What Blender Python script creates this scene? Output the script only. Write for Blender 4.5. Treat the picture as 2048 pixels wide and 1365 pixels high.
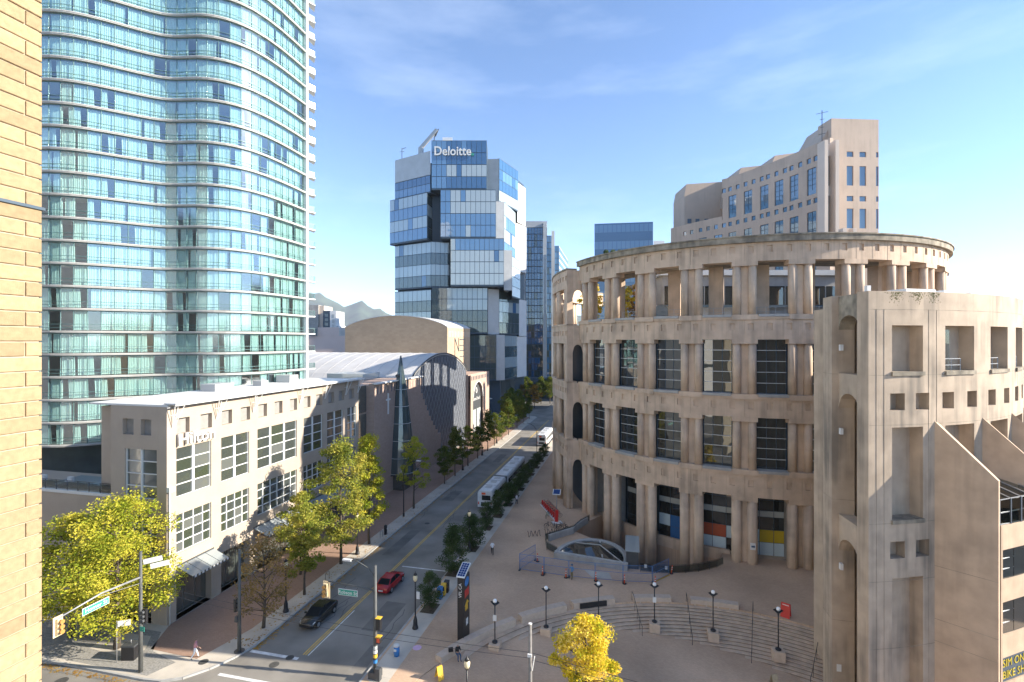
import bpy, math, random
from math import radians as rad, sin, cos, pi, hypot, atan2, sqrt
from mathutils import Vector, Matrix
from mathutils.geometry import delaunay_2d_cdt

for o in list(bpy.data.objects): bpy.data.objects.remove(o)
S = bpy.context.scene
COL = S.collection
random.seed(7)

# ------------------------------------------------------------------ camera
cam_d = bpy.data.cameras.new('Camera'); cam = bpy.data.objects.new('Camera', cam_d); COL.objects.link(cam)
cam_d.sensor_width = 36; cam_d.lens = 17.578; cam_d.clip_start = 0.1; cam_d.clip_end = 40000
cam.location = (0, 0, 28); cam.rotation_euler = (rad(90), 0, rad(13.4)); S.camera = cam

# ------------------------------------------------------------------ sky, sun, exposure
SUN_EL = rad(23.5); SUN_AZ = rad(84.0)          # azimuth measured from +Y towards +X
W = bpy.data.worlds.new('World'); S.world = W; W.use_nodes = True
nt = W.node_tree; nt.nodes.clear()
out = nt.nodes.new('ShaderNodeOutputWorld'); bg = nt.nodes.new('ShaderNodeBackground')
sky = nt.nodes.new('ShaderNodeTexSky'); sky.sky_type = 'NISHITA'; sky.sun_disc = False
sky.sun_elevation = SUN_EL; sky.sun_rotation = SUN_AZ; sky.air_density = 0.9; sky.dust_density = 0.0; sky.ozone_density = 3.2; sky.altitude = 1500
tc = nt.nodes.new('ShaderNodeTexCoord'); mp = nt.nodes.new('ShaderNodeMapping'); mp.inputs['Scale'].default_value = (1.3, 1.3, 5.5)
nz = nt.nodes.new('ShaderNodeTexNoise'); nz.inputs['Scale'].default_value = 1.7; nz.inputs['Detail'].default_value = 7; nz.inputs['Roughness'].default_value = 0.6
rp = nt.nodes.new('ShaderNodeValToRGB'); rp.color_ramp.elements[0].position = .52; rp.color_ramp.elements[1].position = .85
rp.color_ramp.elements[1].color = (.17, .17, .17, 1)
mx = nt.nodes.new('ShaderNodeMix'); mx.data_type = 'RGBA'; mx.inputs['B'].default_value = (6.0, 6.6, 7.4, 1)
nt.links.new(tc.outputs['Generated'], mp.inputs[0]); nt.links.new(mp.outputs[0], nz.inputs['Vector']); nt.links.new(nz.outputs['Fac'], rp.inputs[0])
nt.links.new(rp.outputs[0], mx.inputs['Factor']); nt.links.new(sky.outputs[0], mx.inputs['A']); nt.links.new(mx.outputs['Result'], bg.inputs[0])
bg.inputs[1].default_value = 0.072
nt.links.new(bg.outputs[0], out.inputs[0])
sl = bpy.data.lights.new('sun', 'SUN'); sl.energy = 2.75; sl.angle = rad(0.53); sl.color = (1, .9, .76)
so = bpy.data.objects.new('sun', sl); COL.objects.link(so); so.location = (60, 10, 120)
sd = Vector((sin(SUN_AZ)*cos(SUN_EL), cos(SUN_AZ)*cos(SUN_EL), sin(SUN_EL)))
so.rotation_euler = sd.to_track_quat('Z', 'Y').to_euler()
S.view_settings.view_transform = 'Standard'; S.view_settings.look = 'None'
S.view_settings.gamma = 1; S.view_settings.use_curve_mapping = False
S.view_settings.exposure = 2.3
try:
    S.cycles.max_bounces = 8; S.cycles.transparent_max_bounces = 12; S.cycles.caustics_reflective = True; S.cycles.blur_glossy = 0.3; S.cycles.sample_clamp_indirect = 25.0; S.cycles.caustics_refractive = False
except Exception: pass

# ------------------------------------------------------------------ materials
def nodes_of(name):
    m = bpy.data.materials.new(name); m.use_nodes = True
    return m, m.node_tree, m.node_tree.nodes['Principled BSDF']
def mat(name, col, rough=.8, var=.15, scale=1.0, metal=0., spec=.4, bump=0., streak=0., streakcol=(.09,.085,.075), rnd=0., emit=0., vscale=(1,1,1), detail=5):
    m, t, b = nodes_of(name); L = t.links.new; N = t.nodes.new
    b.inputs['Roughness'].default_value = rough; b.inputs['Metallic'].default_value = metal; b.inputs['Specular IOR Level'].default_value = spec
    geo = N('ShaderNodeNewGeometry'); mpp = N('ShaderNodeMapping'); mpp.inputs['Scale'].default_value = vscale; L(geo.outputs['Position'], mpp.inputs[0])
    n = N('ShaderNodeTexNoise'); n.inputs['Scale'].default_value = scale; n.inputs['Detail'].default_value = detail; L(mpp.outputs[0], n.inputs['Vector'])
    mr = N('ShaderNodeMapRange'); mr.inputs['From Min'].default_value = .3; mr.inputs['From Max'].default_value = .7
    mr.inputs['To Min'].default_value = 1-var; mr.inputs['To Max'].default_value = 1+var; L(n.outputs['Fac'], mr.inputs['Value'])
    hs = N('ShaderNodeHueSaturation'); hs.inputs['Color'].default_value = (*col, 1); L(mr.outputs[0], hs.inputs['Value'])
    last = hs.outputs[0]
    if rnd:
        oi = N('ShaderNodeObjectInfo'); m2 = N('ShaderNodeMapRange'); m2.inputs['To Min'].default_value = 1-rnd; m2.inputs['To Max'].default_value = 1+rnd
        L(oi.outputs['Random'], m2.inputs['Value']); h2 = N('ShaderNodeHueSaturation'); L(m2.outputs[0], h2.inputs['Value']); L(last, h2.inputs['Color']); last = h2.outputs[0]
    if streak:
        mp2 = N('ShaderNodeMapping'); mp2.inputs['Scale'].default_value = (1.3, 1.3, .07); L(geo.outputs['Position'], mp2.inputs[0])
        n2 = N('ShaderNodeTexNoise'); n2.inputs['Scale'].default_value = 1.1; n2.inputs['Detail'].default_value = 6; L(mp2.outputs[0], n2.inputs['Vector'])
        n3 = N('ShaderNodeTexNoise'); n3.inputs['Scale'].default_value = .22; n3.inputs['Detail'].default_value = 3; L(geo.outputs['Position'], n3.inputs['Vector'])
        mu = N('ShaderNodeMath'); mu.operation = 'MULTIPLY'; L(n2.outputs['Fac'], mu.inputs[0]); L(n3.outputs['Fac'], mu.inputs[1])
        m3 = N('ShaderNodeMapRange'); m3.inputs['From Min'].default_value = .24; m3.inputs['From Max'].default_value = .42; m3.inputs['To Max'].default_value = streak; L(mu.outputs[0], m3.inputs['Value'])
        x = N('ShaderNodeMix'); x.data_type = 'RGBA'; L(m3.outputs[0], x.inputs['Factor']); L(last, x.inputs['A']); x.inputs['B'].default_value = (*streakcol, 1); last = x.outputs['Result']
    L(last, b.inputs['Base Color'])
    if bump:
        bp = N('ShaderNodeBump'); bp.inputs['Strength'].default_value = bump; bp.inputs['Distance'].default_value = .02
        nb = N('ShaderNodeTexNoise'); nb.inputs['Scale'].default_value = scale*9; nb.inputs['Detail'].default_value = 4; L(geo.outputs['Position'], nb.inputs['Vector'])
        L(nb.outputs['Fac'], bp.inputs['Height']); L(bp.outputs[0], b.inputs['Normal'])
    if emit:
        L(last, b.inputs['Emission Color']); b.inputs['Emission Strength'].default_value = emit
    return m
def glass(name, tint, refl=.35, trans=True, rough=.02):
    m = bpy.data.materials.new(name); m.use_nodes = True; t = m.node_tree; t.nodes.clear(); N = t.nodes.new; L = t.links.new
    o = N('ShaderNodeOutputMaterial'); g = N('ShaderNodeBsdfGlossy'); g.inputs['Roughness'].default_value = rough; g.inputs['Color'].default_value = (.9,.95,.97,1)
    a = N('ShaderNodeBsdfTransparent') if trans else N('ShaderNodeBsdfDiffuse'); a.inputs['Color'].default_value = (*tint, 1)
    lw = N('ShaderNodeLayerWeight'); lw.inputs['Blend'].default_value = refl
    geo = N('ShaderNodeNewGeometry'); n = N('ShaderNodeTexNoise'); n.inputs['Scale'].default_value = .35; L(geo.outputs['Position'], n.inputs['Vector'])
    bp = N('ShaderNodeBump'); bp.inputs['Strength'].default_value = .25; bp.inputs['Distance'].default_value = .05; L(n.outputs['Fac'], bp.inputs['Height']); L(bp.outputs[0], g.inputs['Normal'])
    inv = N('ShaderNodeMath'); inv.operation = 'SUBTRACT'; inv.inputs[0].default_value = 1; L(geo.outputs['Backfacing'], inv.inputs[1]); fm = N('ShaderNodeMath'); fm.operation = 'MULTIPLY'; L(lw.outputs['Fresnel'], fm.inputs[0]); L(inv.outputs[0], fm.inputs[1])
    s = N('ShaderNodeMixShader'); L(fm.outputs[0], s.inputs[0]); L(a.outputs[0], s.inputs[1]); L(g.outputs[0], s.inputs[2]); L(s.outputs[0], o.inputs[0])
    return m
def brickmat(name, c1, c2, mortar, bw=.22, bh=.11, msize=.012, axis='XY', rough=.85, rotate=0., var=.1, nscale=.15):
    m, t, b = nodes_of(name); L = t.links.new; N = t.nodes.new
    geo = N('ShaderNodeNewGeometry'); mpp = N('ShaderNodeMapping'); L(geo.outputs['Position'], mpp.inputs[0]); mpp.inputs['Rotation'].default_value = (0,0,rotate)
    vec = mpp.outputs[0]
    if axis != 'XY':
        sp = N('ShaderNodeSeparateXYZ'); cb = N('ShaderNodeCombineXYZ'); L(vec, sp.inputs[0])
        if axis == 'XYZ':
            ad = N('ShaderNodeMath'); ad.operation = 'ADD'; L(sp.outputs[0], ad.inputs[0]); L(sp.outputs[1], ad.inputs[1]); L(ad.outputs[0], cb.inputs[0])
        L(sp.outputs[2], cb.inputs[1]); vec = cb.outputs[0]
    br = N('ShaderNodeTexBrick'); br.inputs['Scale'].default_value = 1; br.inputs['Brick Width'].default_value = bw; br.inputs['Row Height'].default_value = bh; br.inputs['Mortar Size'].default_value = msize
    br.inputs['Color1'].default_value = (*c1,1); br.inputs['Color2'].default_value = (*c2,1); br.inputs['Mortar'].default_value = (*mortar,1); L(vec, br.inputs['Vector'])
    n = N('ShaderNodeTexNoise'); n.inputs['Scale'].default_value = nscale; n.inputs['Detail'].default_value = 8; L(geo.outputs['Position'], n.inputs['Vector'])
    mr = N('ShaderNodeMapRange'); mr.inputs['From Min'].default_value = .3; mr.inputs['From Max'].default_value = .7; mr.inputs['To Min'].default_value = 1-var; mr.inputs['To Max'].default_value = 1+var; L(n.outputs['Fac'], mr.inputs['Value'])
    hs = N('ShaderNodeHueSaturation'); L(br.outputs['Color'], hs.inputs['Color']); L(mr.outputs[0], hs.inputs['Value']); L(hs.outputs[0], b.inputs['Base Color'])
    b.inputs['Roughness'].default_value = rough; b.inputs['Specular IOR Level'].default_value = .25
    return m
def leafmat(name, c1, c2, c3):
    m = bpy.data.materials.new(name); m.use_nodes = True; t = m.node_tree; t.nodes.clear(); N = t.nodes.new; L = t.links.new
    o = N('ShaderNodeOutputMaterial'); d = N('ShaderNodeBsdfDiffuse'); tr = N('ShaderNodeBsdfTranslucent'); s = N('ShaderNodeMixShader'); s.inputs[0].default_value = .35
    geo = N('ShaderNodeNewGeometry'); n = N('ShaderNodeTexNoise'); n.inputs['Scale'].default_value = .55; n.inputs['Detail'].default_value = 2; L(geo.outputs['Position'], n.inputs['Vector'])
    n2 = N('ShaderNodeTexNoise'); n2.inputs['Scale'].default_value = 6; L(geo.outputs['Position'], n2.inputs['Vector'])
    ad = N('ShaderNodeMath'); ad.operation = 'MULTIPLY_ADD'; ad.inputs[1].default_value = .45; L(n2.outputs['Fac'], ad.inputs[0])
    mu = N('ShaderNodeMath'); mu.operation = 'MULTIPLY'; mu.inputs[1].default_value = .6; L(n.outputs['Fac'], mu.inputs[0]); L(mu.outputs[0], ad.inputs[2])
    r = N('ShaderNodeValToRGB'); e = r.color_ramp.elements; e[0].position = .38; e[0].color = (*c1,1); e[1].position = .66; e[1].color = (*c3,1)
    k = e.new(.52); k.color = (*c2,1); L(ad.outputs[0], r.inputs[0]); L(r.outputs[0], d.inputs[0]); L(r.outputs[0], tr.inputs[0])
    L(d.outputs[0], s.inputs[1]); L(tr.outputs[0], s.inputs[2]); L(s.outputs[0], o.inputs[0])
    return m

M = {}
M['stone'] = mat('library precast stone', (.56,.425,.31), .85, .13, .7, bump=.15, streak=.42)
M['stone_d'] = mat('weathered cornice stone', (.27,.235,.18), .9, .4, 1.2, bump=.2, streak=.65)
M['conc'] = mat('tan precast concrete', (.43,.345,.26), .85, .16, .6, bump=.15, streak=.62)
M['concfin'] = mat('pinkish precast concrete', (.49,.365,.255), .85, .13, .8, bump=.12, streak=.25)
M['greyconc'] = mat('grey concrete', (.36,.35,.33), .85, .14, .8, bump=.1, streak=.2)
M['bench'] = mat('granite bench', (.52,.415,.325), .8, .08, 3, bump=.1)
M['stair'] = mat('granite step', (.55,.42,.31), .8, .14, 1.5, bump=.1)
M['riser'] = mat('granite riser with painted shade', (.27,.215,.17), .85, .18, 1.5)  # colour darkened to imitate the shade on the step risers
M['asphalt'] = mat('asphalt', (.225,.21,.183), .85, .28, .22, bump=.3, detail=9)
M['kerb'] = mat('kerb concrete', (.36,.36,.345), .85, .15, 1.3)
M['walk'] = mat('sidewalk concrete', (.50,.455,.385), .85, .14, .5, detail=8)
M['aggr'] = mat('exposed aggregate paving', (.27,.26,.235), .9, .3, 6)
M['plaza'] = brickmat('plaza brick pavers', (.57,.40,.27), (.50,.345,.235), (.46,.33,.23), .24, .12, .012, var=.2, nscale=.12)
M['redpave'] = brickmat('red brick paving', (.38,.25,.185), (.33,.21,.155), (.29,.21,.16), .24, .12, .012, var=.14)
M['hill'] = mat('forested hill', (.05,.075,.045), .95, .5, .004)
M['ground'] = mat('city ground', (.16,.155,.145), .9, .2, .05)
M['yellowline'] = mat('yellow road paint', (.62,.40,.08), .7, .18, 2)
M['whiteline'] = mat('white road paint', (.68,.68,.66), .7, .2, 2)
M['black'] = mat('black painted metal', (.018,.018,.02), .4, .1, 3, spec=.5)
M['darkgrey'] = mat('dark grey metal', (.06,.065,.07), .45, .1, 3)
M['midgrey'] = mat('galvanised steel', (.33,.34,.35), .45, .1, 3, metal=.3)
M['white'] = mat('white paint', (.66,.66,.64), .55, .04, 2)
M['slabwhite'] = mat('white painted slab edge', (.44,.44,.42), .6, .06, .6, streak=.1)
M['offwhite'] = mat('cream stucco', (.70,.655,.60), .8, .05, .5, streak=.08)
M['hiltonstone'] = mat('pale pink stone cladding', (.40,.335,.27), .75, .06, .5, bump=.05, streak=.06)
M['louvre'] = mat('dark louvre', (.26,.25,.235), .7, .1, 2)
M['teal'] = glass('teal hotel glass', (.84,.94,.93), .72, True, .10)
M['tealrail'] = mat('teal grey aluminium frame', (.11,.20,.20), .4, .05, 1, metal=.2)
M['curtain'] = mat('pale hotel curtain', (.66,.74,.72), .9, .05, 3)
M['room'] = mat('hotel room interior', (.12,.15,.15), .9, .2, .4)
M['clear'] = glass('clear window glass', (.42,.47,.47), .45)
M['darkglass'] = glass('dark library glass', (.025,.028,.028), .52, False)
M['hglass'] = glass('hotel podium glass', (.055,.065,.06), .64, False, .07)
M['b1'] = glass('sky blue office glass', (.10,.21,.36), .52, False)
M['b2'] = glass('pale blind office glass', (.36,.42,.43), .52, False, .06)
M['b3'] = glass('deep blue office glass', (.045,.12,.24), .50, False)
M['b4'] = glass('dark green office glass', (.06,.085,.085), .5, False, .04)
M['b5'] = glass('white fritted glass', (.74,.77,.77), .3, False, .1)
M['bluetower'] = glass('blue tower glass', (.05,.14,.27), .5, False)
M['mull'] = mat('dark mullion', (.05,.08,.11), .45, .05, 1)
M['lightmull'] = mat('light aluminium mullion', (.55,.57,.57), .4, .05, 1, metal=.2)
M['panel'] = mat('grey metal cladding', (.45,.46,.46), .5, .07, .4, metal=.2)
M['wpanel'] = mat('white metal cladding', (.70,.70,.69), .5, .05, .4)
M['sandbrick'] = brickmat('buff theatre brick', (.46,.345,.235), (.41,.30,.205), (.40,.31,.23), 1.2, .6, .02, axis='XYZ', var=.08)
M['churchbrick'] = brickmat('mauve church brick', (.40,.30,.245), (.36,.265,.215), (.36,.285,.24), .6, .3, .015, axis='XYZ', var=.06)
M['roofmetal'] = mat('pale standing seam roof', (.52,.51,.49), .6, .07, .3)
M['slate'] = mat('dark diamond shingle', (.075,.085,.105), .5, .2, 1.5)
M['slateline'] = mat('grey shingle seam', (.25,.27,.30), .5, .1, 1)
M['wallbrick'] = mat('cream brick', (.36,.265,.15), .85, .12, 28, bump=.5, rnd=.16)
M['mortar'] = mat('mortar', (.43,.36,.26), .95, .15, 12)
M['red'] = mat('red enamel', (.55,.03,.025), .35, .05, 2)
M['carred'] = mat('red car paint', (.33,.012,.018), .25, .03, 2, spec=.7)
M['carblack'] = mat('black car paint', (.014,.017,.017), .2, .03, 2, spec=.8)
M['carglass'] = glass('car glass', (.015,.018,.02), .45, False)
M['tyre'] = mat('tyre rubber', (.012,.012,.012), .9, .1, 5)
M['rim'] = mat('alloy rim', (.5,.5,.5), .35, .05, 3, metal=.8)
M['buswhite'] = mat('bus white', (.62,.64,.65), .45, .12, .9, streak=.15)
M['yellow'] = mat('yellow enamel', (.72,.44,.04), .5, .06, 2)
M['blue'] = mat('blue enamel', (.04,.20,.50), .45, .06, 2)
M['fenceblue'] = mat('blue fence steel', (.07,.17,.37), .5, .06, 2)
M['orange'] = mat('orange plastic', (.72,.11,.03), .5, .06, 2)
M['signgreen'] = mat('green street sign', (.04,.28,.21), .5, .05, 2)
M['signaly'] = mat('pale yellow signal board', (.75,.60,.36), .5, .06, 2)
M['globe'] = mat('frosted lamp globe', (.85,.85,.82), .25, .02, 2)
M['globey'] = mat('cream lamp globe', (.72,.62,.40), .3, .03, 2)
M['solar'] = glass('solar cell', (.02,.05,.16), .3, False)
M['bark'] = mat('bark', (.10,.08,.06), .95, .25, 5, bump=.4)
M['pole'] = mat('weathered pole', (.085,.09,.088), .6, .2, 2)
M['skin'] = mat('skin', (.45,.27,.19), .6, .05, 4)
M['hair'] = mat('dark hair', (.02,.015,.012), .6, .1, 8)
M['denim'] = mat('denim', (.06,.10,.17), .9, .1, 8)
M['darkcloth'] = mat('dark cloth', (.02,.02,.022), .9, .1, 8)
M['whitecloth'] = mat('white cloth', (.75,.75,.76), .9, .05, 8)
M['bluecloth'] = mat('blue cloth', (.12,.24,.42), .9, .1, 8)
M['pinkcloth'] = mat('pink cloth', (.50,.25,.27), .9, .1, 8)
M['olive'] = mat('olive cloth', (.16,.14,.08), .9, .1, 8)
M['soil'] = mat('planting soil', (.09,.075,.05), .95, .3, 3)
M['greypole'] = mat('grey timber pole', (.20,.19,.175), .85, .2, 3)
M['tanstone'] = mat('office tower stone', (.48,.38,.30), .85, .07, .12, streak=.15)
M['tanpale'] = mat('pale office tower stone', (.62,.52,.43), .8, .05, .2)
M['towerglass'] = glass('office tower glass', (.06,.11,.17), .55, False)
M['pinkstucco'] = mat('pink stucco', (.62,.50,.45), .85, .05, .2)
M['leafY'] = leafmat('yellow green maple leaves', (.13,.21,.02), (.40,.41,.045), (.64,.54,.08))
M['leafGold'] = leafmat('golden leaves', (.24,.32,.03), (.80,.62,.05), (.88,.72,.22))
M['leafG'] = leafmat('green leaves turning', (.06,.10,.025), (.12,.16,.035), (.26,.24,.05))
M['leafGY'] = leafmat('light green leaves', (.13,.18,.035), (.28,.30,.05), (.50,.42,.09))
M['leafD'] = leafmat('dark evergreen leaves', (.04,.07,.025), (.075,.115,.045), (.13,.165,.065))
M['leafO'] = leafmat('orange autumn leaves', (.22,.15,.03), (.42,.23,.05), (.60,.40,.14))
M['leafBrown'] = leafmat('sparse brown leaves', (.13,.12,.05), (.28,.19,.07), (.45,.30,.12))
M['litter'] = leafmat('fallen leaves', (.30,.17,.05), (.42,.24,.07), (.5,.36,.12))
M['moss'] = mat('moss', (.12,.13,.03), .95, .4, 9)
M['purple'] = mat('chalk pink', (.62,.42,.58), .9, .15, 9)
M['cover'] = mat('cast iron cover', (.07,.068,.062), .7, .25, 9)
M['timber'] = mat('timber board', (.42,.34,.22), .85, .15, 4)

# ------------------------------------------------------------------ mesh helpers
class MB:
    def __init__(s): s.v = []; s.f = []; s.m = []; s.sm = []
    def add(s, vs, fs, mi=0, smooth=False):
        o = len(s.v); s.v += [tuple(p) for p in vs]
        for f in fs: s.f.append([i+o for i in f]); s.m.append(mi); s.sm.append(smooth)
        return s
    def quad(s, a, b, c, d, mi=0): return s.add([a,b,c,d], [(0,1,2,3)], mi)
    def box(s, x0,y0,z0,x1,y1,z1, mi=0):
        if x0>x1: x0,x1=x1,x0
        if y0>y1: y0,y1=y1,y0
        if z0>z1: z0,z1=z1,z0
        return s.add([(x0,y0,z0),(x1,y0,z0),(x1,y1,z0),(x0,y1,z0),(x0,y0,z1),(x1,y0,z1),(x1,y1,z1),(x0,y1,z1)],
              [(0,3,2,1),(4,5,6,7),(0,1,5,4),(1,2,6,5),(2,3,7,6),(3,0,4,7)], mi)
    def hexa(s, P, mi=0):   # 8 points bottom 4 ccw, top 4
        return s.add(P, [(0,3,2,1),(4,5,6,7),(0,1,5,4),(1,2,6,5),(2,3,7,6),(3,0,4,7)], mi)
    def obox(s, c, ang, sx, sy, z0, z1, mi=0):
        ux = Vector((cos(ang), sin(ang), 0)); uy = Vector((-sin(ang), cos(ang), 0)); c = Vector((c[0], c[1], 0)); P = []
        for z in (z0, z1):
            for a, b in ((-1,-1),(1,-1),(1,1),(-1,1)): P.append(c+ux*a*sx/2+uy*b*sy/2+Vector((0,0,z)))
        return s.hexa(P, mi)
    def bar(s, a, b, w, h=None, mi=0, up=(0,0,1)):
        a = Vector(a); b = Vector(b); d = (b-a); h = h or w
        if d.length < 1e-6: return s
        d.normalize(); u = Vector(up)
        if abs(d.dot(u)) > .98: u = Vector((1,0,0))
        r = d.cross(u).normalized(); u = r.cross(d); P = []
        for p in (a, b):
            for i, j in ((-1,-1),(1,-1),(1,1),(-1,1)): P.append(p+r*i*w/2+u*j*h/2)
        return s.add(P, [(0,1,2,3),(7,6,5,4),(1,0,4,5),(2,1,5,6),(3,2,6,7),(0,3,7,4)], mi)
    def tube(s, pts, rs, n=8, mi=0, cap=True, smooth=True):
        pts = [Vector(p) for p in pts]
        if not hasattr(rs, '__len__'): rs = [rs]*len(pts)
        o = len(s.v)
        for i, p in enumerate(pts):
            d = (pts[min(i+1, len(pts)-1)]-pts[max(i-1, 0)])
            if d.length < 1e-9: d = Vector((0,0,1))
            d.normalize(); u = Vector((0,0,1)) if abs(d.z) < .9 else Vector((1,0,0))
            r = d.cross(u).normalized(); u = r.cross(d)
            for k in range(n): a = 2*pi*k/n; s.v.append(tuple(p+(r*cos(a)+u*sin(a))*rs[i]))
        for i in range(len(pts)-1):
            for k in range(n):
                a = o+i*n+k; b = o+i*n+(k+1) % n; s.f.append([a,b,b+n,a+n]); s.m.append(mi); s.sm.append(smooth)
        if cap:
            s.f.append([o+k for k in range(n)][::-1]); s.m.append(mi); s.sm.append(False)
            e = o+(len(pts)-1)*n; s.f.append([e+k for k in range(n)]); s.m.append(mi); s.sm.append(False)
        return s
    def lathe(s, c, prof, n=16, mi=0, smooth=True):   # prof [(r,z)], bottom to top
        o = len(s.v)
        for r, z in prof:
            for k in range(n): a = 2*pi*k/n; s.v.append((c[0]+r*cos(a), c[1]+r*sin(a), c[2]+z))
        for i in range(len(prof)-1):
            for k in range(n):
                a = o+i*n+k; b = o+i*n+(k+1) % n; s.f.append([a,b,b+n,a+n]); s.m.append(mi); s.sm.append(smooth)
        s.f.append([o+k for k in range(n)][::-1]); s.m.append(mi); s.sm.append(False)
        e = o+(len(prof)-1)*n; s.f.append([e+k for k in range(n)]); s.m.append(mi); s.sm.append(False)
        return s
    def prism(s, poly, z0, z1, mi=0):    # xy polygon ccw
        n = len(poly); o = len(s.v)
        g0 = z0 if callable(z0) else (lambda x,y: z0); g1 = z1 if callable(z1) else (lambda x,y: z1)
        s.v += [(x,y,g0(x,y)) for x,y in poly]+[(x,y,g1(x,y)) for x,y in poly]
        s.f.append([o+i for i in range(n)][::-1]); s.f.append([o+n+i for i in range(n)])
        for i in range(n): j = (i+1) % n; s.f.append([o+i,o+j,o+n+j,o+n+i])
        s.m += [mi]*(n+2); s.sm += [False]*(n+2); return s
    def plate(s, pts, nrm, th, mi=0):     # planar polygon extruded by -nrm*th behind
        pts = [Vector(p) for p in pts]; nrm = Vector(nrm); n = len(pts)
        V = [p for p in pts]+[p-nrm*th for p in pts]
        F = [tuple(range(n)), tuple(range(2*n-1, n-1, -1))]+[(i, i+n, (i+1) % n+n, (i+1) % n) for i in range(n)]
        return s.add(V, F, mi)
    def mesh(s, name, mats):
        me = bpy.data.meshes.new(name); me.from_pydata(s.v, [], s.f)
        for m in (mats if isinstance(mats, (list, tuple)) else [mats]): me.materials.append(M[m] if isinstance(m, str) else m)
        me.polygons.foreach_set('material_index', s.m); me.polygons.foreach_set('use_smooth', s.sm); me.update()
        return me
    def build(s, name, mats, parent=None): return put(name, s.mesh(name, mats), parent)
INV = {}
def put(name, me, parent=None, mw=None):
    o = bpy.data.objects.new(name, me); COL.objects.link(o)
    if parent is not None:
        o.parent = parent
        if parent.name in INV: o.matrix_parent_inverse = INV[parent.name]
    if mw is not None: o.matrix_basis = mw
    return o
def tag(o, label, cat, group=None, kind=None):
    o['label'] = label; o['category'] = cat
    if group: o['group'] = group
    if kind: o['kind'] = kind
    return o
def thing(name, label, cat, loc=(0,0,0), group=None):
    o = bpy.data.objects.new(name, None); COL.objects.link(o); o.location = loc; o.empty_display_size = .3
    INV[o.name] = Matrix.Translation(-Vector(loc)); return tag(o, label, cat, group)
def struct(name, mb, mats):
    o = mb.build(name, mats); o['kind'] = 'structure'; return o
def stuff(o): o['kind'] = 'stuff'; return o
def copy_tree(root, loc, rz=0, label=None, sc=None):
    r = root.copy(); COL.objects.link(r); r.location = loc; r.rotation_euler = (0,0,rz)
    if sc: r.scale = (sc,sc,sc)
    if label: r['label'] = label
    for ch in list(root.children):
        c = ch.copy(); COL.objects.link(c); c.parent = r
        for g in list(ch.children):
            d = g.copy(); COL.objects.link(d); d.parent = c
    return r
def gridwall(mb, us, zs, depth, P, back=1.0, mi=0, rmi=None, closed=True):
    """wall of cells (us x zs); depth(i,j): 0 flush, d>0 recess, None = open right through. P(u,z,d) -> point, d measured inwards."""
    nu, nz_ = len(us)-1, len(zs)-1; rmi = mi if rmi is None else rmi
    D = [[depth(i,j) for j in range(nz_)] for i in range(nu)]
    def dd(i,j):
        if i < 0 or j < 0 or i >= nu or j >= nz_: return 0
        return back if D[i][j] is None else D[i][j]
    for i in range(nu):
        for j in range(nz_):
            u0,u1,z0,z1 = us[i],us[i+1],zs[j],zs[j+1]; d = D[i][j]
            if d is not None: mb.quad(P(u0,z0,d),P(u1,z0,d),P(u1,z1,d),P(u0,z1,d), rmi if d > 0 else mi)
            e = dd(i,j)
            for (ni,nj,a,b) in ((i-1,j,(u0,z0),(u0,z1)),(i+1,j,(u1,z1),(u1,z0)),(i,j-1,(u1,z0),(u0,z0)),(i,j+1,(u0,z1),(u1,z1))):
                n = dd(ni,nj)
                if e > n: mb.quad(P(*a,n),P(*b,n),P(*b,e),P(*a,e), mi)
            if closed and (d is None or d < back) and d is not None:
                mb.quad(P(u1,z0,back),P(u0,z0,back),P(u0,z1,back),P(u1,z1,back), mi)
    if closed:
        U0,U1,Z0,Z1 = us[0],us[-1],zs[0],zs[-1]
        for j in range(nz_):
            mb.quad(P(U0,zs[j],back),P(U0,zs[j],0),P(U0,zs[j+1],0),P(U0,zs[j+1],back), mi); mb.quad(P(U1,zs[j],0),P(U1,zs[j],back),P(U1,zs[j+1],back),P(U1,zs[j+1],0), mi)
        for i in range(nu):
            mb.quad(P(us[i],Z1,0),P(us[i+1],Z1,0),P(us[i+1],Z1,back),P(us[i],Z1,back), mi); mb.quad(P(us[i],Z0,back),P(us[i+1],Z0,back),P(us[i+1],Z0,0),P(us[i],Z0,0), mi)
    return mb
def inpoly(p, poly):
    x, y = p; c = False; n = len(poly)
    for i in range(n):
        x0,y0 = poly[i]; x1,y1 = poly[(i+1) % n]
        if (y0 > y) != (y1 > y) and x < (x1-x0)*(y-y0)/(y1-y0)+x0: c = not c
    return c
def sheet(mb, outer, holes=(), z=0, mi=0, skirt=0., holeskirt=0., steiner=()):
    zf = z if callable(z) else (lambda x,y: z)
    vs = []; es = []
    for poly in [outer]+list(holes):
        o = len(vs); n = len(poly); vs += [Vector((p[0],p[1])) for p in poly]; es += [(o+i, o+(i+1) % n) for i in range(n)]
    vs += [Vector(p) for p in steiner]
    r = delaunay_2d_cdt(vs, es, [], 0, 1e-5); V = r[0]; F = []
    for f in r[2]:
        c = (sum(V[i].x for i in f)/len(f), sum(V[i].y for i in f)/len(f))
        if inpoly(c, outer) and not any(inpoly(c, h) for h in holes):
            a = sum(V[f[i]].x*V[f[(i+1) % len(f)]].y-V[f[(i+1) % len(f)]].x*V[f[i]].y for i in range(len(f)))
            F.append(list(f) if a > 0 else list(f)[::-1])
    mb.add([(p.x,p.y,zf(p.x,p.y)) for p in V], F, mi)
    for poly, sk in [(outer, skirt)]+[(h, holeskirt) for h in holes]:
        if sk:
            for i in range(len(poly)):
                a = poly[i]; b = poly[(i+1) % len(poly)]
                mb.quad((a[0],a[1],zf(*a)),(a[0],a[1],zf(*a)-sk),(b[0],b[1],zf(*b)-sk),(b[0],b[1],zf(*b)), mi)
    return mb
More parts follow.
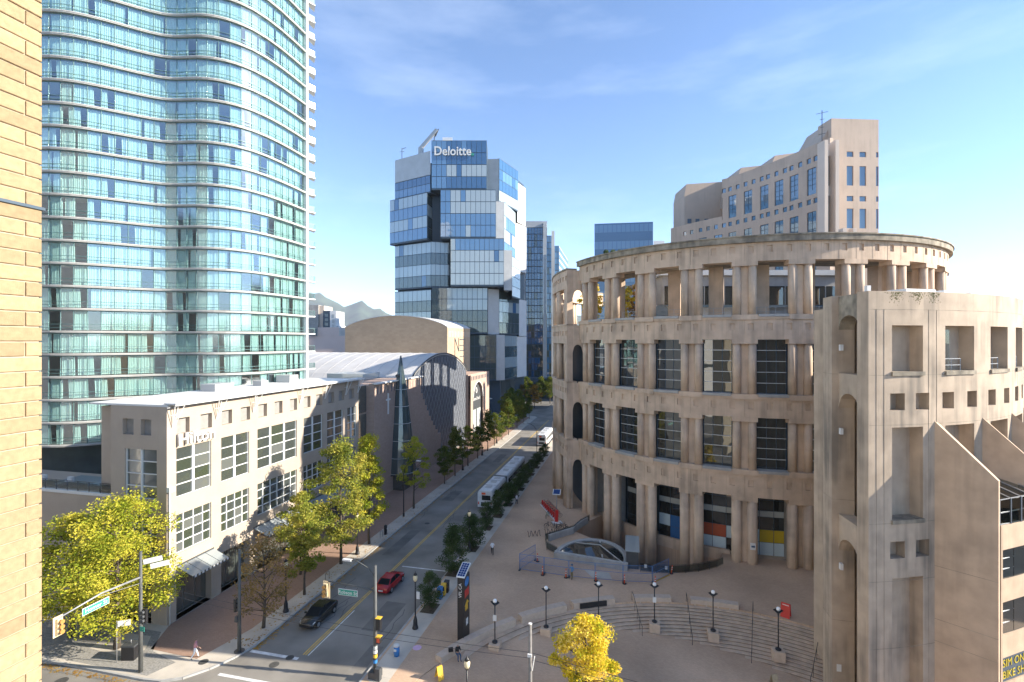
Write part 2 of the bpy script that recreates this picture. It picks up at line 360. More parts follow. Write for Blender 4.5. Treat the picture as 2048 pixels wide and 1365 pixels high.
def text(name, s, size, mw, m, parent=None, depth=.05, align='CENTER', bold=0., sx=1.):
    c = bpy.data.curves.new(name, 'FONT'); c.body = s; c.size = size; c.extrude = depth/2; c.align_x = align; c.align_y = 'CENTER'; c.resolution_u = 3; c.offset = bold
    t = bpy.data.objects.new('tmp', c); COL.objects.link(t); me = bpy.data.meshes.new_from_object(t); bpy.data.objects.remove(t); bpy.data.curves.remove(c)
    me.materials.clear(); me.materials.append(M[m]); me.transform(mw @ Matrix.Diagonal((sx,1,1,1)))
    return put(name, me, parent)
def facing(p, n):   # text matrix: local +Z along n, +Y up, +X to the right seen from outside
    n = Vector(n).normalized(); y = Vector((0,0,1)); x = y.cross(n).normalized()
    return Matrix((( x.x,y.x,n.x,p[0]),(x.y,y.y,n.y,p[1]),(x.z,y.z,n.z,p[2]),(0,0,0,1)))
CS, CC = sin(rad(13.4)), cos(rad(13.4))
def cw(x, d): return (CC*x-CS*d, CS*x+CC*d)     # plan coordinates measured along the survey axis (rotated 13.4 deg) -> world xy
# ================================================================== GROUND
TOPC, TOPR = (7.78, 29.95), 26.36
BOTC, BOTR = (4.41, 30.07), 22.0
def lowz(x, y): return max(-3.2, min(-.02, -1.24-.074*x))
arc = [(TOPC[0]+TOPR*cos(rad(a)), TOPC[1]+TOPR*sin(rad(a))) for a in [172.5-2.5*i for i in range(64)]]
LC = Vector((17.8, 97.2)); LR = 29.5                 # library ring centre and radius
def lp(th, R, z=0): a = rad(th); return Vector((LC.x+R*sin(a), LC.y-R*cos(a), z))
moat_in = [lp(t, 27.2).xy for t in range(-55, -11, 2)]
moat = [(-7.2,77.2),(-7.9,73.6),(-5.0,71.3),(-1.8,69.6),(-.9,66.2),(-.5,63.6),(2.2,62.9),(4.8,63.1),(7.9,64.3),(10.2,66.0)]
moat_poly = moat+[(p.x,p.y) for p in moat_in[::-1]]
struct('ground', sheet(MB(), [(-8500,-8500),(8500,-8500),(8500,8500),(-8500,8500)], [[(-20,34),(60,34),(60,110),(-20,110)]], z=-.4), 'ground')
rm = MB(); sheet(rm, [(-900,7),(900,7),(900,33.2),(-18.5,33.2),(-18.5,37),(-37,37),(-37,36.4),(-900,36.4)], z=-.150)
struct('cross_road', rm, 'asphalt')
struct('road', sheet(MB(), [(-34.2,-200),(-21.2,-200),(-21.2,600),(-34.2,600)], z=-.142), 'asphalt')
struct('right_road', sheet(MB(), [(57.5,-200),(72,-200),(72,600),(57.5,600)], z=-.146), 'asphalt')
struct('right_pavement', sheet(MB(), [(72,33.4),(400,33.4),(400,184),(72,184)], z=0, skirt=.16), 'walk')
struct('far_road', sheet(MB(), [(-900,184),(900,184),(900,203),(-900,203)], z=-.134), 'asphalt')
LB = [(-500,33.5),(-39.3,33.35),(-37.8,33.5),(-36.4,34.2),(-35.2,35.7),(-34.3,37.5),(-33.8,39.4),(-33.8,181),(-35,183.4),(-37,184),(-500,184)]
struct('left_pavement', sheet(MB(), LB, z=0, skirt=.16), 'walk')
RB = [(-21.6,37.2),(-21.2,35.4),(-20.2,34.1),(-18.4,33.4)]+arc+[(57,33.4),(58,34.4),(58,183),(57,184),(-19,184),(-21.2,183.2),(-21.6,181)]
struct('plaza', sheet(MB(), RB, [moat_poly], z=0, skirt=.2, holeskirt=4.2), 'plaza')
# kerb stones
k = MB()
def ribbon(mb, pts, w, z0, z1, side=1, mi=0):
    for a, b in zip(pts[:-1], pts[1:]):
        a = Vector((*a,0)); b = Vector((*b,0)); n = (b-a).normalized().cross(Vector((0,0,1)))*side
        P = [a, b, b+n*w, a+n*w]
        if side > 0: P = [P[0],P[3],P[2],P[1]]
        mb.hexa([p+Vector((0,0,z0)) for p in P]+[p+Vector((0,0,z1)) for p in P], mi)
ribbon(k, LB[:10], .18, -.16, .006, 1); ribbon(k, [(-21.6,181),(-21.6,37.2),(-21.2,35.4),(-20.2,34.1),(-18.4,33.4)], .18, -.16, .006, 1)
struct('kerb', k, 'kerb')
# paving bands: concrete strips and red brick
s = MB(); sheet(s, [(-21.4,37.6),(-19.4,36.2),(-19.35,180),(-21.4,180)], z=.004); struct('kerbside_pavement', s, 'walk')
s = MB(); sheet(s, [(-44.3,40.2),(-42.5,36.6),(-37.2,36.4),(-35.9,41.5),(-36.2,181),(-44.3,181)], z=.004); struct('brick_pavement', s, 'redpave')
s = MB(); sheet(s, [(-60,33.7),(-39.4,33.6),(-38.6,35.6),(-42,36.4),(-44,39),(-60,39)], z=.004); struct('corner_paving', s, 'aggr')
s = MB(); sheet(s, [(-48,35.4),(-43.4,35.1),(-42.9,36.4),(-44.3,38.2),(-48.5,38)], z=.008); struct('corner_slab', s, 'walk')
# sidewalk joints on the library side
s = MB()
for y in range(38, 180, 3): s.box(-21.4,y,.004,-19.4,y+.03,.0055)
for y in range(42, 180, 3): s.box(-36.1,y,.001,-34.0,y+.03,.0045)
struct('pavement_joints', s, 'greyconc')
# lower plaza
lo = [(TOPC[0]+(TOPR-.05)*cos(rad(a)), TOPC[1]+(TOPR-.05)*sin(rad(a))) for a in range(172, 7, -4)]+[(33.6,33.5),(-18.2,33.5)]
struct('lower_plaza', sheet(MB(), lo, z=lowz, skirt=.3, steiner=[(x,y) for x in range(-14,30,4) for y in range(35,50,4) if hypot(x-TOPC[0],y-TOPC[1]) < 25]), 'plaza')
mf = MB(); sheet(mf, [(-9,62),(12,62),(14,80),(-9,80)], z=-4.0); struct('moat_floor', mf, 'greyconc')
s = MB(); sheet(s, [(lp(t,27.2).x,lp(t,27.2).y) for t in range(-64,100,3)]+[(47,110),(-10,112)], z=.006); 
for t in range(-55,-12,2):
    a,b = lp(t,27.22),lp(t+2,27.22); s.quad((a.x,a.y,.5),(a.x,a.y,-.9),(b.x,b.y,-.9),(b.x,b.y,.5)); c,d=lp(t,26.8),lp(t+2,26.8); s.quad((a.x,a.y,.5),(b.x,b.y,.5),(d.x,d.y,.5),(c.x,c.y,.5)); s.quad((d.x,d.y,0),(c.x,c.y,0),(c.x,c.y,.5),(d.x,d.y,.5))
struct('arcade_floor', s, 'stone')
# road markings
s = MB()
for x in (-28.62, -28.38): s.box(x-.06,39.3,-.141,x+.06,176,-.138)
struct('centre_line', s, 'yellowline')
s = MB(); s.box(-33.6,38.5,-.141,-28.7,38.85,-.138); s.box(-33.9,35.2,-.141,-21.9,35.5,-.138); s.box(-28.16,39.3,-.141,-28.06,47,-.138)
s.box(-21.9,57.5,-.141,-27.8,57.7,-.138)
struct('crosswalk_line', s, 'whiteline')
def cover(x, y, r, z, lab):
    mb = MB(); mb.lathe((x,y,z), [(r,0),(r,.004)], 24); mb.lathe((x,y,z), [(r*.8,.004),(r*.78,.008)], 20)
    tag(mb.build('manhole_cover', 'cover'), lab, 'manhole cover')
cover(-30.2,37.5,.42,-.141,'round manhole cover between the two white crosswalk lines'); cover(-29.5,38.65,.36,-.137,'round manhole cover cut into the white stop line')
cover(-45.9,31.6,.5,-.149,'round manhole cover in the cross road beside the kerb'); cover(-36.3,36.2,.4,.005,'round cover in the pavement at the street corner')
cover(-30.6,72,.4,-.141,'dark round manhole cover in the left lane by the tall curved lamp post')
# worn patches and tar seams in the asphalt
s = MB(); R = random.Random(9)
for (x0,y0,w,h) in ((-25.6,44,2.2,5.5),(-31.9,60,1.6,9),(-24.9,66,1.3,4),(-32.6,83,2.0,6),(-26.8,95,1.8,12),(-31.4,112,1.6,8),(-23.4,38.6,1.2,3.4)):
    sheet(s, [(x0,y0),(x0+w,y0+R.uniform(-.1,.1)),(x0+w+R.uniform(-.1,.1),y0+h),(x0+R.uniform(-.1,.1),y0+h)], z=-.1405)
struct('road_patch', s, mat('newer asphalt patch', (.16,.15,.135), .9, .2, .6))
s = MB()
for k_ in range(16):
    x, y = R.uniform(-33,-22.5), R.uniform(39,130); pts = [(x,y,-.1395)]
    for q in range(7): x += R.uniform(-.35,.35); y += R.uniform(.3,1.3); pts.append((max(-33.4,min(-21.9,x)),y,-.1395))
    for a,b in zip(pts[:-1],pts[1:]): s.bar(a,b,.05,.003)
struct('tar_seam', s, mat('tar', (.035,.035,.036), .6, .1, 3))
# fallen leaves along the left kerb
s = MB(); R = random.Random(3)
for i in range(1500):
    y = 39+R.random()**1.5*70; x = -33.6+abs(R.gauss(0,.3)); z = -.139
    if R.random() < .35: x = -33.9-abs(R.gauss(0,.9)); z = .008
    if R.random() < .22: y = 33.0-abs(R.gauss(0,.35)); x = -36-R.random()*16; z = -.147
    a = R.random()*6; r = .05+.07*R.random()
    s.add([(x+r*cos(a+j*pi/2),y+r*sin(a+j*pi/2),z+R.random()*.03) for j in range(4)], [(0,1,2,3)])
o = s.build('fallen_leaves', 'litter'); tag(o, 'scatter of brown fallen leaves along the kerb and gutter', 'leaves', kind='stuff')
s = MB(); s.lathe((-19.0,42.4,.006), [(.42,0),(.40,.004)], 9); tag(s.build('chalk_mark','purple'), 'pink chalk flower drawn on the red pavers by the blue bin', 'chalk mark')

# ---------------- amphitheatre steps
def ray_circle(th, C, Rr, O=(6.0,30.0)):
    dx, dy = cos(th), sin(th); ox, oy = O[0]-C[0], O[1]-C[1]; b = ox*dx+oy*dy; return -b+sqrt(b*b-(ox*ox+oy*oy-Rr*Rr))
st = thing('amphitheatre_steps', 'wide curved fan of grey stone steps between upper and lower plaza', 'steps', (6,52,-2))
RISE = .155
ths = [rad(150-1.5*i) for i in range(95)]
info = []
for th in ths:
    rt = ray_circle(th, TOPC, TOPR); rb = ray_circle(th, BOTC, BOTR); x, y = 6+rb*cos(th), 30+rb*sin(th); d = -lowz(x,y); info.append((th,rt,rb,d))
def sp(th, r, z): return (6+r*cos(th), 30+r*sin(th), z)
for kk in range(1, 18):
    mb = MB()
    for (a, b) in zip(info[:-1], info[1:]):
        if a[3] < RISE*kk-.02 or b[3] < RISE*kk-.02: continue
        r = lambda q, n: max(q[2]-.25, q[1]-n*(q[1]-q[2])*RISE/q[3])
        z = -RISE*kk
        N_ = .05
        mb.quad(sp(a[0],r(a,kk-1)+.02,z),sp(a[0],r(a,kk)-N_,z),sp(b[0],r(b,kk)-N_,z),sp(b[0],r(b,kk-1)+.02,z)); mb.quad(sp(a[0],r(a,kk)-N_,z),sp(a[0],r(a,kk)-N_,z-.05),sp(b[0],r(b,kk)-N_,z-.05),sp(b[0],r(b,kk)-N_,z)); mb.quad(sp(a[0],r(a,kk)-N_,z-.05),sp(a[0],r(a,kk),z-.05),sp(b[0],r(b,kk),z-.05),sp(b[0],r(b,kk)-N_,z-.05))
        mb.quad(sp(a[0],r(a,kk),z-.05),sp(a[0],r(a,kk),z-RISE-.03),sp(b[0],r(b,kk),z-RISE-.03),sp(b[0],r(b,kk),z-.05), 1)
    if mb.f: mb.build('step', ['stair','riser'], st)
def arcwall(name, x0, x1, h, w, label, inner=0., mats='bench', z0=-.3, seat=False):
    mb = MB(); n = 8; pts = []
    for i in range(n+1):
        x = x0+(x1-x0)*i/n; y = TOPC[1]+sqrt(TOPR**2-(x-TOPC[0])**2); v = Vector((x-TOPC[0],y-TOPC[1])).normalized(); pts.append((Vector((x,y))-v*inner, v))
    for (p,v),(q,u) in zip(pts[:-1],pts[1:]):
        P = [p, p+v*w, q+u*w, q]
        mb.hexa([Vector((a.x,a.y,z0)) for a in P[::-1]]+[Vector((a.x,a.y,h)) for a in P[::-1]])
    o = mb.build(name, mats); tag(o, label, 'bench'); return o
arcwall('stone_bench', -16.2, -11.2, .5, .75, 'long stone bench wall on which the person in jeans sits', inner=.2)
arcwall('stone_bench', -10.7, -6.6, .55, .8, 'stone bench wall behind the second plaza lamp from the kiosk', inner=.2)
arcwall('stone_bench', -5.9, -1.7, .5, .8, 'stone bench wall with a black panel set in its front', inner=.1)
arcwall('bench_panel', -5.3, -2.6, .42, .14, 'black slatted panel on the front of the stone bench', inner=.25, mats='black', z0=-.1)
arcwall('stone_bench', .3, 4.2, .45, .8, 'short stone bench wall behind the fourth plaza lamp from the kiosk')
arcwall('stone_bench', 6.2, 10.9, .45, .8, 'stone bench wall behind the fifth plaza lamp from the kiosk')

# ================================================================== HILLS
s = MB(); R = random.Random(5)
prof = {}
def ridge(px):
    pts = [(0,560),(300,620),(560,600),(640,585),(668,606),(700,612),(722,603),(760,622),(800,634),(900,640),(1100,630),(1400,640),(2100,630)]
    for (a,b),(c,d) in zip(pts[:-1],pts[1:]):
        if a <= px <= c: t = (px-a)/(c-a); t = t*t*(3-2*t); return b+(d-b)*t
    return 640
cols = list(range(-200, 2300, 12)); rows = 9
for px in cols:
    for r in range(rows):
        t = r/(rows-1); D = 6500+1500*t; H = (682.5-(ridge(max(0,min(2099,px)))+3*sin(px*.13)+2*sin(px*.31+1)))*8.0
        x, y = cw((px-1024)/1000*D, D); hh = -30+(H+58)*t**1.15+(1-t)*t*120*sin(px*.09+r*1.3)+R.uniform(-10,10)*(0 < t < 1); s.v.append((x,y,hh))
for i in range(len(cols)-1):
    for r in range(rows-1): a = i*rows+r; s.f.append([a,a+rows,a+rows+1,a+1]); s.m.append(0); s.sm.append(True)
struct('hills', s, 'hill')

# ================================================================== NEAR BRICK BUILDING (left edge)
bb = thing('brick_building', 'cream brick wall of the near building with one projecting dark ledge', 'building', (-6,1,0))
XW, YE, CH = -3.9, 2.57, .1
mb = MB(); mb.box(-16,-14,-.2,XW-.012,YE-.012,34); mb.build('wall_core', 'mortar', bb)
def brickmesh(L):
    mb = MB(); c = .004; w = .09; h = CH-.009
    mb.hexa([(-w,0,0),(-c,0,0),(-c,L,0),(-w,L,0),(-w,0,h),(-c,0,h),(-c,L,h),(-w,L,h)])
    mb.add([(-c,0,0),(-c,L,0),(-c,L,h),(-c,0,h),(0,c,c),(0,L-c,c),(0,L-c,h-c),(0,c,h-c)], [(0,1,5,4),(1,2,6,5),(2,3,7,6),(3,0,4,7),(4,5,6,7)])
    return mb.mesh('brick', 'wallbrick')
BR = {L: brickmesh(L) for L in (.092, .29)}
ledge_z = 28.94
zz = 24.9; j = 0
while zz < 31.6:
    if not (ledge_z-.001 < zz < ledge_z+.02):
        e = YE
        if j % 2 == 0:
            put('brick', BR[.092], bb, Matrix.Translation((XW+random.uniform(-.001,.001), e-.092, zz))); e -= .1
        while e > 1.7:
            put('brick', BR[.29], bb, Matrix.Translation((XW+random.uniform(-.0015,.0015), e-.29, zz))); e -= .30
    zz += CH; j += 1
mb = MB(); mb.box(XW-.02,-3,ledge_z-.052,XW+.012,YE+.012,ledge_z-.032); mb.build('ledge', 'mull', bb)

# ---------------- added pale blocks, unseen behind the viewpoint, bouncing sunlight into the shade
for (nm, lab, x0, x1, y0, y1, h, m_) in (('stucco_bounce_block','added unseen cream stucco block across the cross road, bounces sunlight',-84,-45,-34,4,72,'offwhite'),('stone_bounce_block','added unseen tall pale stone block behind the cream one, bounces sunlight',-90,-46,-92,-40,96,'offwhite'),('corner_bounce_block','added unseen long cream block far along the left, bounces sunlight',-150,-92,-40,4,60,'offwhite')):
    t = thing(nm, lab, 'building', ((x0+x1)/2,(y0+y1)/2,0)); mb = MB(); mb.box(x0,y0,-.2,x1,y1,h); mb.build('wall', m_, t)
    for fz in range(int(h/12)):
        mb = MB(); mb.box(x1+.01,y0+3,6+fz*12,x1+.06,y1-3,8+fz*12); mb.build('window_strip', 'hglass', t)
    mb = MB(); mb.box(x0-.3,y0-.3,h,x1+.3,y1+.3,h+.8); mb.build('parapet', 'panel', t)

for (nm, lab, x0, x1, y0, y1, h, m_) in (('low_brick_block','low buff brick block across the right hand road',77,110,40,78,13,'sandbrick'),('low_cream_block','low cream block beyond the buff brick block across the right hand road',77,118,84,130,16,'offwhite'),('low_grey_block','low grey block at the far end of the right hand road',78,120,136,178,14,'greyconc')):
    t = thing(nm, lab, 'building', ((x0+x1)/2,(y0+y1)/2,0)); mb = MB(); mb.box(x0,y0,0,x1,y1,h); mb.build('wall', m_, t)
    for fz in range(3):
        for q in range(int((y1-y0)/4)): mb = MB(); mb.box(x0-.05,y0+1+q*4,1.6+fz*4,x0-.01,y0+3.4+q*4,3.8+fz*4); mb.build('window', 'hglass', t)
    mb = MB(); mb.box(x0-.3,y0-.3,h,x1+.3,y1+.3,h+.5); mb.build('parapet', 'panel', t)
# ================================================================== LIBRARY RING
lib = thing('library', 'round stone library with stacked colonnades and tall dark windows', 'library', (LC.x, LC.y, 0))
TH0, DTH, NB = -58.0, 12.6, 12
LEV = [(0,8.4),(11.8,18.4),(21.3,28.2),(31.3,38.0)]
def onring(th, dx, R): # offset dx metres tangentially
    return lp(th+math.degrees(dx/R), R)
colmesh = {}
def column_mesh(h, r=.5):
    mb = MB(); mb.lathe((0,0,0), [(r,0),(r,h)], 20); return mb.mesh('column', 'stone')
for li, (z0, z1) in enumerate(LEV): colmesh[li] = column_mesh(z1-z0-.5 if li else z1-.5+4.2, .5 if li else .62)
for i in range(NB+1):
    th = TH0+DTH*i
    for li, (z0, z1) in enumerate(LEV):
        for sgn in (-1, 1):
            p = onring(th, sgn*.9, 28.95)
            put('column', colmesh[li], lib, Matrix.Translation((p.x, p.y, z0 if li else -4.2)))
        mb = MB(); P = []
        a = [onring(th,-.6,28.85), onring(th,.6,28.85), onring(th,.6,27.6), onring(th,-.6,27.6)]
        zb = z0 if li else -4.2
        mb.hexa([Vector((q.x,q.y,zb)) for q in a]+[Vector((q.x,q.y,z1-.3)) for q in a]); mb.build('pilaster', 'stone', lib)
        mb = MB(); a = [onring(th,-1.5,29.56), onring(th,1.5,29.56), onring(th,1.5,27.9), onring(th,-1.5,27.9)]
        mb.hexa([Vector((q.x,q.y,z1-.55)) for q in a]+[Vector((q.x,q.y,z1+.01)) for q in a]); mb.build('capital', 'stone', lib)
        if li:
            mb = MB(); a = [onring(th,-1.45,29.72), onring(th,1.45,29.72), onring(th,1.45,28.2), onring(th,-1.45,28.2)]
            mb.hexa([Vector((q.x,q.y,z0-.62)) for q in a]+[Vector((q.x,q.y,z0+.02)) for q in a]); mb.build('plinth', 'stone', lib)
    # inner piers of the roof terrace
    mb = MB(); a = [onring(th+5.2,-.9,25.6), onring(th+5.2,.9,25.6), onring(th+5.2,.9,24.2), onring(th+5.2,-.9,24.2)]
    mb.hexa([Vector((q.x,q.y,30.9)) for q in a]+[Vector((q.x,q.y,38.6)) for q in a]); mb.build('inner_pier', 'stone', lib)
# bands, one per bay, with recessed squares
BANDS = [(8.4,11.2),(18.4,20.75),(28.2,30.75),(38.0,40.3)]
def ringP(Ro):
    return lambda u, z, d: tuple(lp(u, Ro-d, z))
for i in range(-1, NB):
    t0 = TH0+DTH*i if i >= 0 else TH0-4.6; t1 = TH0+DTH*(i+1)-.02
    for bi, (z0, z1) in enumerate(BANDS):
        if i >= 0:
            sq = [t0+DTH*f for f in (.06,.39,.73)]; hw = .62*1.94/2
            us = sorted(set([t0,t1]+[v for q in sq for v in (q, q+hw*2)]+[t0+DTH*f for f in (.02,.28,.55,.9)]))
        else: sq = []; hw = 1; us = [t0, t0+1.5, t0+3, t1]
        zm = z0+(z1-z0)*.5; zs = [z0, zm-.1, zm+.75, z1]
        def dep(a, b, us=us, sq=sq, hw=hw):
            m = (us[a]+us[a+1])/2
            return .17 if b == 1 and any(q < m < q+2*hw for q in sq) else 0
        gridwall(MB_ := MB(), us, zs, dep, ringP(LR), back=1.6); MB_.build('band_panel', 'stone', lib)
        if i >= 0:
            mb = MB()
            for f_ in (.0,.34,.67): p = lp(t0+DTH*f_+.02, LR+.003); mb.bar((p.x,p.y,z0),(p.x,p.y,z1), .022, .008, 0, (cos(rad(t0)),sin(rad(t0)),0))
            mb.build('panel_joint', 'stone_d', lib)
def ring(mb, t0, t1, Ro, Ri, z0, z1, step=2.1, mi=0):
    n = max(1, round((t1-t0)/step))
    for k in range(n):
        a, b = t0+(t1-t0)*k/n, t0+(t1-t0)*(k+1)/n
        P = [lp(a,Ri),lp(a,Ro),lp(b,Ro),lp(b,Ri)]
        mb.hexa([Vector((q.x,q.y,z0)) for q in P]+[Vector((q.x,q.y,z1)) for q in P], mi)
    return mb
T0, T1 = TH0-4.6, TH0+DTH*NB
for (z0, z1) in ((11.2,11.75),(20.75,21.25),(30.75,31.25)): ring(MB_ := MB(), T0, T1, 29.66, 27.8, z0, z1); MB_.build('sill_course', 'stone', lib)
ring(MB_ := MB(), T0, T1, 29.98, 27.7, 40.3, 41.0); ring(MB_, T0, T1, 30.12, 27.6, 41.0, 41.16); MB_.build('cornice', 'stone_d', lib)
for t in range(int(T0), int(T1)-12, 13): pass
# bird ledge sills under every window
for i in range(NB):
    for (z0, z1) in LEV[1:]:
        mb = MB(); ring(mb, TH0+DTH*i+3.0, TH0+DTH*(i+1)-3.0, 29.8, 28.4, z0-.28, z0+.06); mb.build('window_sill', 'greyconc', lib)
# windows
def pane_mesh(name, w, h, m, t=.02):
    mb = MB(); mb.box(-w/2, -t/2, 0, w/2, t/2, h); return mb.mesh(name, m)
BW = DTH-5.8      # opening in degrees
nC, nR = 3, 5
for li in (1, 2):
    z0, z1 = LEV[li]; ph = (z1-z0)/nR
    pw = 2*28.45*sin(rad(BW/nC/2)); pm = pane_mesh('pane', pw-.05, ph-.07, 'darkglass')
    for i in range(NB):
        c0 = TH0+DTH*i+2.9
        fr = MB()
        for c in range(nC+1):
            p = lp(c0+BW*c/nC, 28.46); fr.bar((p.x,p.y,z0),(p.x,p.y,z1), .05, .06, 1)
        for r in range(nR+1):
            for c in range(nC):
                a, b = lp(c0+BW*c/nC, 28.50, z0+ph*r), lp(c0+BW*(c+1)/nC, 28.50, z0+ph*r); fr.bar(a, b, .07, .07, 0)
        fr.build('window_frame', ['lightmull','mull'], lib)
        for c in range(nC):
            th = c0+BW*(c+.5)/nC; p = lp(th, 28.42*cos(rad(BW/nC/2)))
            for r in range(nR):
                put('pane', pm, lib, Matrix.Translation((p.x,p.y,z0+ph*r+.035)) @ Matrix.Rotation(rad(th+random.uniform(-.5,.5)),4,'Z') @ Matrix.Rotation(rad(random.uniform(-.5,.5)),4,'X'))
# inner drum (dark interior), terrace deck, ground floor glazing with poster panes
mb = MB(); ring(mb, T0, T1, 28.2, 26.6, 10.9, 31.0, 4.2); mb.build('inner_drum', 'mull', lib)
mb = MB(); ring(mb, T0, T1, 27.75, 4, 30.3, 31.05, 6); mb.build('terrace_deck', 'greyconc', lib)
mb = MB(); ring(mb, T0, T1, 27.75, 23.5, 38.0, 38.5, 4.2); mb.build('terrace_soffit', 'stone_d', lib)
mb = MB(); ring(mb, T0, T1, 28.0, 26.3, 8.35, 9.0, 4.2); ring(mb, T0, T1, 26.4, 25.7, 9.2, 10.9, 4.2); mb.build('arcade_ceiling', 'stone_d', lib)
mb = MB(); ring(mb, T0, T1, 24.8, 24.4, 0, 10.8, 6.3); mb.build('lobby_core', 'room', lib)
posters = {3: {(0,0):'white',(1,0):'pposter',(2,0):'darkglass',(0,1):'porange',(1,1):'porange',(2,1):'white'}, 4: {(0,0):'pwhite',(1,0):'pwhite',(2,0):'pwhite',(0,1):'pwhite',(1,1):'pyellow',(2,1):'pyellow'},
           2: {(0,1):'pwhite',(1,1):'pblue',(1,0):'pblue',(2,0):'pwhite',(2,1):'pblue'}, 5: {(0,1):'pblue',(1,0):'pblue',(2,0):'pwhite'}}
for n_, c_ in (('pwhite',(.55,.66,.70)),('pposter',(.55,.66,.70)),('porange',(.42,.10,.05)),('pyellow',(.55,.40,.03)),('pblue',(.05,.15,.36)),('pgrey',(.4,.43,.42))): M[n_] = mat('poster '+n_[1:], c_, .25, .04, 1)
posters[3] = {k_: ('pwhite' if v == 'white' else v) for k_, v in posters[3].items()}
gR = 26.0; gw = 2*gR*sin(rad(DTH*.30/2)); pcache = {}
for i in range(NB):
    c0 = TH0+DTH*i+.6; fr = MB()
    hs = [0,1.7,3.35,5.0,5.8,7.2,9.4]
    for c in range(4):
        p = lp(c0+DTH*.30*c, gR+.03); fr.bar((p.x,p.y,0),(p.x,p.y,9.4), .06, .06)
    for h in hs[1:]:
        a, b = lp(c0, gR+.03, h), lp(c0+DTH*.9, gR+.03, h); fr.bar(a, b, .06, .06)
    fr.build('lobby_frame', 'mull', lib)
    for c in range(3):
        th = c0+DTH*.30*(c+.5); p = lp(th, gR*cos(rad(DTH*.15)))
        for r in range(len(hs)-1):
            mm = posters.get(i, {}).get((c, r), 'pgrey' if r == 3 else 'darkglass')
            ky = (r, mm)
            if ky not in pcache: pcache[ky] = pane_mesh('lobby_pane', gw-.06, hs[r+1]-hs[r]-.06, mm)
            put('lobby_pane', pcache[ky], lib, Matrix.Translation((p.x,p.y,hs[r]+.03)) @ Matrix.Rotation(rad(th),4,'Z'))
    mb = MB(); th = TH0+DTH*i; a = [onring(th-1,-.35,28.2), onring(th-1,.35,28.2), onring(th-1,.35,26.05), onring(th-1,-.35,26.05)]
    mb.hexa([Vector((q.x,q.y,0)) for q in a]+[Vector((q.x,q.y,9.2)) for q in a]); mb.build('blade_wall', 'greyconc', lib)
# column notice
p = lp(TH0+DTH*4+1.8, 29.6); mb = MB(); mb.obox((p.x,p.y), rad(TH0+DTH*4+1.8), .62, .03, 1.9, 2.75, 0); mb.build('notice', 'white', lib)
mb = MB(); mb.obox((p.x+.0,p.y-.03), rad(TH0+DTH*4+1.8), .36, .02, 2.2, 2.42); mb.add([(p.x+.1,p.y-.045,2.1),(p.x+.28,p.y-.045,2.31),(p.x+.1,p.y-.045,2.52)], [(0,1,2)]); mb.build('notice_arrow', 'denim', lib)
# terrace railings between piers
for i in range(NB):
    mb = MB(); a0 = TH0+DTH*i+3; 
    for q in range(4):
        p = lp(a0+(DTH-6)*q/3, 28.2); mb.bar((p.x,p.y,31.2),(p.x,p.y,32.3), .05, .05, 0)
    for z in (31.7,32.3): mb.bar(lp(a0,28.2,z), lp(a0+DTH-6,28.2,z), .04, .04, 0)
    mb.build('terrace_railing', 'midgrey', lib)

# central library block inside the ring, seen through the roof colonnade
blk = MB(); c0, d0, x0, x1 = 78, 90, 23.5, 52
P = [cw(x0,c0),cw(x1,c0),cw(x1,d0),cw(x0,d0)]
blk.prism(P, 31.0, 38.2); blk.build('block_wall', 'greyconc', lib)
Pr = [cw(x0-.6,c0-.6),cw(x1+.6,c0-.6),cw(x1+.6,d0),cw(x0-.6,d0)]
blk = MB(); blk.prism(Pr, 38.2, 39.0); blk.build('block_roof', 'panel', lib)
for q in range(9):
    a = cw(x0+.3+q*3.15, c0-.03); b = cw(x0+.3+q*3.15+2.95, c0-.03)
    blk = MB(); blk.bar((a[0],a[1],35.1),(b[0],b[1],35.1), .04, 2.9); blk.build('block_window', 'darkglass', lib)
blk = MB(); a = cw(x0,c0-.35); b = cw(x1,c0-.35); blk.bar((*a,33.4),(*b,33.4), .5, .35); blk.build('block_ledge', 'mull', lib)
# rounded roof pavilion on the terrace
pav = thing('roof_pavilion', 'small white barrel roofed pavilion on the library terrace', 'pavilion', (*cw(21.5,74),31.05))
mb = MB(); n = 10
for q in range(n):
    a0, a1 = pi*q/n, pi*(q+1)/n
    for (d, e) in ((72.6,76),):
        p0 = cw(21.7+1.7*cos(a0),d); p1 = cw(21.7+1.7*cos(a1),d); p2 = cw(21.7+1.7*cos(a1),e); p3 = cw(21.7+1.7*cos(a0),e)
        mb.quad((*p0,31.05+2.3*sin(a0)),(*p3,31.05+2.3*sin(a0)),(*p2,31.05+2.3*sin(a1)),(*p1,31.05+2.3*sin(a1)))
mb.build('vault', 'wpanel', pav)
mb = MB(); mb.add([(*cw(21.7+1.6*cos(pi*q/n),72.7),31.05+2.2*sin(pi*q/n)) for q in range(n+1)], [tuple(range(n+1))]); mb.build('glazing', 'b2', pav)

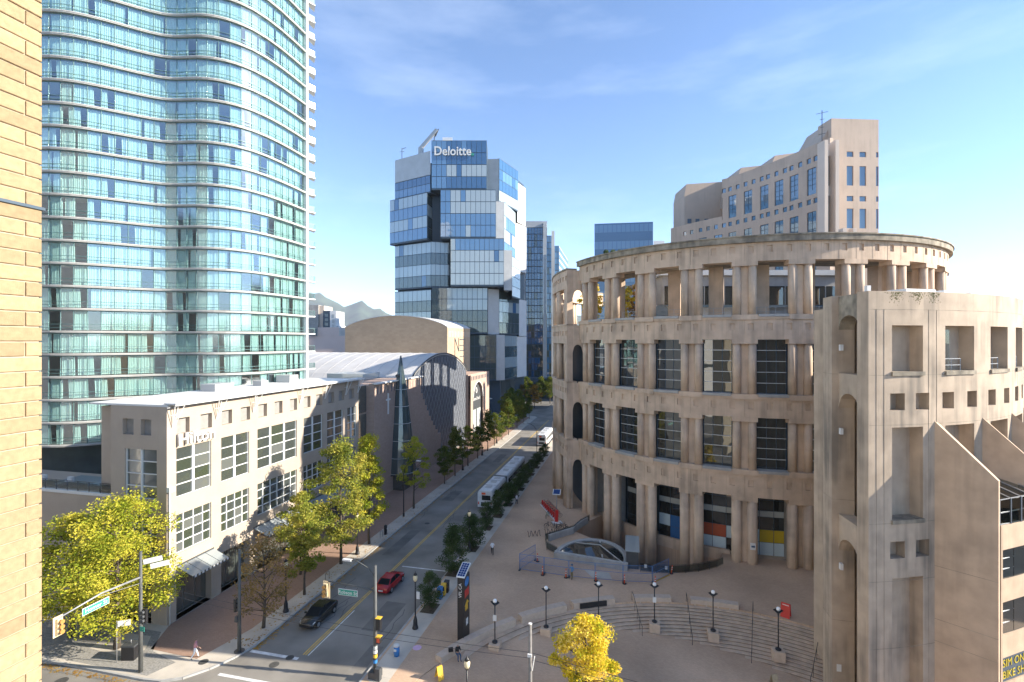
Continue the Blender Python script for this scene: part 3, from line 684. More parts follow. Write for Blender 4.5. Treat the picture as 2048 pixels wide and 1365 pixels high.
# left ring segment (turns the corner behind the main ring)
seg = thing('library_wing', 'curved end wall of the library colonnade beside the street', 'wall', (-11,86,0))
SC = Vector((30.5, 104.5)); SR = hypot(-10.4-30.5, 83.3-104.5)
def sgp(t, R, z=0): a = rad(t); return Vector((SC.x+R*sin(a), SC.y-R*cos(a), z))
s0 = -math.degrees(atan2(30.5+10.4, 104.5-83.3))
LEV2 = [(0,8.4),(11.4,18.0),(21.0,27.6),(30.6,36.8)]
us = [s0-60+2.0*q for q in range(31)]
for (z0, z1) in ((8.4,11.4),(18.0,21.0),(27.6,30.6),(36.8,39.9)):
    zs = [z0, z0+1.3, z0+2.1, z1]
    us2 = sorted(us+[u+.95 for u in us[:-1]])
    gridwall(MB_ := MB(), us2, zs, lambda a, b: .16 if b == 1 and a % 2 == 1 else 0, lambda u,z,d: tuple(sgp(u, SR-d, z)), back=1.7); MB_.build('band_panel', 'stone', seg)
    mb = MB()
    for q in range(30):
        P = [sgp(us[q],SR-1.75),sgp(us[q],SR+.15),sgp(us[q+1],SR+.15),sgp(us[q+1],SR-1.75)]
        mb.hexa([Vector((v.x,v.y,z1-.02)) for v in P]+[Vector((v.x,v.y,z1+.25)) for v in P])
    mb.build('sill_course', 'stone' if z1 < 39 else 'stone_d', seg)
for li, (z0, z1) in enumerate(LEV2):
    me = column_mesh(z1-z0+.02, .5 if li else .6)
    for q in range(0, 8):
        for o_ in ((-.2, -1.7) if q else (-.7, -2.1)):
            p = sgp(s0-q*7.2+o_, SR-.55); put('column', me, seg, Matrix.Translation((p.x,p.y,z0)))
    if li in (1,2):
        for q in range(4):
            for r in range(5):
                a = sgp(s0-q*7.2-3.2, SR-.9, z0+.1+r*1.3); b = sgp(s0-q*7.2-6.0, SR-.9, z0+.1+r*1.3)
                mb = MB(); mb.bar(a+Vector((0,0,.6)), b+Vector((0,0,.6)), .04, 1.2); mb.build('pane', 'darkglass', seg)
    # end pier and arch link back to the main ring
    mb = MB(); P = [sgp(s0-1.2,SR),sgp(s0,SR),sgp(s0,SR-1.0),sgp(s0-1.2,SR-1.0)]
    mb.hexa([Vector((v.x,v.y,z0)) for v in P[::-1]]+[Vector((v.x,v.y,z1)) for v in P[::-1]]); mb.build('end_pier', 'stone', seg)
    a = sgp(s0, SR-1.0); b = lp(T0, 28.9)
    mb = MB(); n = 8; dv = (b-a); 
    for q in range(n):
        u0, u1 = q/n, (q+1)/n; h = lambda u: z1-.2-1.3*(1-sqrt(max(0,1-(2*u-1)**2)))
        p, r_ = a+dv*u0, a+dv*u1; off = Vector((dv.y,-dv.x,0)).normalized()*-.9
        P = [p, r_, r_+off, p+off]
        mb.hexa([Vector((P[0].x,P[0].y,h(u0))),Vector((P[1].x,P[1].y,h(u1))),Vector((P[2].x,P[2].y,h(u1))),Vector((P[3].x,P[3].y,h(u0)))]+[Vector((v.x,v.y,z1+.01)) for v in P])
    mb.build('arch', 'stone', seg)
    mb = MB(); P = [a, b, b+off, a+off]; mb.hexa([Vector((v.x,v.y,z1)) for v in P]+[Vector((v.x,v.y,z1+3.0)) for v in P]); mb.build('link_panel', 'stone', seg)
mb = MB()
for q in range(30):
    P = [sgp(us[q],SR-4.5),sgp(us[q],SR-3.6),sgp(us[q+1],SR-3.6),sgp(us[q+1],SR-4.5)]
    mb.hexa([Vector((v.x,v.y,0)) for v in P]+[Vector((v.x,v.y,30.2)) for v in P])
mb.build('inner_wall', 'mull', seg)

# ================================================================== FOREGROUND GATE BUILDING (right)
gate = thing('gate_building', 'stained concrete building with square openings and sloping buttress fins beside the steps', 'building', (20,46,-3.2))
FC = Vector((7.15,76.13)); FR = 34.6; ZT = 31.8; ZB = -3.2
def fp(ph, R, z=0): a = rad(ph); return Vector((FC.x+R*sin(a), FC.y-R*cos(a), z))
PH0, PH1 = 17.4, 84.0  # unseen far end extended to keep a strip of sun off the plaza
opT = [(20.6,25.2),(28.9,34.6),(38.6,44.2),(48.0,53.6),(57.4,63)]
sqs = [20.1+.25, 24.1, 28.4, 33.1, 38.0, 42.8, 47.6, 52.4, 57.2, 62]
us = sorted(set([PH0,PH1]+[v for o_ in opT for v in o_]+[v for q in sqs for v in (q,q+2.1)]+[18.9,27,36.4,46,55,66,69,72,75,78,81]))
zs = [ZB, -2.2, 9.9, 11.4, 12.7, 14.3, 21.4, 22.7, 24.0, 25.6, 29.2, 30.9, ZT]
def gdep(a, b):
    m = (us[a]+us[a+1])/2
    inT = [q for q, o_ in enumerate(opT) if o_[0] < m < o_[1]]; inS = [q for q, v in enumerate(sqs) if v < m < v+2.1]
    if b == 9 and inT: return 1.05
    if b == 7 and inS: return .75
    if b == 5 and inT: return 1.05
    if b == 3 and inS and inS[0] < 2: return .75
    if b in (0,1) and inT and inT[0] == 0: return 1.05
    return 0
gridwall(MB_ := MB(), us, zs, gdep, lambda u,z,d: tuple(fp(u, FR-d, z)), back=1.15); MB_.build('front_wall', 'conc', gate)
# joint grooves as proud panel edges
mb = MB()
for z in (30.4, 25.4, 21.6, 14.1, 9.7, 4.6):
    for q in range(18, 66): mb.bar(fp(q-.5,FR+.002,z), fp(q+.52,FR+.002,z), .008, .03)
for ph in (18.45, 19.5, 26.1, 27.4): mb.bar(fp(ph,FR+.002,ZB), fp(ph,FR+.002,30.4), .03, .008)
mb.build('panel_joint', 'stone_d', gate)
# ledges under openings
for o_ in opT[:4]:
    for z in (25.6, 14.3):
        mb = MB(); P = [fp(o_[0]-.1,FR+.14),fp(o_[1]+.1,FR+.14),fp(o_[1]+.1,FR-1.0),fp(o_[0]-.1,FR-1.0)]
        mb.hexa([Vector((v.x,v.y,z-.25)) for v in P]+[Vector((v.x,v.y,z+.05)) for v in P]); mb.build('ledge', 'stone_d', gate)
for q, o_ in enumerate(opT[1:4]):
    a, b = fp(o_[0]+.2,FR-.95), fp((o_[0]+o_[1])/2+.4,FR-.95)
    mb = MB(); mb.bar((a.x,a.y,27.3),(b.x,b.y,27.3), .06, 3.2); mb.build('loggia_glass', 'clear', gate)
    mb = MB(); c, d = fp(o_[0]+.1,FR-.3), fp((o_[0]+o_[1])/2+.8,FR-.3)
    for z in (26.1,26.6): mb.bar((c.x,c.y,z),(d.x,d.y,z), .05, .05)
    for t in (0,.5,1): e = c.lerp(d,t); mb.bar((e.x,e.y,25.6),(e.x,e.y,26.6), .05, .05)
    mb.build('loggia_railing', 'midgrey', gate)
for v in sqs[3:7]:
    a, b = fp(v+.1,FR-.7), fp(v+2.0,FR-.7); mb = MB(); mb.bar((a.x,a.y,23.35),(b.x,b.y,23.35), .04, 1.2); mb.build('small_window', 'clear', gate)
# solid body behind and roof
mb = MB()
for q in range(22, 82, 3):
    ri = FR-9 if q < 62 else FR-3.2
    P = [fp(q,ri),fp(q,FR-1.17),fp(q+3,FR-1.17),fp(q+3,ri)]
    mb.hexa([Vector((v.x,v.y,ZB)) for v in P[::-1]]+[Vector((v.x,v.y,30.9)) for v in P[::-1]])
mb.build('body', 'conc', gate)
for q in (28,36,44):
    mb = MB(); p = fp(q+2,FR-3); mb.obox((p.x,p.y), rad(q), 3.2, 1.6, 30.9, 32.3); mb.build('roof_light', 'wpanel', gate)
mb = MB(); p = fp(17.9, FR-.45); mb.obox((p.x,p.y), rad(17), .3, .3, ZT, ZT+.45); mb.build('roof_box', 'white', gate)
# moss hanging from the parapet
mb = MB(); R = random.Random(2)
for c_ in (21.2, 24.4, 26.9):
    for q in range(130):
        ph = c_+R.gauss(0,.55); z = ZT-.05-abs(R.gauss(0,.35)); r = .012+.022*R.random(); p = fp(ph, FR+.004+.01*R.random())
        mb.add([(p.x+r*R.uniform(-1,1),p.y-.004,z+r),(p.x-r,p.y-.005*R.random(),z),(p.x,p.y-.005,z-2*r),(p.x+r,p.y,z)], [(0,1,2,3)])
stuff(mb.build('parapet_moss', 'moss', gate))
# back pillar of the portal and arched links
mb = MB(); mb.box(16.55,47.5,ZB,18.25,49.5,ZT); mb.build('portal_pillar', 'conc', gate)
mb = MB()
for z in (25.2,14.6,4.4): mb.box(16.545,47.495,z,18.255,49.505,z+.03)
for y in (48.2,48.9): mb.box(16.545,y,ZB,16.56,y+.03,ZT-.8)
mb.build('pillar_joint', 'stone_d', gate)
def linkbeam(z0, z1, spring):
    mb = MB(); n = 10; a = fp(PH0+.15, FR-1.55); Y0, Y1 = 44.3, 47.52; x0, x1 = 17.05, 18.2
    for q in range(n):
        u0, u1 = q/n, (q+1)/n; h = lambda u: spring+(z0-spring)*sqrt(max(0,1-(2*u-1)**2))
        y0, y1 = Y0+(Y1-Y0)*u0, Y0+(Y1-Y0)*u1
        mb.hexa([(x0+.3*(1-u0),y0,h(u0)),(x1+.3*(1-u0),y0,h(u0)),(x1+.3*(1-u1),y1,h(u1)),(x0+.3*(1-u1),y1,h(u1)),(x0+.3*(1-u0),y0,z1),(x1+.3*(1-u0),y0,z1),(x1+.3*(1-u1),y1,z1),(x0+.3*(1-u1),y1,z1)])
    mb.build('portal_arch', 'stone_d' if z1 > 31 else 'conc', gate)
linkbeam(30.1, 31.75, 28.9); linkbeam(23.7, 25.3, 22.3); linkbeam(11.7, 13.4, 10.3)
for z in (27.2, 20.2, 8.9):
    mb = MB(); mb.box(16.98,46.9,z,17.2,47.25,z+.5); mb.build('wall_light', 'white', gate)
mb = MB(); mb.box(16.9,47.44,.1,17.25,47.47,.7); mb.build('notice', 'white', gate)
# buttress fins
for q, ph in enumerate((27.0, 36.4, 45.8, 55.2)):
    a = fp(ph, FR-.1); dr = Vector((2.8,-2.2,0)).normalized(); rot = Matrix.Rotation(rad((ph-27.0)*.9),3,'Z'); dr = rot @ dr; b = a+dr*3.7; n = Vector((-dr.y,dr.x,0))*.24
    mb = MB(); mb.hexa([a+n*0+Vector((0,0,ZB)), b+Vector((0,0,ZB)), b+n*2+Vector((0,0,ZB)), a+n*2+Vector((0,0,ZB)), a+Vector((0,0,21.9)), b+Vector((0,0,17.9)), b+n*2+Vector((0,0,17.9)), a+n*2+Vector((0,0,21.9))])
    mb.build('buttress', 'concfin', gate)
    mb = MB()
    sdv = -n.normalized()*.002
    for z in (10.6, 6.5, 4.8, 1.0): mb.bar(a+sdv+Vector((0,0,z)), b+sdv+Vector((0,0,z)), .01, .025)
    mb.build('buttress_joint', 'stone_d', gate)
# office bays between the fins
for q, (p0, p1) in enumerate(((30.1,37.8),(39.5,47.2),(48.9,56.6))):
    Ro = FR+3.15
    us3 = [p0, p0+.3, p1-.3, p1]; zs3 = [ZB,3.1,4.95,6.6,9.0,10.6,12.8,14.6]
    gridwall(MB_ := MB(), us3, zs3, lambda a,b: .25 if a == 1 and b in (1,3,5) else 0, lambda u,z,d: tuple(fp(u,Ro-d,z)), back=3.0); MB_.build('bay_wall', 'concfin', gate)
    for (z0, z1) in ((3.1,4.95),(6.6,9.0),(10.6,12.8)):
        for c in range(3):
            a, b = fp(p0+.3+(p1-p0-.6)*c/3+.05,Ro-.18), fp(p0+.3+(p1-p0-.6)*(c+1)/3-.05,Ro-.18)
            mb = MB(); mb.bar((a.x,a.y,(z0+z1)/2),(b.x,b.y,(z0+z1)/2), .04, z1-z0); mb.build('bay_window', 'darkglass', gate)
        mb = MB()
        for z in (z0+(z1-z0)*.33, z0+(z1-z0)*.68):
            a, b = fp(p0+.3,Ro-.14,z), fp(p1-.3,Ro-.14,z); mb.bar(a,b,.05,.05)
        mb.build('bay_mullion', 'lightmull', gate)
    for c in range(4):
        a, b = fp(p0+(p1-p0)*c/4+.03,Ro-.1), fp(p0+(p1-p0)*(c+1)/4-.03,Ro-.1); c2, d2 = fp(p0+(p1-p0)*c/4+.03,FR+.05), fp(p0+(p1-p0)*(c+1)/4-.03,FR+.05)
        mb = MB(); mb.hexa([(a.x,a.y,14.6),(b.x,b.y,14.6),(d2.x,d2.y,14.6),(c2.x,c2.y,14.6),(a.x,a.y,16.4),(b.x,b.y,16.4),(d2.x,d2.y,17.3),(c2.x,c2.y,17.3)]); mb.build('conservatory_pane', 'clear', gate)
    mb = MB()
    for c in range(5):
        a, c2 = fp(p0+(p1-p0)*c/4,Ro-.07), fp(p0+(p1-p0)*c/4,FR+.06); mb.bar((a.x,a.y,14.6),(a.x,a.y,16.45), .06, .06); mb.bar((a.x,a.y,16.45),(c2.x,c2.y,17.35), .06, .06)
    for z in (14.65,15.5,16.45): mb.bar(fp(p0,Ro-.07,z), fp(p1,Ro-.07,z), .06, .06)
    mb.build('conservatory_frame', 'midgrey', gate)
p = fp(30.6, FR+1.76); nv = Vector((sin(rad(33.2)),-cos(rad(33.2)),0))
mb = MB(); mb.obox((fp(33.2,FR+3.0).x,fp(33.2,FR+3.0).y), rad(33.2), 4.0, .05, 3.15, 4.9); mb.build('sign_board', 'mull', gate)
M['signyellow'] = mat('yellow sign lettering', (.45,.36,.03), .6, .1, 3)
for k_, (s_, z) in enumerate((('SIM ON',4.45),('BIKE SHO',3.6))): 
    pp = fp(30.5,FR+3.09); text('sign_lettering', s_, .8, facing((pp.x,pp.y,z), nv), 'signyellow', gate, .02, 'LEFT')
# louvre grille in the lowest opening
mb = MB()
for q in range(14): a, b = fp(20.8,FR-.9,ZB+.3+q*.28), fp(24.9,FR-.9,ZB+.3+q*.28); mb.bar(a,b,.12,.12)
mb.build('louvre_grille', 'midgrey', gate)
# ================================================================== HOTEL TOWER
hotel = thing('hotel_tower', 'tall wavy teal glass hotel tower with white floor bands', 'tower', (-66,62,0))
trace = [(-90,48.2),(-82,48.0),(-76.5,48.1),(-73.6,48.56),(-72.24,48.89),(-70.82,49.5),(-69.73,50.36),(-68.72,51.32),(-67.69,52.29),(-66.75,53.38),(-65.75,54.46),(-64.72,55.57),(-63.6,56.64),(-62.39,57.25),(-61.17,57.42),(-59.81,57.46),(-58.23,57.72),(-57.09,58.19),(-55.74,59.17),(-54.62,60.44),(-53.74,62.09),(-53.22,64.26),(-53.0,66.97),(-53.05,70.33),(-53.2,73.5)]
for _ in range(2):
    trace = [trace[0]]+[tuple((trace[i-1][k_]+2*trace[i][k_]+trace[i+1][k_])/4 for k_ in (0,1)) for i in range(1,len(trace)-1)]+[trace[-1]]
def resample(pts, step):
    L = [0]
    for a, b in zip(pts[:-1], pts[1:]): L.append(L[-1]+hypot(b[0]-a[0], b[1]-a[1]))
    n = round(L[-1]/step); out_ = []
    for k_ in range(n+1):
        s_ = L[-1]*k_/n; i = max(j for j in range(len(L)) if L[j] <= s_+1e-9); i = min(i, len(pts)-2); t = (s_-L[i])/(L[i+1]-L[i])
        out_.append((pts[i][0]+(pts[i+1][0]-pts[i][0])*t, pts[i][1]+(pts[i+1][1]-pts[i][1])*t))
    return out_
def offset(pts, d):
    o_ = []
    for i, p in enumerate(pts):
        a = Vector(pts[max(0,i-1)]); b = Vector(pts[min(len(pts)-1,i+1)]); t = (b-a).normalized(); n = Vector((t.y,-t.x)); o_.append((p[0]+n.x*d, p[1]+n.y*d))
    return o_
FP = resample(trace, 1.42); NPAN = len(FP)-1; FH = 2.95; Z00 = 61.71-FH*16-.05; NF = 27
fine = resample(trace, .7); slab_o = offset(fine, .36); slab_i = offset(fine, -3.2)
rail_o = offset(fine, .10)
bodyring = fine+[(-55.5,78),(-70,84),(-90,80)]
mb = MB(); mb.prism(offset(fine,-3.3)[::-1][::-1]+[(-57,76),(-70,82),(-89,78)], 0, Z00+FH*NF); mb.build('core', 'room', hotel)
mb = MB()
for a, b, c_, d_ in zip(slab_o[:-1], slab_o[1:], slab_i[1:], slab_i[:-1]):
    mb.hexa([(*a,0),(*b,0),(*c_,0),(*d_,0),(*a,.13),(*b,.13),(*c_,.13),(*d_,.13)])
so2 = offset(fine, .30)
for a, b, c_, d_ in zip(so2[:-1], so2[1:], slab_i[1:], slab_i[:-1]):
    mb.hexa([(*a,-.13),(*b,-.13),(*c_,-.13),(*d_,-.13),(*a,0),(*b,0),(*c_,0),(*d_,0)])
slab_me = mb.mesh('floor_band', 'slabwhite')
mb = MB()
for h in (.52, .98):
    for a, b in zip(rail_o[:-1], rail_o[1:]): mb.bar((*a,h),(*b,h), .05, .055)
frail = offset(FP, .10); fo = offset(FP, .02)
for p in frail: mb.bar((*p,.17),(*p,1.0), .045,.045)
rail_me = mb.mesh('railing', 'tealrail')
mb = MB()
for i, p in enumerate(fo): mb.bar((*p,.17),(*p,FH-.17), .07, .07)
for a, b in zip(fo[:-1], fo[1:]): mb.bar((*a,FH-.22),(*b,FH-.22), .06, .09)
frame_me = mb.mesh('window_frame', 'tealrail')
pw = hypot(FP[1][0]-FP[0][0], FP[1][1]-FP[0][1])
pane_me = pane_mesh('pane', pw-.06, FH-.42, 'teal', .015)
def curtain_me(x0, x1, seed, skew=0.):
    mb = MB(); R = random.Random(seed); n = max(4, int((x1-x0)/.09)); H = FH-.5; ph = R.random()*6
    V = []
    for i in range(n+1):
        x = x0+(x1-x0)*i/n; y = .05*(1 if i % 2 else -1)*(.6+.6*R.random()); sk = skew*(i/n-.5)
        V += [(x+sk*.0,y,0),(x-sk*.35,y,H)]
    mb.add(V, [(2*i,2*i+2,2*i+3,2*i+1) for i in range(n)], 0, False); return mb.mesh('curtain', 'curtain')
hw = pw/2
CUR = [curtain_me(-hw,hw,1),curtain_me(-hw,hw,2),curtain_me(-hw,hw*.55,3),curtain_me(-hw*.5,hw,4),curtain_me(-hw,-hw*.1,5,.5),curtain_me(hw*.1,hw,6,-.5),curtain_me(-hw,hw,8,.3)]
R = random.Random(11); rest = MB(); restc = MB(); made = 0
def xf(mb, me, mw):
    mb.add([mw @ v.co for v in me.vertices], [list(p.vertices) for p in me.polygons])
for f in range(NF):
    z = Z00+FH*f
    put('floor_band', slab_me, hotel, Matrix.Translation((0,0,z)))
    put('railing', rail_me, hotel, Matrix.Translation((0,0,z)))
    put('window_frame', frame_me, hotel, Matrix.Translation((0,0,z)))
    for i in range(NPAN):
        a, b = Vector(FP[i]), Vector(FP[i+1]); m = (a+b)/2; ang = atan2(b.y-a.y, b.x-a.x)
        mw = Matrix.Translation((m.x,m.y,z+.2)) @ Matrix.Rotation(ang+rad(R.uniform(-.4,.4)),4,'Z')
        u = R.random(); cm = None
        if u < .62: cm = R.choice([CUR[0],CUR[1],CUR[6]])
        elif u < .93: cm = R.choice(CUR[2:6])
        solo = 7 <= f <= 19 and i >= 9 and made < 300
        if solo:
            o = put('pane', pane_me, hotel, mw); made += 1
            if cm: put('curtain', cm, o, Matrix.Translation((0,.32,.02)))
        else:
            xf(rest, pane_me, mw)
            if cm: xf(restc, cm, mw @ Matrix.Translation((0,.32,.02)))
stuff(rest.build('panes', 'teal', hotel)); stuff(restc.build('curtains', 'curtain', hotel))
mb = MB(); mb.box(-53.35,73.3,8,-52.75,73.75,Z00+FH*NF); mb.build('corner_trim', 'white', hotel)
mb = MB(); mb.prism([(-53.6,73.9),(-53.0,73.9),(-52.4,75.2),(-53.6,76.6)], 0, .18); bal = mb.mesh('balcony', 'white')
mb = MB(); Q = [(-53.05,74.0),(-52.5,75.2),(-53.6,76.5)]
for a, b in zip(Q[:-1],Q[1:]): mb.bar((*a,1.05),(*b,1.05), .05,.05); mb.bar((*a,.62),(*b,.62), .015,.8, 1)
for q in Q: mb.bar((*q,.1),(*q,1.05), .05,.05)
brl = mb.mesh('balcony_railing', ['tealrail','teal'])
for f in range(NF): b = put('balcony', bal, hotel, Matrix.Translation((0,0,Z00+FH*f-.1))); put('balcony_railing', brl, b)
mb = MB(); mb.prism([(-57,73.9),(-53.5,74.0),(-60.8,83.2),(-66,82.6)], 0, Z00+FH*NF); mb.build('rear_wall', 'panel', hotel)

# ================================================================== HOTEL PODIUM
pod = thing('hotel_podium', 'pale stone hotel podium on the street corner lettered Hilton', 'building', (-48,57,0))
XF = -44.4
bays = [(41.0,45.3),(46.65,50.85),(52.2,59.6),(61.05,65.5),(66.6,70.9),(72.1,74.8)]
sq = [41.06,43.9,46.72,49.51,52.36,55.22,58.17,61.1,63.88,66.9,69.7,72.6]
us = sorted(set([39.95,75.5]+[v for b in bays for v in b]+[v for q in sq for v in (q,q+1.5)])); zs = [0,4.4,6.6,10.5,12.25,17.2,18.6,20.2,21.5]
def pdep(a, b):
    m = (us[a]+us[a+1])/2; inb = any(q[0] < m < q[1] for q in bays); ins = any(q < m < q+1.5 for q in sq)
    if b in (2,4) and inb: return .32
    if b == 0 and inb: return .8
    if b == 6 and ins: return .45
    return 0
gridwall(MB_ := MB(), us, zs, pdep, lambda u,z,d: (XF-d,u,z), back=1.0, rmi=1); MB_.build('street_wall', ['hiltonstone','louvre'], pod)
us4 = [-51.4,-49.9,-49.6,-48.5,-47.6,-46.3,-45.62,-45.41]; 
def ldep(a, b):
    m = (us4[a]+us4[a+1])/2
    if b in (2,4) and -49.6 < m < -45.62: return .32
    if b == 6 and (-49.9 < m < -48.5 or -47.6 < m < -46.3): return .45
    if b == 0 and -49.9 < m < -46.3: return .8
    return 0
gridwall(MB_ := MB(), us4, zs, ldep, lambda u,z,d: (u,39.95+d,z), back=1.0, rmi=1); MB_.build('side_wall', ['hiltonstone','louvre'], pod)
mb = MB(); mb.box(-54,41,0,-45.45,75.3,21.2); mb.box(-51.38,40.97,0,-45.45,41.0,21.3); mb.build('body', 'hiltonstone', pod)
mb = MB(); mb.box(-54.3,75.3,0,-45.4,75.5,21.4); mb.build('end_wall', 'hiltonstone', pod)
mb = MB(); mb.box(-54.2,39.97,21.5,XF+.02,75.6,21.68); mb.build('roof', 'white', pod)
for (x0,y0,w,d,h) in ((-52.6,52,2.2,3.0,.9),(-51.8,60,1.4,1.4,.7),(-52.8,66,2.4,2.0,1.1)):
    mb = MB(); mb.box(x0,y0,21.68,x0+w,y0+d,21.68+h); mb.build('roof_unit', 'panel', pod)
# pool terrace to the left of the corner block
mb = MB(); mb.box(-110,40.6,0,-51.45,47.3,11.9); mb.build('terrace_base', 'hiltonstone', pod)
mb = MB(); mb.box(-110,40.5,11.9,-51.45,40.8,12.2); mb.build('terrace_kerb', 'white', pod)
mb = MB(); mb.box(-64,43.2,11.91,-54.5,46.3,11.95); mb.build('pool', 'b2', pod)
for q in range(16):
    mb = MB(); x = -52.2-q*1.5
    mb.bar((x,40.65,12.2),(x,40.65,13.2),.05,.05); mb.bar((x,40.65,13.2),(x-1.5,40.65,13.2),.05,.05); mb.bar((x,40.65,12.4),(x-1.5,40.65,12.4),.04,.04); mb.build('terrace_railing', 'black', pod)
    mb = MB(); mb.box(x-1.4,40.64,12.45,x-.1,40.66,13.1); mb.build('railing_pane', 'clear', pod)
for i_, x in enumerate((-66,-69.5,-73,-76.5,-62)):
    mb = MB(); mb.box(x,41.8,11.9,x+.65,43.6,12.25); mb.box(x,43.3,12.25,x+.65,43.6,12.65); tag(mb.build('sun_lounger','white'), 'white sun lounger on the hotel pool terrace, '+['second','third','fourth','fifth','first'][i_]+' from the corner block', 'sun lounger', 'loungers on the hotel pool terrace')
M['hglass2'] = glass('podium glass with pale blind', (.12,.13,.125), .62, False, .07); M['hglass3'] = glass('green tinted podium glass', (.05,.062,.042), .62, False, .07)  # second glass is paler, third has a dull green tint
# side windows, panes, frames
def podwin(P, u0, u1, z0, z1, ucuts, zcuts, heavy):
    fr = MB(); us_ = [u0]+[u0+(u1-u0)*c for c in ucuts]+[u1]; zs_ = [z0]+[z0+(z1-z0)*c for c in zcuts]+[z1]
    for u in us_: fr.bar(P(u,z0,.20),P(u,z1,.20), .28 if (heavy and u0 < u < u1) else .10, .10, 0, (1,0,0))
    for z in zs_: fr.bar(P(u0,z,.22),P(u1,z,.22), .08, .09)
    fr.build('window_frame', 'white', pod)
    for a, b in zip(us_[:-1],us_[1:]):
        for c, d in zip(zs_[:-1],zs_[1:]):
            g = MB(); g.quad(P(a+.04,c+.04,.255),P(b-.04,c+.04,.255),P(b-.04,d-.04,.255+random.uniform(-.012,.012)),P(a+.04,d-.04,.255)); g.build('pane', random.choice(['hglass','hglass','hglass2','hglass','hglass3']), pod)
SP = lambda u,z,d: (XF-d,u,z); LP = lambda u,z,d: (u,39.95+d,z)
for b in bays: podwin(SP, b[0], b[1], 12.25, 17.2, [.33,.68] if b[1]-b[0] > 6 else [.5], [.25,.5,.75], True)
for b in bays[:5]: podwin(SP, b[0], b[1], 6.6, 10.5, [.15,.33,.5,.67,.85] if b[1]-b[0] > 6 else [.22,.5,.77], [.26,.52,.78], False)
podwin(LP, -49.6, -45.65, 12.25, 17.2, [.5], [.25,.5,.75], True); podwin(LP, -49.6, -45.65, 6.6, 10.5, [.22,.5,.77], [.26,.52,.78], False)
for b in bays+[None]:
    if b:
        for c in range(3):
            u0 = b[0]+(b[1]-b[0])*c/3; g = MB(); g.quad(SP(u0+.05,.15,.7),SP(u0+(b[1]-b[0])/3-.05,.15,.7),SP(u0+(b[1]-b[0])/3-.05,4.3,.7),SP(u0+.05,4.3,.7)); g.build('shop_window', 'hglass', pod)
    else: g = MB(); g.quad(LP(-49.8,.15,.7),LP(-46.4,.15,.7),LP(-46.4,4.3,.7),LP(-49.8,4.3,.7)); g.build('shop_window','hglass',pod)
# white canopy along the roof edge with V brackets
mb = MB(); mb.box(XF-.4,40.0,21.72,XF+1.0,75.6,21.86); mb.box(XF+.92,40.0,21.6,XF+1.02,75.6,21.86); mb.build('canopy', 'white', pod)
mb = MB(); mb.box(XF+.3,39.6,21.40,XF+.42,75.4,21.5); mb.build('canopy_rail', 'midgrey', pod)
for y in (40.6,46.05,51.5,60.3,65.95,71.5,75.1):
    mb = MB(); f0 = (XF+.05,y,19.2)
    for dy, dx in ((-.55,.9),(.55,.9),(-.2,.5),(.2,.5)): mb.bar((XF+.05,y+dy*.2,19.4), (XF+dx,y+dy,21.6), .06, .06)
    mb.bar((XF+.05,y-.3,20.6),(XF+.05,y+.3,20.6),.06,.06); mb.build('canopy_bracket', 'white', pod)
text('sign_lettering', 'Hilton', 1.75, facing((XF+.3,43.2,18.0), (1,0,0)), 'white', pod, .2, bold=.012, sx=1.05)
# entrance awnings
def awning(y0, y1, lab):
    t = thing('awning', lab, 'awning', (XF,(y0+y1)/2,4.4))
    n = max(3, round((y1-y0)/1.3))
    for q in range(n):
        a, b = y0+(y1-y0)*q/n+.03, y0+(y1-y0)*(q+1)/n-.03
        mb = MB(); mb.hexa([(XF+.02,a,5.3),(XF+2.0,a,4.55),(XF+2.0,b,4.55),(XF+.02,b,5.3),(XF+.02,a,5.36),(XF+2.0,a,4.61),(XF+2.0,b,4.61),(XF+.02,b,5.36)]); mb.build('roof_panel', 'greyglass', t)
    mb = MB(); mb.bar((XF+2.0,y0,4.5),(XF+2.0,y1,4.5),.08,.22); mb.bar((XF+.05,y0,5.4),(XF+.05,y1,5.4),.1,.12); mb.build('gutter', 'darkgrey', t)
    for q in range(int((y1-y0)/.45)):
        y = y0+.2+q*.45; mb = MB(); mb.box(XF+2.05,y,4.42,XF+2.08,y+.22,4.62); mb.build('letter_block', 'white', t)
M['greyglass'] = glass('grey awning glass', (.30,.33,.33), .35, False, .1)
awning(41.0,45.6,'dark glass street awning under the first pair of podium windows'); awning(51.5,60.5,'long dark glass awning under the widest podium window')
awning(62,70,'dark glass awning near the theatre end of the podium')
mb = MB(); mb.tube([(XF+.18,40.1,0),(XF+.18,40.1,13.2)], .08, 8); mb.box(XF+.02,39.9,13.1,XF+.4,40.5,13.6); tag(mb.build('down_pipe','white'), 'white drain pipe with hopper at the podium corner', 'pipe')

# ================================================================== THEATRE / CHURCH
ch = thing('church_theatre', 'brick church theatre with diamond shingled drum and curved metal roof', 'building', (-55,105,0))
XC = -43.5
poly = [(79,0),(110.4,0),(110.4,5.6)]
n = 9
for q in range(n):
    t0, t1 = q/n, (q+1)/n; cy = lambda t: 110.4-11.4*t**.8; cz = lambda t: 5.6+11.2*t**1.15
    poly += [(cy(t0),cz(t1)),(cy(t1),cz(t1))]
poly += [(99.0,20.1),(79,20.5)]
mb = MB(); mb.plate([(XC,y,z) for y,z in poly], (1,0,0), 1.0); mb.build('brick_wall', 'churchbrick', ch)
mb = MB()
for q in range(14): mb.box(XC+.005, 80.0+q*1.35, 18.6, XC+.03, 80.2+q*1.35, 19.9)
mb.build('parapet_slots', 'mull', ch)
mb = MB(); mb.box(XC-.4,79,20.4,XC+.5,99,20.62); mb.build('coping', 'white', ch)
mb = MB(); mb.box(-60,79.02,0,XC-1.02,98,20.2); mb.build('body', 'churchbrick', ch)
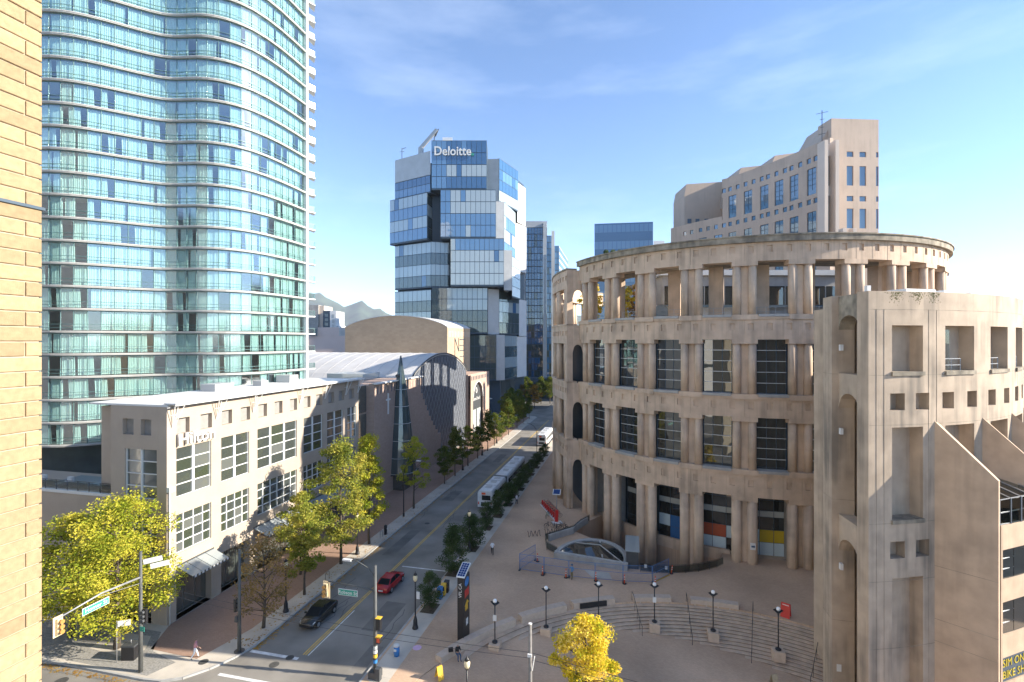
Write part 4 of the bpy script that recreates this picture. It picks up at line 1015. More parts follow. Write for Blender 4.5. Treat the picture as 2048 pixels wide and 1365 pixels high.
mb = MB(); mb.box(-52,75.6,0,-44.9,78.98,20.3); mb.build('link_block', 'churchbrick', ch)
for q in range(4):
    mb = MB(); mb.box(-44.88,76.0,1+q*4.9,-44.8,78.7,5.6+q*4.9); mb.build('link_window', 'hglass', ch)
# cross
mb = MB(); mb.box(XC+.03,83.9,14.6,XC+.2,84.2,18.4); mb.box(XC+.04,83.3,17.1,XC+.19,84.8,17.4); mb.build('cross', 'white', ch)
# glass spire cone
cone = MB(); cc = (XC+.6, 88.2, 0); prof_ = [(2.9,2.9),(2.35,8),(1.75,13.2),(1.1,19),(.35,23.4),(.08,25.2)]
cone.lathe(cc, [(r,z) for r,z in prof_], 14, smooth=False); cone.build('spire', 'b4', ch)
mb = MB()
for k_ in range(14):
    a = 2*pi*k_/14
    for (r0,z0),(r1,z1) in zip(prof_[:-1],prof_[1:]): mb.bar((cc[0]+r0*cos(a),cc[1]+r0*sin(a),z0),(cc[0]+r1*cos(a),cc[1]+r1*sin(a),z1), .06,.06)
mb.build('spire_rib', 'mull', ch)
for z, r in ((3.2,2.95),(6,2.62),(9.2,2.28),(12.4,1.9),(15.6,1.52),(18.8,1.16)):
    mb = MB(); mb.tube([(cc[0]+r*cos(2*pi*k_/20),cc[1]+r*sin(2*pi*k_/20),z) for k_ in range(21)], .05, 5, cap=False); mb.build('spire_ring', 'lightmull', ch)
mb = MB(); mb.box(XC-.2,86.2,0,XC+2.2,90.2,2.9); mb.build('porch', 'hglass', ch)
mb = MB(); mb.box(XC-.2,85.2,2.85,XC+3.0,91.2,3.1); mb.build('porch_roof', 'darkgrey', ch)
mb = MB(); mb.tube([(cc[0],cc[1]-1.0,21.4),(cc[0],cc[1]-1.6,21.4)], .35, 10); mb.build('loudspeaker', 'darkgrey', ch)
# vault roof and diamond drum
YA, YB, ZS, ZA = 97.2, 133.4, 19.9, 25.0
def vault(t): # t 0..1
    y = YA+(YB-YA)*t; return y, ZS+(ZA-ZS)*sin(pi*t)**.75
n = 28; mb = MB()
for q in range(n):
    a, b = vault(q/n), vault((q+1)/n)
    mb.quad((-92,a[0],a[1]),(-44.9,a[0],a[1]),(-44.9,b[0],b[1]),(-92,b[0],b[1]))
    mb.quad((-44.9,a[0],a[1]),(-44.9,a[0],a[1]-.35),(-44.9,b[0],b[1]-.35),(-44.9,b[0],b[1]))
mb.build('vault_roof', 'roofmetal', ch)
mb = MB()
for x in range(-90,-46,3): 
    for q in range(n):
        a, b = vault(q/n), vault((q+1)/n); mb.bar((x,a[0],a[1]+.02),(x,b[0],b[1]+.02),.05,.06)
mb.build('roof_seam', 'panel', ch)
mb = MB(); P_ = [(-45.0,vault(q/n)[0],vault(q/n)[1]-.06) for q in range(n+1)]
mb.plate([(-45.0,YA,0)]+[(-45.0,YB,0)]+P_[::-1], (1,0,0), .5); mb.build('drum_face', 'slate', ch)
mb = MB()
def vz(y): t = (y-YA)/(YB-YA); return vault(max(0,min(1,t)))[1]-.1
sx_, sz_ = 2.0, 3.0
for s_ in (1,-1):
    for k_ in range(-30, 60):
        y0 = YA+k_*sx_; pts = []
        for q in range(0, 27):
            z = q; y = y0+s_*z*sx_/sz_ if s_ > 0 else y0+(26-z)*sx_/sz_
            if YA <= y <= YB and z < vz(y): pts.append((-44.97,y,z))
        if len(pts) > 1: mb.bar(pts[0], pts[-1], .13, .05, 0, (1,0,0))
stuff(mb.build('diamond_seams', 'slateline', ch))
mb = MB(); mb.tube([(-44.9,vault(q/n)[0],vault(q/n)[1]) for q in range(n+1)], .18, 6); mb.build('arch_rim', 'darkgrey', ch)
# sawtooth kerb along the curved brick edge
# low white plant room and glazing in front of the vault
mb = MB(); mb.box(-72,86,0,-60.1,97.1,19.2); mb.build('plant_room', 'wpanel', ch)
mb = MB(); mb.box(-60.05,90,20.2,-52,96.8,21.4); mb.build('roof_monitor', 'b2', ch)
# arched pier
mb = MB(); ay0, ay1 = 135.0, 144.6; am = (ay0+ay1)/2; ar = (ay1-ay0)/2
archp = [(am+ar*cos(pi*q/14), 11.4+ar*1.0*sin(pi*q/14)) for q in range(15)]
us5 = [133.4]+[p[0] for p in archp[::-1]]+[151.5]
zt = lambda y: 11.4+sqrt(max(0, ar*ar-(y-am)**2)) if ay0 < y < ay1 else 0
mb.quad((XC,133.0,0),(XC,ay0,0),(XC,ay0,18.6),(XC,133.0,18.6)); mb.quad((XC,ay1,0),(XC,151.5,0),(XC,151.5,18.6),(XC,ay1,18.6))
for a, b in zip(archp[:-1],archp[1:]): mb.quad((XC,b[0],b[1]),(XC,a[0],a[1]),(XC,a[0],18.6),(XC,b[0],18.6)); mb.quad((XC,b[0],b[1]),(XC-.8,b[0],b[1]),(XC-.8,a[0],a[1]),(XC,a[0],a[1]))
mb.box(-52,133.0,0,XC-.8,151.5,18.55); mb.build('arch_pier', 'churchbrick', ch)
mb = MB(); mb.tube([(XC+.06,p[0],p[1]) for p in archp], .14, 6); mb.build('arch_trim', 'white', ch)
mb = MB()
for q in range(12): mb.box(XC+.01,133.6+q*1.5,16.9,XC+.1,134.0+q*1.5,18.0)
mb.build('pier_slots', 'mull', ch)
mb = MB(); mb.plate([(XC-.6,p[0],p[1]) for p in archp]+[(XC-.6,ay0,0),(XC-.6,ay1,0)], (1,0,0), .15); mb.build('arch_panel', 'darkgrey', ch)
text('sign_lettering', 'CentreChurch', 1.35, facing((XC-.5,am,11.2), (1,0,0)), 'white', ch, .06, sx=.9)
mb = MB(); mb.tube([(XC-.5,am+.75*cos(2*pi*q/16),13.6+.75*sin(2*pi*q/16)) for q in range(17)], .1, 5); mb.box(XC-.52,am-.1,12.9,XC-.45,am+.1,14.3); mb.build('emblem', 'white', ch)
for (a,b) in ((ay0+.6,am-.4),(am+.5,ay1-.6)): mb = MB(); mb.box(XC-.58,a,2,XC-.52,b,8.2); mb.build('poster', 'pgrey', ch)
# fly tower
mb = MB(); mb.box(-83.3,134,15,-50.8,154.5,31.85)
n = 24
def ft(t): x = -83.3+32.5*t; return x, 31.9+3.4*(1-(2*t-1)**2)**.8
P_ = [(ft(q/n)[0],134,ft(q/n)[1]) for q in range(n+1)]
mb.plate([(-83.3,134,31.85),(-50.8,134,31.85)]+P_[::-1], (0,-1,0), 20.5); mb.build('fly_tower', 'sandbrick', ch)
mb = MB()
for q in range(n):
    a, b = ft(q/n), ft((q+1)/n); mb.hexa([(a[0],133.8,a[1]+.02),(b[0],133.8,b[1]+.02),(b[0],154.8,b[1]+.02),(a[0],154.8,a[1]+.02),(a[0],133.8,a[1]+.2),(b[0],133.8,b[1]+.2),(b[0],154.8,b[1]+.2),(a[0],154.8,a[1]+.2)])
mb.build('fly_roof', 'roofmetal', ch)
mb = MB()
for q in range(15): mb.box(-50.79,135+q*1.32,29.2,-50.74,135.35+q*1.32,30.9)
mb.build('frieze', 'tanpale', ch)
sg = MB(); e = [((140,21.5),(140,27)),((140,27),(143.4,23)),((143.4,27),(143.4,23)),((140,21.5),(142.6,20.2)),((142.6,20.2),(142.6,19.2)),((144.4,26.6),(148.6,26.6)),((144.4,24.8),(147.8,24.8)),((144.4,23.2),(148.6,23.2)),((144.4,21.4),(148.4,21.4))]
for (a,b) in e: sg.bar((-50.7,a[0],a[1]+1.9),(-50.7,b[0],b[1]+1.9),.22,.1,0,(1,0,0))
sg.build('wall_sign', 'mull', ch)
# ================================================================== FAR OFFICE BUILDINGS
def pl(px, d): return cw((px-1024)/1000*d, d)
class Facade:
    def __init__(s, root, limit=300): s.root = root; s.n = 0; s.limit = limit; s.rest = {}
    def face(s, a, b, z0, z1, nx, nz, pick, gap=.14, name='pane', proud=.06):
        a = Vector(a); b = Vector(b); L = (b-a).length; ang = atan2(b.y-a.y, b.x-a.x); t = (b-a)/L; n = Vector((t.y,-t.x))
        w = L/nx; h = (z1-z0)/nz; cache = {}
        for j in range(nz):
            for i in range(nx):
                m = pick(i, j); c = a+t*(i+.5)*w+n*proud
                mw = Matrix.Translation((c.x,c.y,z0+j*h+gap*.8)) @ Matrix.Rotation(ang+rad(random.uniform(-.25,.25)),4,'Z') @ Matrix.Rotation(rad(random.uniform(-.25,.25)),4,'X')
                if m not in cache: cache[m] = pane_mesh(name, w-gap, h-gap*1.6, m, .05)
                if s.n < s.limit: put(name, cache[m], s.root, mw); s.n += 1
                else: xf(s.rest.setdefault(m, MB()), cache[m], mw)
    def done(s):
        if not s.rest: return
        mb = MB(); ms = list(s.rest)
        for k_, m in enumerate(ms):
            q = s.rest[m]; mb.add(q.v, q.f, k_)
        stuff(mb.build('panes', ms, s.root))
def slabbox(root, pts, z0, z1, m, name='block'):
    mb = MB(); mb.prism([tuple(p) for p in pts], z0, z1); return mb.build(name, m, root)

del_ = thing('stacked_office_tower', 'glass office tower of shifted stacked boxes lettered Deloitte', 'tower', (*pl(930,195),0))
slabbox(del_, [pl(796,199),pl(860,191),pl(975,192.5),pl(1000,196),pl(1034,210),pl(1048,218),pl(1048,245),pl(796,240)], 0, 96, 'mull', 'core')
F = Facade(del_)
Rn = random.Random(21)
def rows(pat, side=None, mixp=.05):
    def pick(i, j):
        if side is not None and i < side[0]: return side[1]
        c = pat[j % len(pat)]
        if Rn.random() < mixp: c = Rn.choice(['b1','b2','b3','b2'])
        return c
    return pick
def dbox(a, b, z0, z1, nx, nz, pick, dep=11, ret=None, retn=3, retpick=None):
    A, B = Vector(pl(*a)), Vector(pl(*b)); t = (B-A).normalized(); n = Vector((-t.y,t.x))
    C = Vector(pl(*ret)) if ret else B+n*dep
    slabbox(del_, [A,B,C,A+n*dep] if not ret else [A,B,C,A+n*dep], z0, z1, 'mull', 'glass_box')
    F.face(A,B,z0+.5,z1-.15,nx,nz,pick)
    if ret: F.face(B,C,z0+.5,z1-.15,retn,nz,retpick or rows(['b4']))
dbox((863,185),(973.3,185),83.9,102.2,11,4,rows(['b3','b2','b3','b3'],(3,'b1')))
dbox((881,184),(991.6,184),65.8,83.7,11,4,rows(['b1','b1','b2','b2'],(2,'b1')))
dbox((901,183),(1007.6,183),48.0,65.6,11,4,rows(['b2','b2','b2','b1'],None,.06))
dbox((863.6,185),(975,185),30.6,47.8,11,4,rows(['b4','b4','b2','b2'],(3,'b4')))
dbox((895,186.2),(992.4,186.2),13.2,30.4,9,4,rows(['b4'],None,.05))
dbox((780,196.5),(854.5,185.4),65.6,83.2,8,4,rows(['b1','b2','b1','b2'],None,.08),ret=(880,201),retn=4,retpick=rows(['b4','b4','b2']))
dbox((790,197),(862,187.5),48.0,65.4,8,4,rows(['b4','b2','b4','b2'],None,.08),ret=(899,189),retn=4,retpick=rows(['b4','b2']))
dbox((790,197),(862.5,187.8),30.5,47.4,8,4,rows(['b4','b2'],None,.08))
dbox((790,197.2),(861,187.0),83.4,90.2,8,2,rows(['b1','b3'],None,.08))
slabbox(del_, [pl(790,197.2),pl(861,187.0),pl(861,199),pl(790,207)], 90.3, 99.2, 'panel', 'plant_screen')
for (a,b,z0,z1) in (((974,191),(998,190.5),78,97.5),((992,188),(1008,188.5),60,80.5),((1008,187),(1024,187.5),47,62),((976,187.5),(998,190),30.5,47.6),((992.6,188),(1009.5,189),13.2,30.3)):
    A,B = Vector(pl(*a)),Vector(pl(*b)); slabbox(del_, [A,B,B+Vector((-4,8)),A+Vector((-2,12))], z0, z1, 'panel', 'cladding')
for (a,b,z0,z1,pk) in (((998,190.3),(1036,205),81,97.8,rows(['b2','b3','b1','b3'])),((1008,188.6),(1031,205),60,80.7,rows(['b1','b2','b1','b2'])),((1024,187.6),(1040,200),44.5,60,rows(['b5','b2'])),((998,190.2),(1038,203),30.5,47.5,rows(['b4','b4','b2'])),((1009.5,189.2),(1034,203),13.2,30.2,rows(['b4','b2']))):
    A,B = Vector(pl(*a)),Vector(pl(*b)); slabbox(del_, [A,B,B+Vector((-6,9)),A+Vector((-3,12))], z0, z1, 'mull', 'glass_box'); F.face(A,B,z0+.4,z1-.2,6,4,pk)
for (a,b,z0,z1) in (((1035,205.2),(1051,213),77,93),((1031,205.4),(1052.5,213.5),57,76.5),((1038,203.4),(1053,211),30,45),((1034,203.4),(1053,211),13.2,29.8)):
    A,B = Vector(pl(*a)),Vector(pl(*b)); slabbox(del_, [A,B,B+Vector((-4,10)),A+Vector((-4,10))], z0, z1, 'wpanel', 'white_box')
A,B = Vector(pl(936,189.5)),Vector(pl(1030,200)); slabbox(del_, [A,B,B+Vector((-4,10)),A+Vector((-4,10))], 0, 13.1, 'mull', 'lobby'); F.face(A,B,.3,12.8,10,2,rows(['b4']))
mb = MB(); A = pl(925,180); B = pl(980,190); mb.bar((*A,6.2),(*B,6.2),2.4,.3); mb.build('lobby_canopy', 'wpanel', del_)
F.done()
P0,P1 = pl(863,184.8),pl(973.3,184.8); nv = Vector((P1[1]-P0[1],-(P1[0]-P0[0]),0)).normalized(); pc = pl(867.5,184.55)
text('sign_lettering', 'Deloitte', 4.7, facing((pc[0],pc[1],98.0), nv), 'white', del_, .35, 'LEFT', bold=.05, sx=.88)
pd_ = pl(945,184.5); mb = MB(); mb.obox(pd_, rad(13.4), .9, .3, 96.4, 97.3); mb.build('sign_dot', 'signgreen', del_)
crn = thing('roof_crane', 'white window cleaning crane arm angled on the stacked glass tower roof', 'crane', (*pl(842,194),99.2))
mb = MB(); mb.bar((*pl(840,194),102.5),(*pl(874,193),109.6),1.0,1.2); mb.build('boom','panel',crn)
mb = MB(); mb.bar((*pl(842,194),99.2),(*pl(842,194),103),1.6,1.6); mb.build('base','panel',crn)
mb = MB(); mb.bar((*pl(872,193),109.4),(*pl(866,193),103.4),.25,.25); mb.bar((*pl(877,193),109.8),(*pl(871,193),107),.35,.35); mb.build('hook_arm','darkgrey',crn)
ant = MB(); a = pl(804,198); ant.bar((*a,99.2),(*a,104.5),.18,.18); b = pl(812,198); ant.bar((*a,104),(*b,104.6),.14,.14); ant.bar((a[0]-1,a[1],103),(a[0]+1,a[1],103),.1,.1); tag(ant.build('roof_antenna','darkgrey'), 'thin antenna on the grey roof screen of the stacked tower', 'antenna')
mb = MB(); mb.prism([pl(885,192),pl(905,192),pl(905,200),pl(885,200)], 96, 106.2); tag(mb.build('roof_plant_room','wpanel'), 'small pale plant room behind the lettered glass roof box', 'plant room')

# blue tower beyond the street end
bt = thing('blue_tower', 'tall blue glass tower with grey piers at the street end', 'tower', (*pl(1075,262),0))
slabbox(bt, [pl(1040,256),pl(1086,256),pl(1086,280),pl(1040,280)], 0, 86.2, 'mull', 'core'); slabbox(bt, [pl(1086.3,254),pl(1093,254),pl(1093,290),pl(1086.3,290)], 0, 88.5, 'panel', 'pier'); slabbox(bt, [pl(1046,254.5),pl(1051,254.5),pl(1051,258),pl(1046,258)], 0, 87, 'panel', 'pier')
slabbox(bt, [pl(1044,256.5),pl(1094,256.5),pl(1094,285),pl(1044,285)], 86.3, 89.5, 'panel', 'crown')
slabbox(bt, [pl(1093.2,262),pl(1103,262),pl(1103,290),pl(1093.2,290)], 0, 83.2, 'mull', 'core'); slabbox(bt, [pl(1103.2,261),pl(1109,261),pl(1109,292),pl(1103.2,292)], 0, 85.5, 'panel', 'pier')
slabbox(bt, [pl(1109.2,268),pl(1118,268),pl(1118,296),pl(1109.2,296)], 0, 79, 'mull', 'core'); slabbox(bt, [pl(1118.2,268),pl(1136,315),pl(1130,330),pl(1112,300)], 0, 79, 'panel', 'side_wing')
F = Facade(bt, 290); blp = lambda i,j: Rn.choice(['bluetower','bluetower','bluetower','b3','b4','b1']) if j > 6 else Rn.choice(['b4','b4','bluetower','b3'])
F.face(pl(1051,255.9),pl(1086,255.9),3,86,6,25,blp,.25); F.face(pl(1093.4,261.9),pl(1103,261.9),3,83,2,24,blp,.25); F.face(pl(1109.4,267.9),pl(1118,267.9),3,79,2,23,blp,.25); F.face(pl(1118.2,268),pl(1136,315),3,79,9,20,lambda i,j:'b1',.9); F.face(pl(1040,255.9),pl(1046,255.9),3,86,1,25,blp,.25)
F.done()

# blue office block behind the library
bo = thing('blue_office_block', 'flat topped blue glass office block rising behind the library ring', 'building', (*pl(1247,240),0))
A,B = pl(1189,233),pl(1306,229); slabbox(bo, [A,B,pl(1306,252),pl(1189,256)], 0, 82.6, 'b3', 'core'); F = Facade(bo, 300)
F.face(A,B,20.6,82.0,13,16,lambda i,j: 'b1' if j % 2 else 'b3',.2); F.done()
for q, px in enumerate((1212,1226,1239.5)):
    t = thing('roof_shrub', 'round potted shrub on the blue office balcony, '+['farthest from','middle of three before','closest to'][q]+' the white block', 'shrub', (*pl(px,226.5),66.5), 'potted shrubs on the blue office block')
    mb = MB(); Rr = random.Random(q)
    for k_ in range(420):
        v = Vector((Rr.gauss(0,1),Rr.gauss(0,1),Rr.gauss(0,1))).normalized()*1.25*Rr.random()**.4; r = .18; c = v+Vector((0,0,1.7)); u = Vector((Rr.gauss(0,1),Rr.gauss(0,1),Rr.gauss(0,1))).normalized(); w = u.orthogonal().normalized()
        mb.add([c+u*r,c+w*r,c-u*r,c-w*r], [(0,1,2,3)])
    put('foliage', mb.mesh('foliage','leafD'), t).matrix_parent_inverse = Matrix.Identity(4)
    mb = MB(); mb.lathe((0,0,-.2), [(.5,0),(.6,.9)], 10); put('pot', mb.mesh('pot','darkgrey'), t).matrix_parent_inverse = Matrix.Identity(4)
mb = MB(); mb.prism([pl(1204,229.5),pl(1246,228.5),pl(1246,225),pl(1204,225.5)][::-1], 65.9, 66.3); mb.build('balcony', 'panel', bo)
wb = MB(); wb.prism([pl(1307,262),pl(1329,262),pl(1329,280),pl(1307,280)], 0, 80.5); tag(wb.build('white_tower','wpanel'), 'pale white block showing beside the blue glass office block', 'building')

# ------------------------------------------------------------------ curved stone office tower
ot = thing('stone_office_tower', 'curved tan stone office tower with tall blue windows behind the library', 'tower', (*cw(95,170),0))
curve = [(64.5,203),(67.5,197.5),(71.5,191),(75,186),(78.4,181.4),(81.2,176),(83.8,170.7),(86.3,165),(88.4,159.6),(90,154.6),(91.3,150),(92.6,145.6)]
curve = resample(curve, .8); CL = [0]
for a, b in zip(curve[:-1],curve[1:]): CL.append(CL[-1]+hypot(b[0]-a[0],b[1]-a[1]))
def cp(u, d=0):
    u = max(0,min(CL[-1]-1e-6,u)); i = max(j for j in range(len(CL)) if CL[j] <= u); i = min(i,len(curve)-2); t = (u-CL[i])/(CL[i+1]-CL[i])
    a, b = Vector(curve[i]), Vector(curve[i+1]); p = a.lerp(b,t); tg = (b-a).normalized(); n = Vector((-tg.y,tg.x)); n = n if n.x < 0 else -n
    p = p-n*d; return cw(p.x,p.y)
def u_at(px):
    best = min(range(len(curve)), key=lambda i: abs(1024+1000*curve[i][0]/curve[i][1]-px)); return CL[best]
sqp = [1366,1381.5,1397,1412,1427,1442,1456.5,1472,1487,1502,1517.5,1533,1548.5,1564.5,1580,1596,1612.5,1629]
uq = [u_at(p) for p in sqp]
tall = [(uq[k_]+.1, uq[k_]+3.4) for k_ in (0,2,4,6,8,10,12,14,16)]
uL = u_at(1445); wins = []
us = sorted(set([0,CL[-1],uL]+[v for q in uq for v in (q,q+1.55)]+[v for t in tall for v in t])); us = [u for k_, u in enumerate(us) if k_ == 0 or u-us[k_-1] > .05]
zs = [36,45.6,54,57.0,58.6,60.2,67.2,69.5,71.1,72.4,73.7,80.4,82.1,83.7,87.2]
def odep(a, b):
    m = (us[a]+us[a+1])/2
    if m < uL and b >= 10: return None
    ins = any(q < m < q+1.55 for q in uq); inT = any(t[0] < m < t[1] for t in tall)
    if b in (3,7,12) and ins: wins.append((a,b)); return .4
    if b in (1,5,9+1) and inT: wins.append((a,b)); return .4
    if b == 9 and inT and m > uL: wins.append((a,b)); return .4
    return 0
_us = us; kL = _us.index(uL) if uL in _us else min(range(len(_us)), key=lambda i: abs(_us[i]-uL))
kr = [(0, kL, 10), (kL, len(_us)-1, len(zs)-1)]
for (i0, i1, jn) in kr:
    mbw = MB(); gridwall(mbw, _us[i0:i1+1], zs[:jn+1], lambda a, b, i0=i0: odep(a+i0, b), lambda u,z,d: (*cp(u,d),z), back=1.2); mbw.build('curved_wall', 'tanstone', ot)
# merge window cells horizontally into panes
done_ = set()
for (a,b) in sorted(set(wins)):
    if (a,b) in done_: continue
    e = a
    while (e+1,b) in wins: e += 1; done_.add((e,b))
    mb = MB()
    nseg = max(1, e-a+1)
    for c in range(a, e+1): mb.quad((*cp(us[c],.33),zs[b]),(*cp(us[c+1],.33),zs[b]),(*cp(us[c+1],.33),zs[b+1]),(*cp(us[c],.33),zs[b+1]))
    o = mb.build('window', 'towerglass', ot)
    if zs[b+1]-zs[b] > 3:
        fr = MB(); um = (us[a]+us[e+1])/2
        fr.bar((*cp(um,.3),zs[b]),(*cp(um,.3),zs[b+1]),.12,.1)
        for q in range(1,4): z = zs[b]+(zs[b+1]-zs[b])*q/4; fr.bar((*cp(us[a],.3),z),(*cp(us[e+1],.3),z),.1,.12)
        fr.build('window_frame', 'mull', o)
# body behind the curved wall
back = [cw(64.5,203),cw(92.6,145.6),cw(96,146.4),cw(112,148),cw(118,205),cw(70,212)]
pb = [cp(u,1.0) for u in [CL[-1]*q/30 for q in range(31)]]
mb = MB(); mb.prism(pb+[cw(95.4,152),cw(109.8,152.6),cw(116,205),cw(70,212)], 0, 73.6); mb.prism([cp(uL+(CL[-1]-uL)*q/20,1.05) for q in range(21)]+[cw(95.4,152),cw(109.8,152.6),cw(114,200),cw(86,203)], 73.6, 87.1); mb.build('body', 'tanstone', ot)
# right-hand bay
A, B = Vector(cw(95.5,149.5)), Vector(cw(110.3,150.4)); t_ = (B-A).normalized(); n_ = Vector((t_.y,-t_.x)); LL = (B-A).length
us = [0,1.2,2.2,4.8,6.9,8.8,10.9,12.9,14.0,LL]; us = us[:-1]+[LL] if LL > 14.1 else us[:7]+[LL]
zs2 = [36,54,58,61.8,67.7,69.9,71.5,74.6,80.5,83.2,84.8,94.6]
def bdep(a, b):
    m = (us[a]+us[a+1])/2; col = (1.2 < m < 2.2) or (4.8 < m < 6.9) or (8.8 < m < 10.9) or m > 13.6
    return .35 if col and b in (1,3,5,7,9) else 0
wins = []
gridwall(MB_ := MB(), us, zs2, lambda a,b: (wins.append((a,b)) or bdep(a,b)) if bdep(a,b) else 0, lambda u,z,d: (*(A+t_*u-n_*d),z), back=6); MB_.build('bay_wall', 'tanstone', ot)
for (a,b) in wins:
    g = MB(); P = lambda u,z: (*(A+t_*u-n_*.28),z); g.quad(P(us[a],zs2[b]),P(us[a+1],zs2[b]),P(us[a+1],zs2[b+1]),P(us[a],zs2[b+1])); g.build('window','towerglass',ot)
# sloped end of the right bay and the set back penthouses
def gable(pts, d0, d1, name='penthouse'):  # pts [(px,z)] at distance d0, extruded to d1
    mb = MB(); q = [(*pl(px,d0),z) for px,z in pts]; r = [(*cw((px-1024)/1000*d0, d1),z) for px,z in pts]; n = len(q)
    mb.add(q+r, [tuple(range(n)),tuple(range(2*n-1,n-1,-1))]+[(i,i+n,(i+1)%n+n,(i+1)%n) for i in range(n)]); mb.build(name, 'tanstone', ot)
gable([(1638,80),(1668,80),(1668,95.2),(1661,93.2),(1640,87.9)], 151, 165)
gable([(1532,82),(1612,82),(1612,97),(1550,95.5),(1534,87.5)], 182, 196); gable([(1466,82),(1536,82),(1536,96),(1482,94.9),(1467,87.5)], 193, 207)
gable([(1369,60),(1453,60),(1453,93.4),(1373,92.3),(1369,88)], 205, 219, 'rear_block')
for (x0,x1,z0,z1) in [(x,x+8,z,z+h) for x in (1375,1391,1409,1427) for (z,h) in ((76.2,1.9),(69,4))]:
    g = MB(); a,b = pl(x0,204.9),pl(x1,204.9); g.quad((*a,z0),(*b,z0),(*b,z1),(*a,z1)); g.build('window','towerglass',ot)
for px in (1645.5,1667): 
    mb = MB(); a = pl(px,143.8); mb.obox(a, rad(13.4), 1.0, 3.4, 58, 85.2); mb.build('stone_fin','tanpale',ot)
for (z0,z1) in ((59.5,69.5),(73,81)):
    g = MB(); a,b = pl(1650,145.0),pl(1661,145.0); n = 8; c = ((a[0]+b[0])/2,(a[1]+b[1])/2); dx = Vector(b)-Vector(a)
    P = [(*a,z0),(*b,z0)]+[(c[0]+dx.x/2*cos(pi*q/n),c[1]+dx.y/2*cos(pi*q/n),z1+.75*sin(pi*q/n)) for q in range(n+1)]; g.add(P,[tuple(range(len(P)))]); g.build('arched_window','mull',ot)
for q in (1685,1705):
    mb = MB(); a = pl(q,139); mb.obox(a, rad(13.4), 1.0, 2, 52, 59.2); mb.build('roof_fin','tanpale',ot)
mb = MB(); mb.add([(*pl(1648,140),54),(*pl(1684,139),54),(*pl(1684,139),59),(*pl(1648,140),56.2)],[(0,1,2,3)]); mb.build('roof_screen','tanstone',ot)
am = MB(); a = pl(1644,150); am.bar((*a,87),(*a,97.2),.16,.16)
for z,w in ((96.2,1.6),(94.4,.6),(92,.6),(90,.9)): am.bar((a[0]-w,a[1],z),(a[0]+w,a[1],z+.3*w),.1,.1)
tag(am.build('roof_mast','darkgrey'), 'thin radio mast on the roof of the stone office tower', 'antenna')

# ------------------------------------------------------------------ small far buildings left of the theatre
def simple_tower(name, label, px0, px1, d, z1, m, winm, nx, nz, dep=14, z0w=8):
    t = thing(name, label, 'building', (*pl((px0+px1)/2,d+5),0)); A,B = Vector(pl(px0,d)),Vector(pl(px1,d)); tt = (B-A).normalized(); n = Vector((-tt.y,tt.x))
    slabbox(t, [A,B,B+n*dep,A+n*dep], 0, z1, m, 'wall'); F = Facade(t, 120)
    if nx: F.face(A+tt*1,B-tt*1,z0w,z1-1.5,nx,nz,lambda i,j: winm,(B-A).length/nx*.35,'window'); F.done()
    return t
simple_tower('grey_slab_tower','plain grey concrete slab tower behind the hotel edge',612,637,300,49.6,'greyconc','b4',0,0)
simple_tower('cream_slab_tower','narrow cream tower strip beside the grey slab tower',637.3,648,301,49.2,'tanpale','b4',0,0)
simple_tower('dark_balcony_tower','dark apartment tower with stacked windows beside the cream strip',646,660,296,46.0,'mull','b2',3,14)
simple_tower('white_grid_tower','white gridded apartment tower in front of the mountain',660,672.5,294,45.6,'wpanel','b4',3,12)
simple_tower('low_white_tower','lower white apartment block stepping down beside the gridded tower',672.7,676.5,295,37,'wpanel','b4',1,9)
t = simple_tower('pink_building','pink stucco building with curved gable below the far towers',612,691,190,30.0,'pinkstucco','b4',0,0)
mb = MB(); mb.prism([pl(636,189.9),pl(678,189.9),pl(678,200),pl(636,200)], 30.0, 33.2); mb.build('gable','pinkstucco',t)
mb = MB(); mb.prism([pl(620,189),pl(634,189),pl(634,196),pl(620,196)], 30.0, 32.6); mb.build('terrace_room','mull',t)
simple_tower('grey_mid_block','grey mid rise block next to the theatre fly tower',678,692,230,34.2,'panel','b2',4,8)
# distant skyline fillers beyond the street, low
simple_tower('street_end_block','dark glass block across the far road at the street end',1040,1180,247,9.5,'mull','b4',24,2,z0w=1)
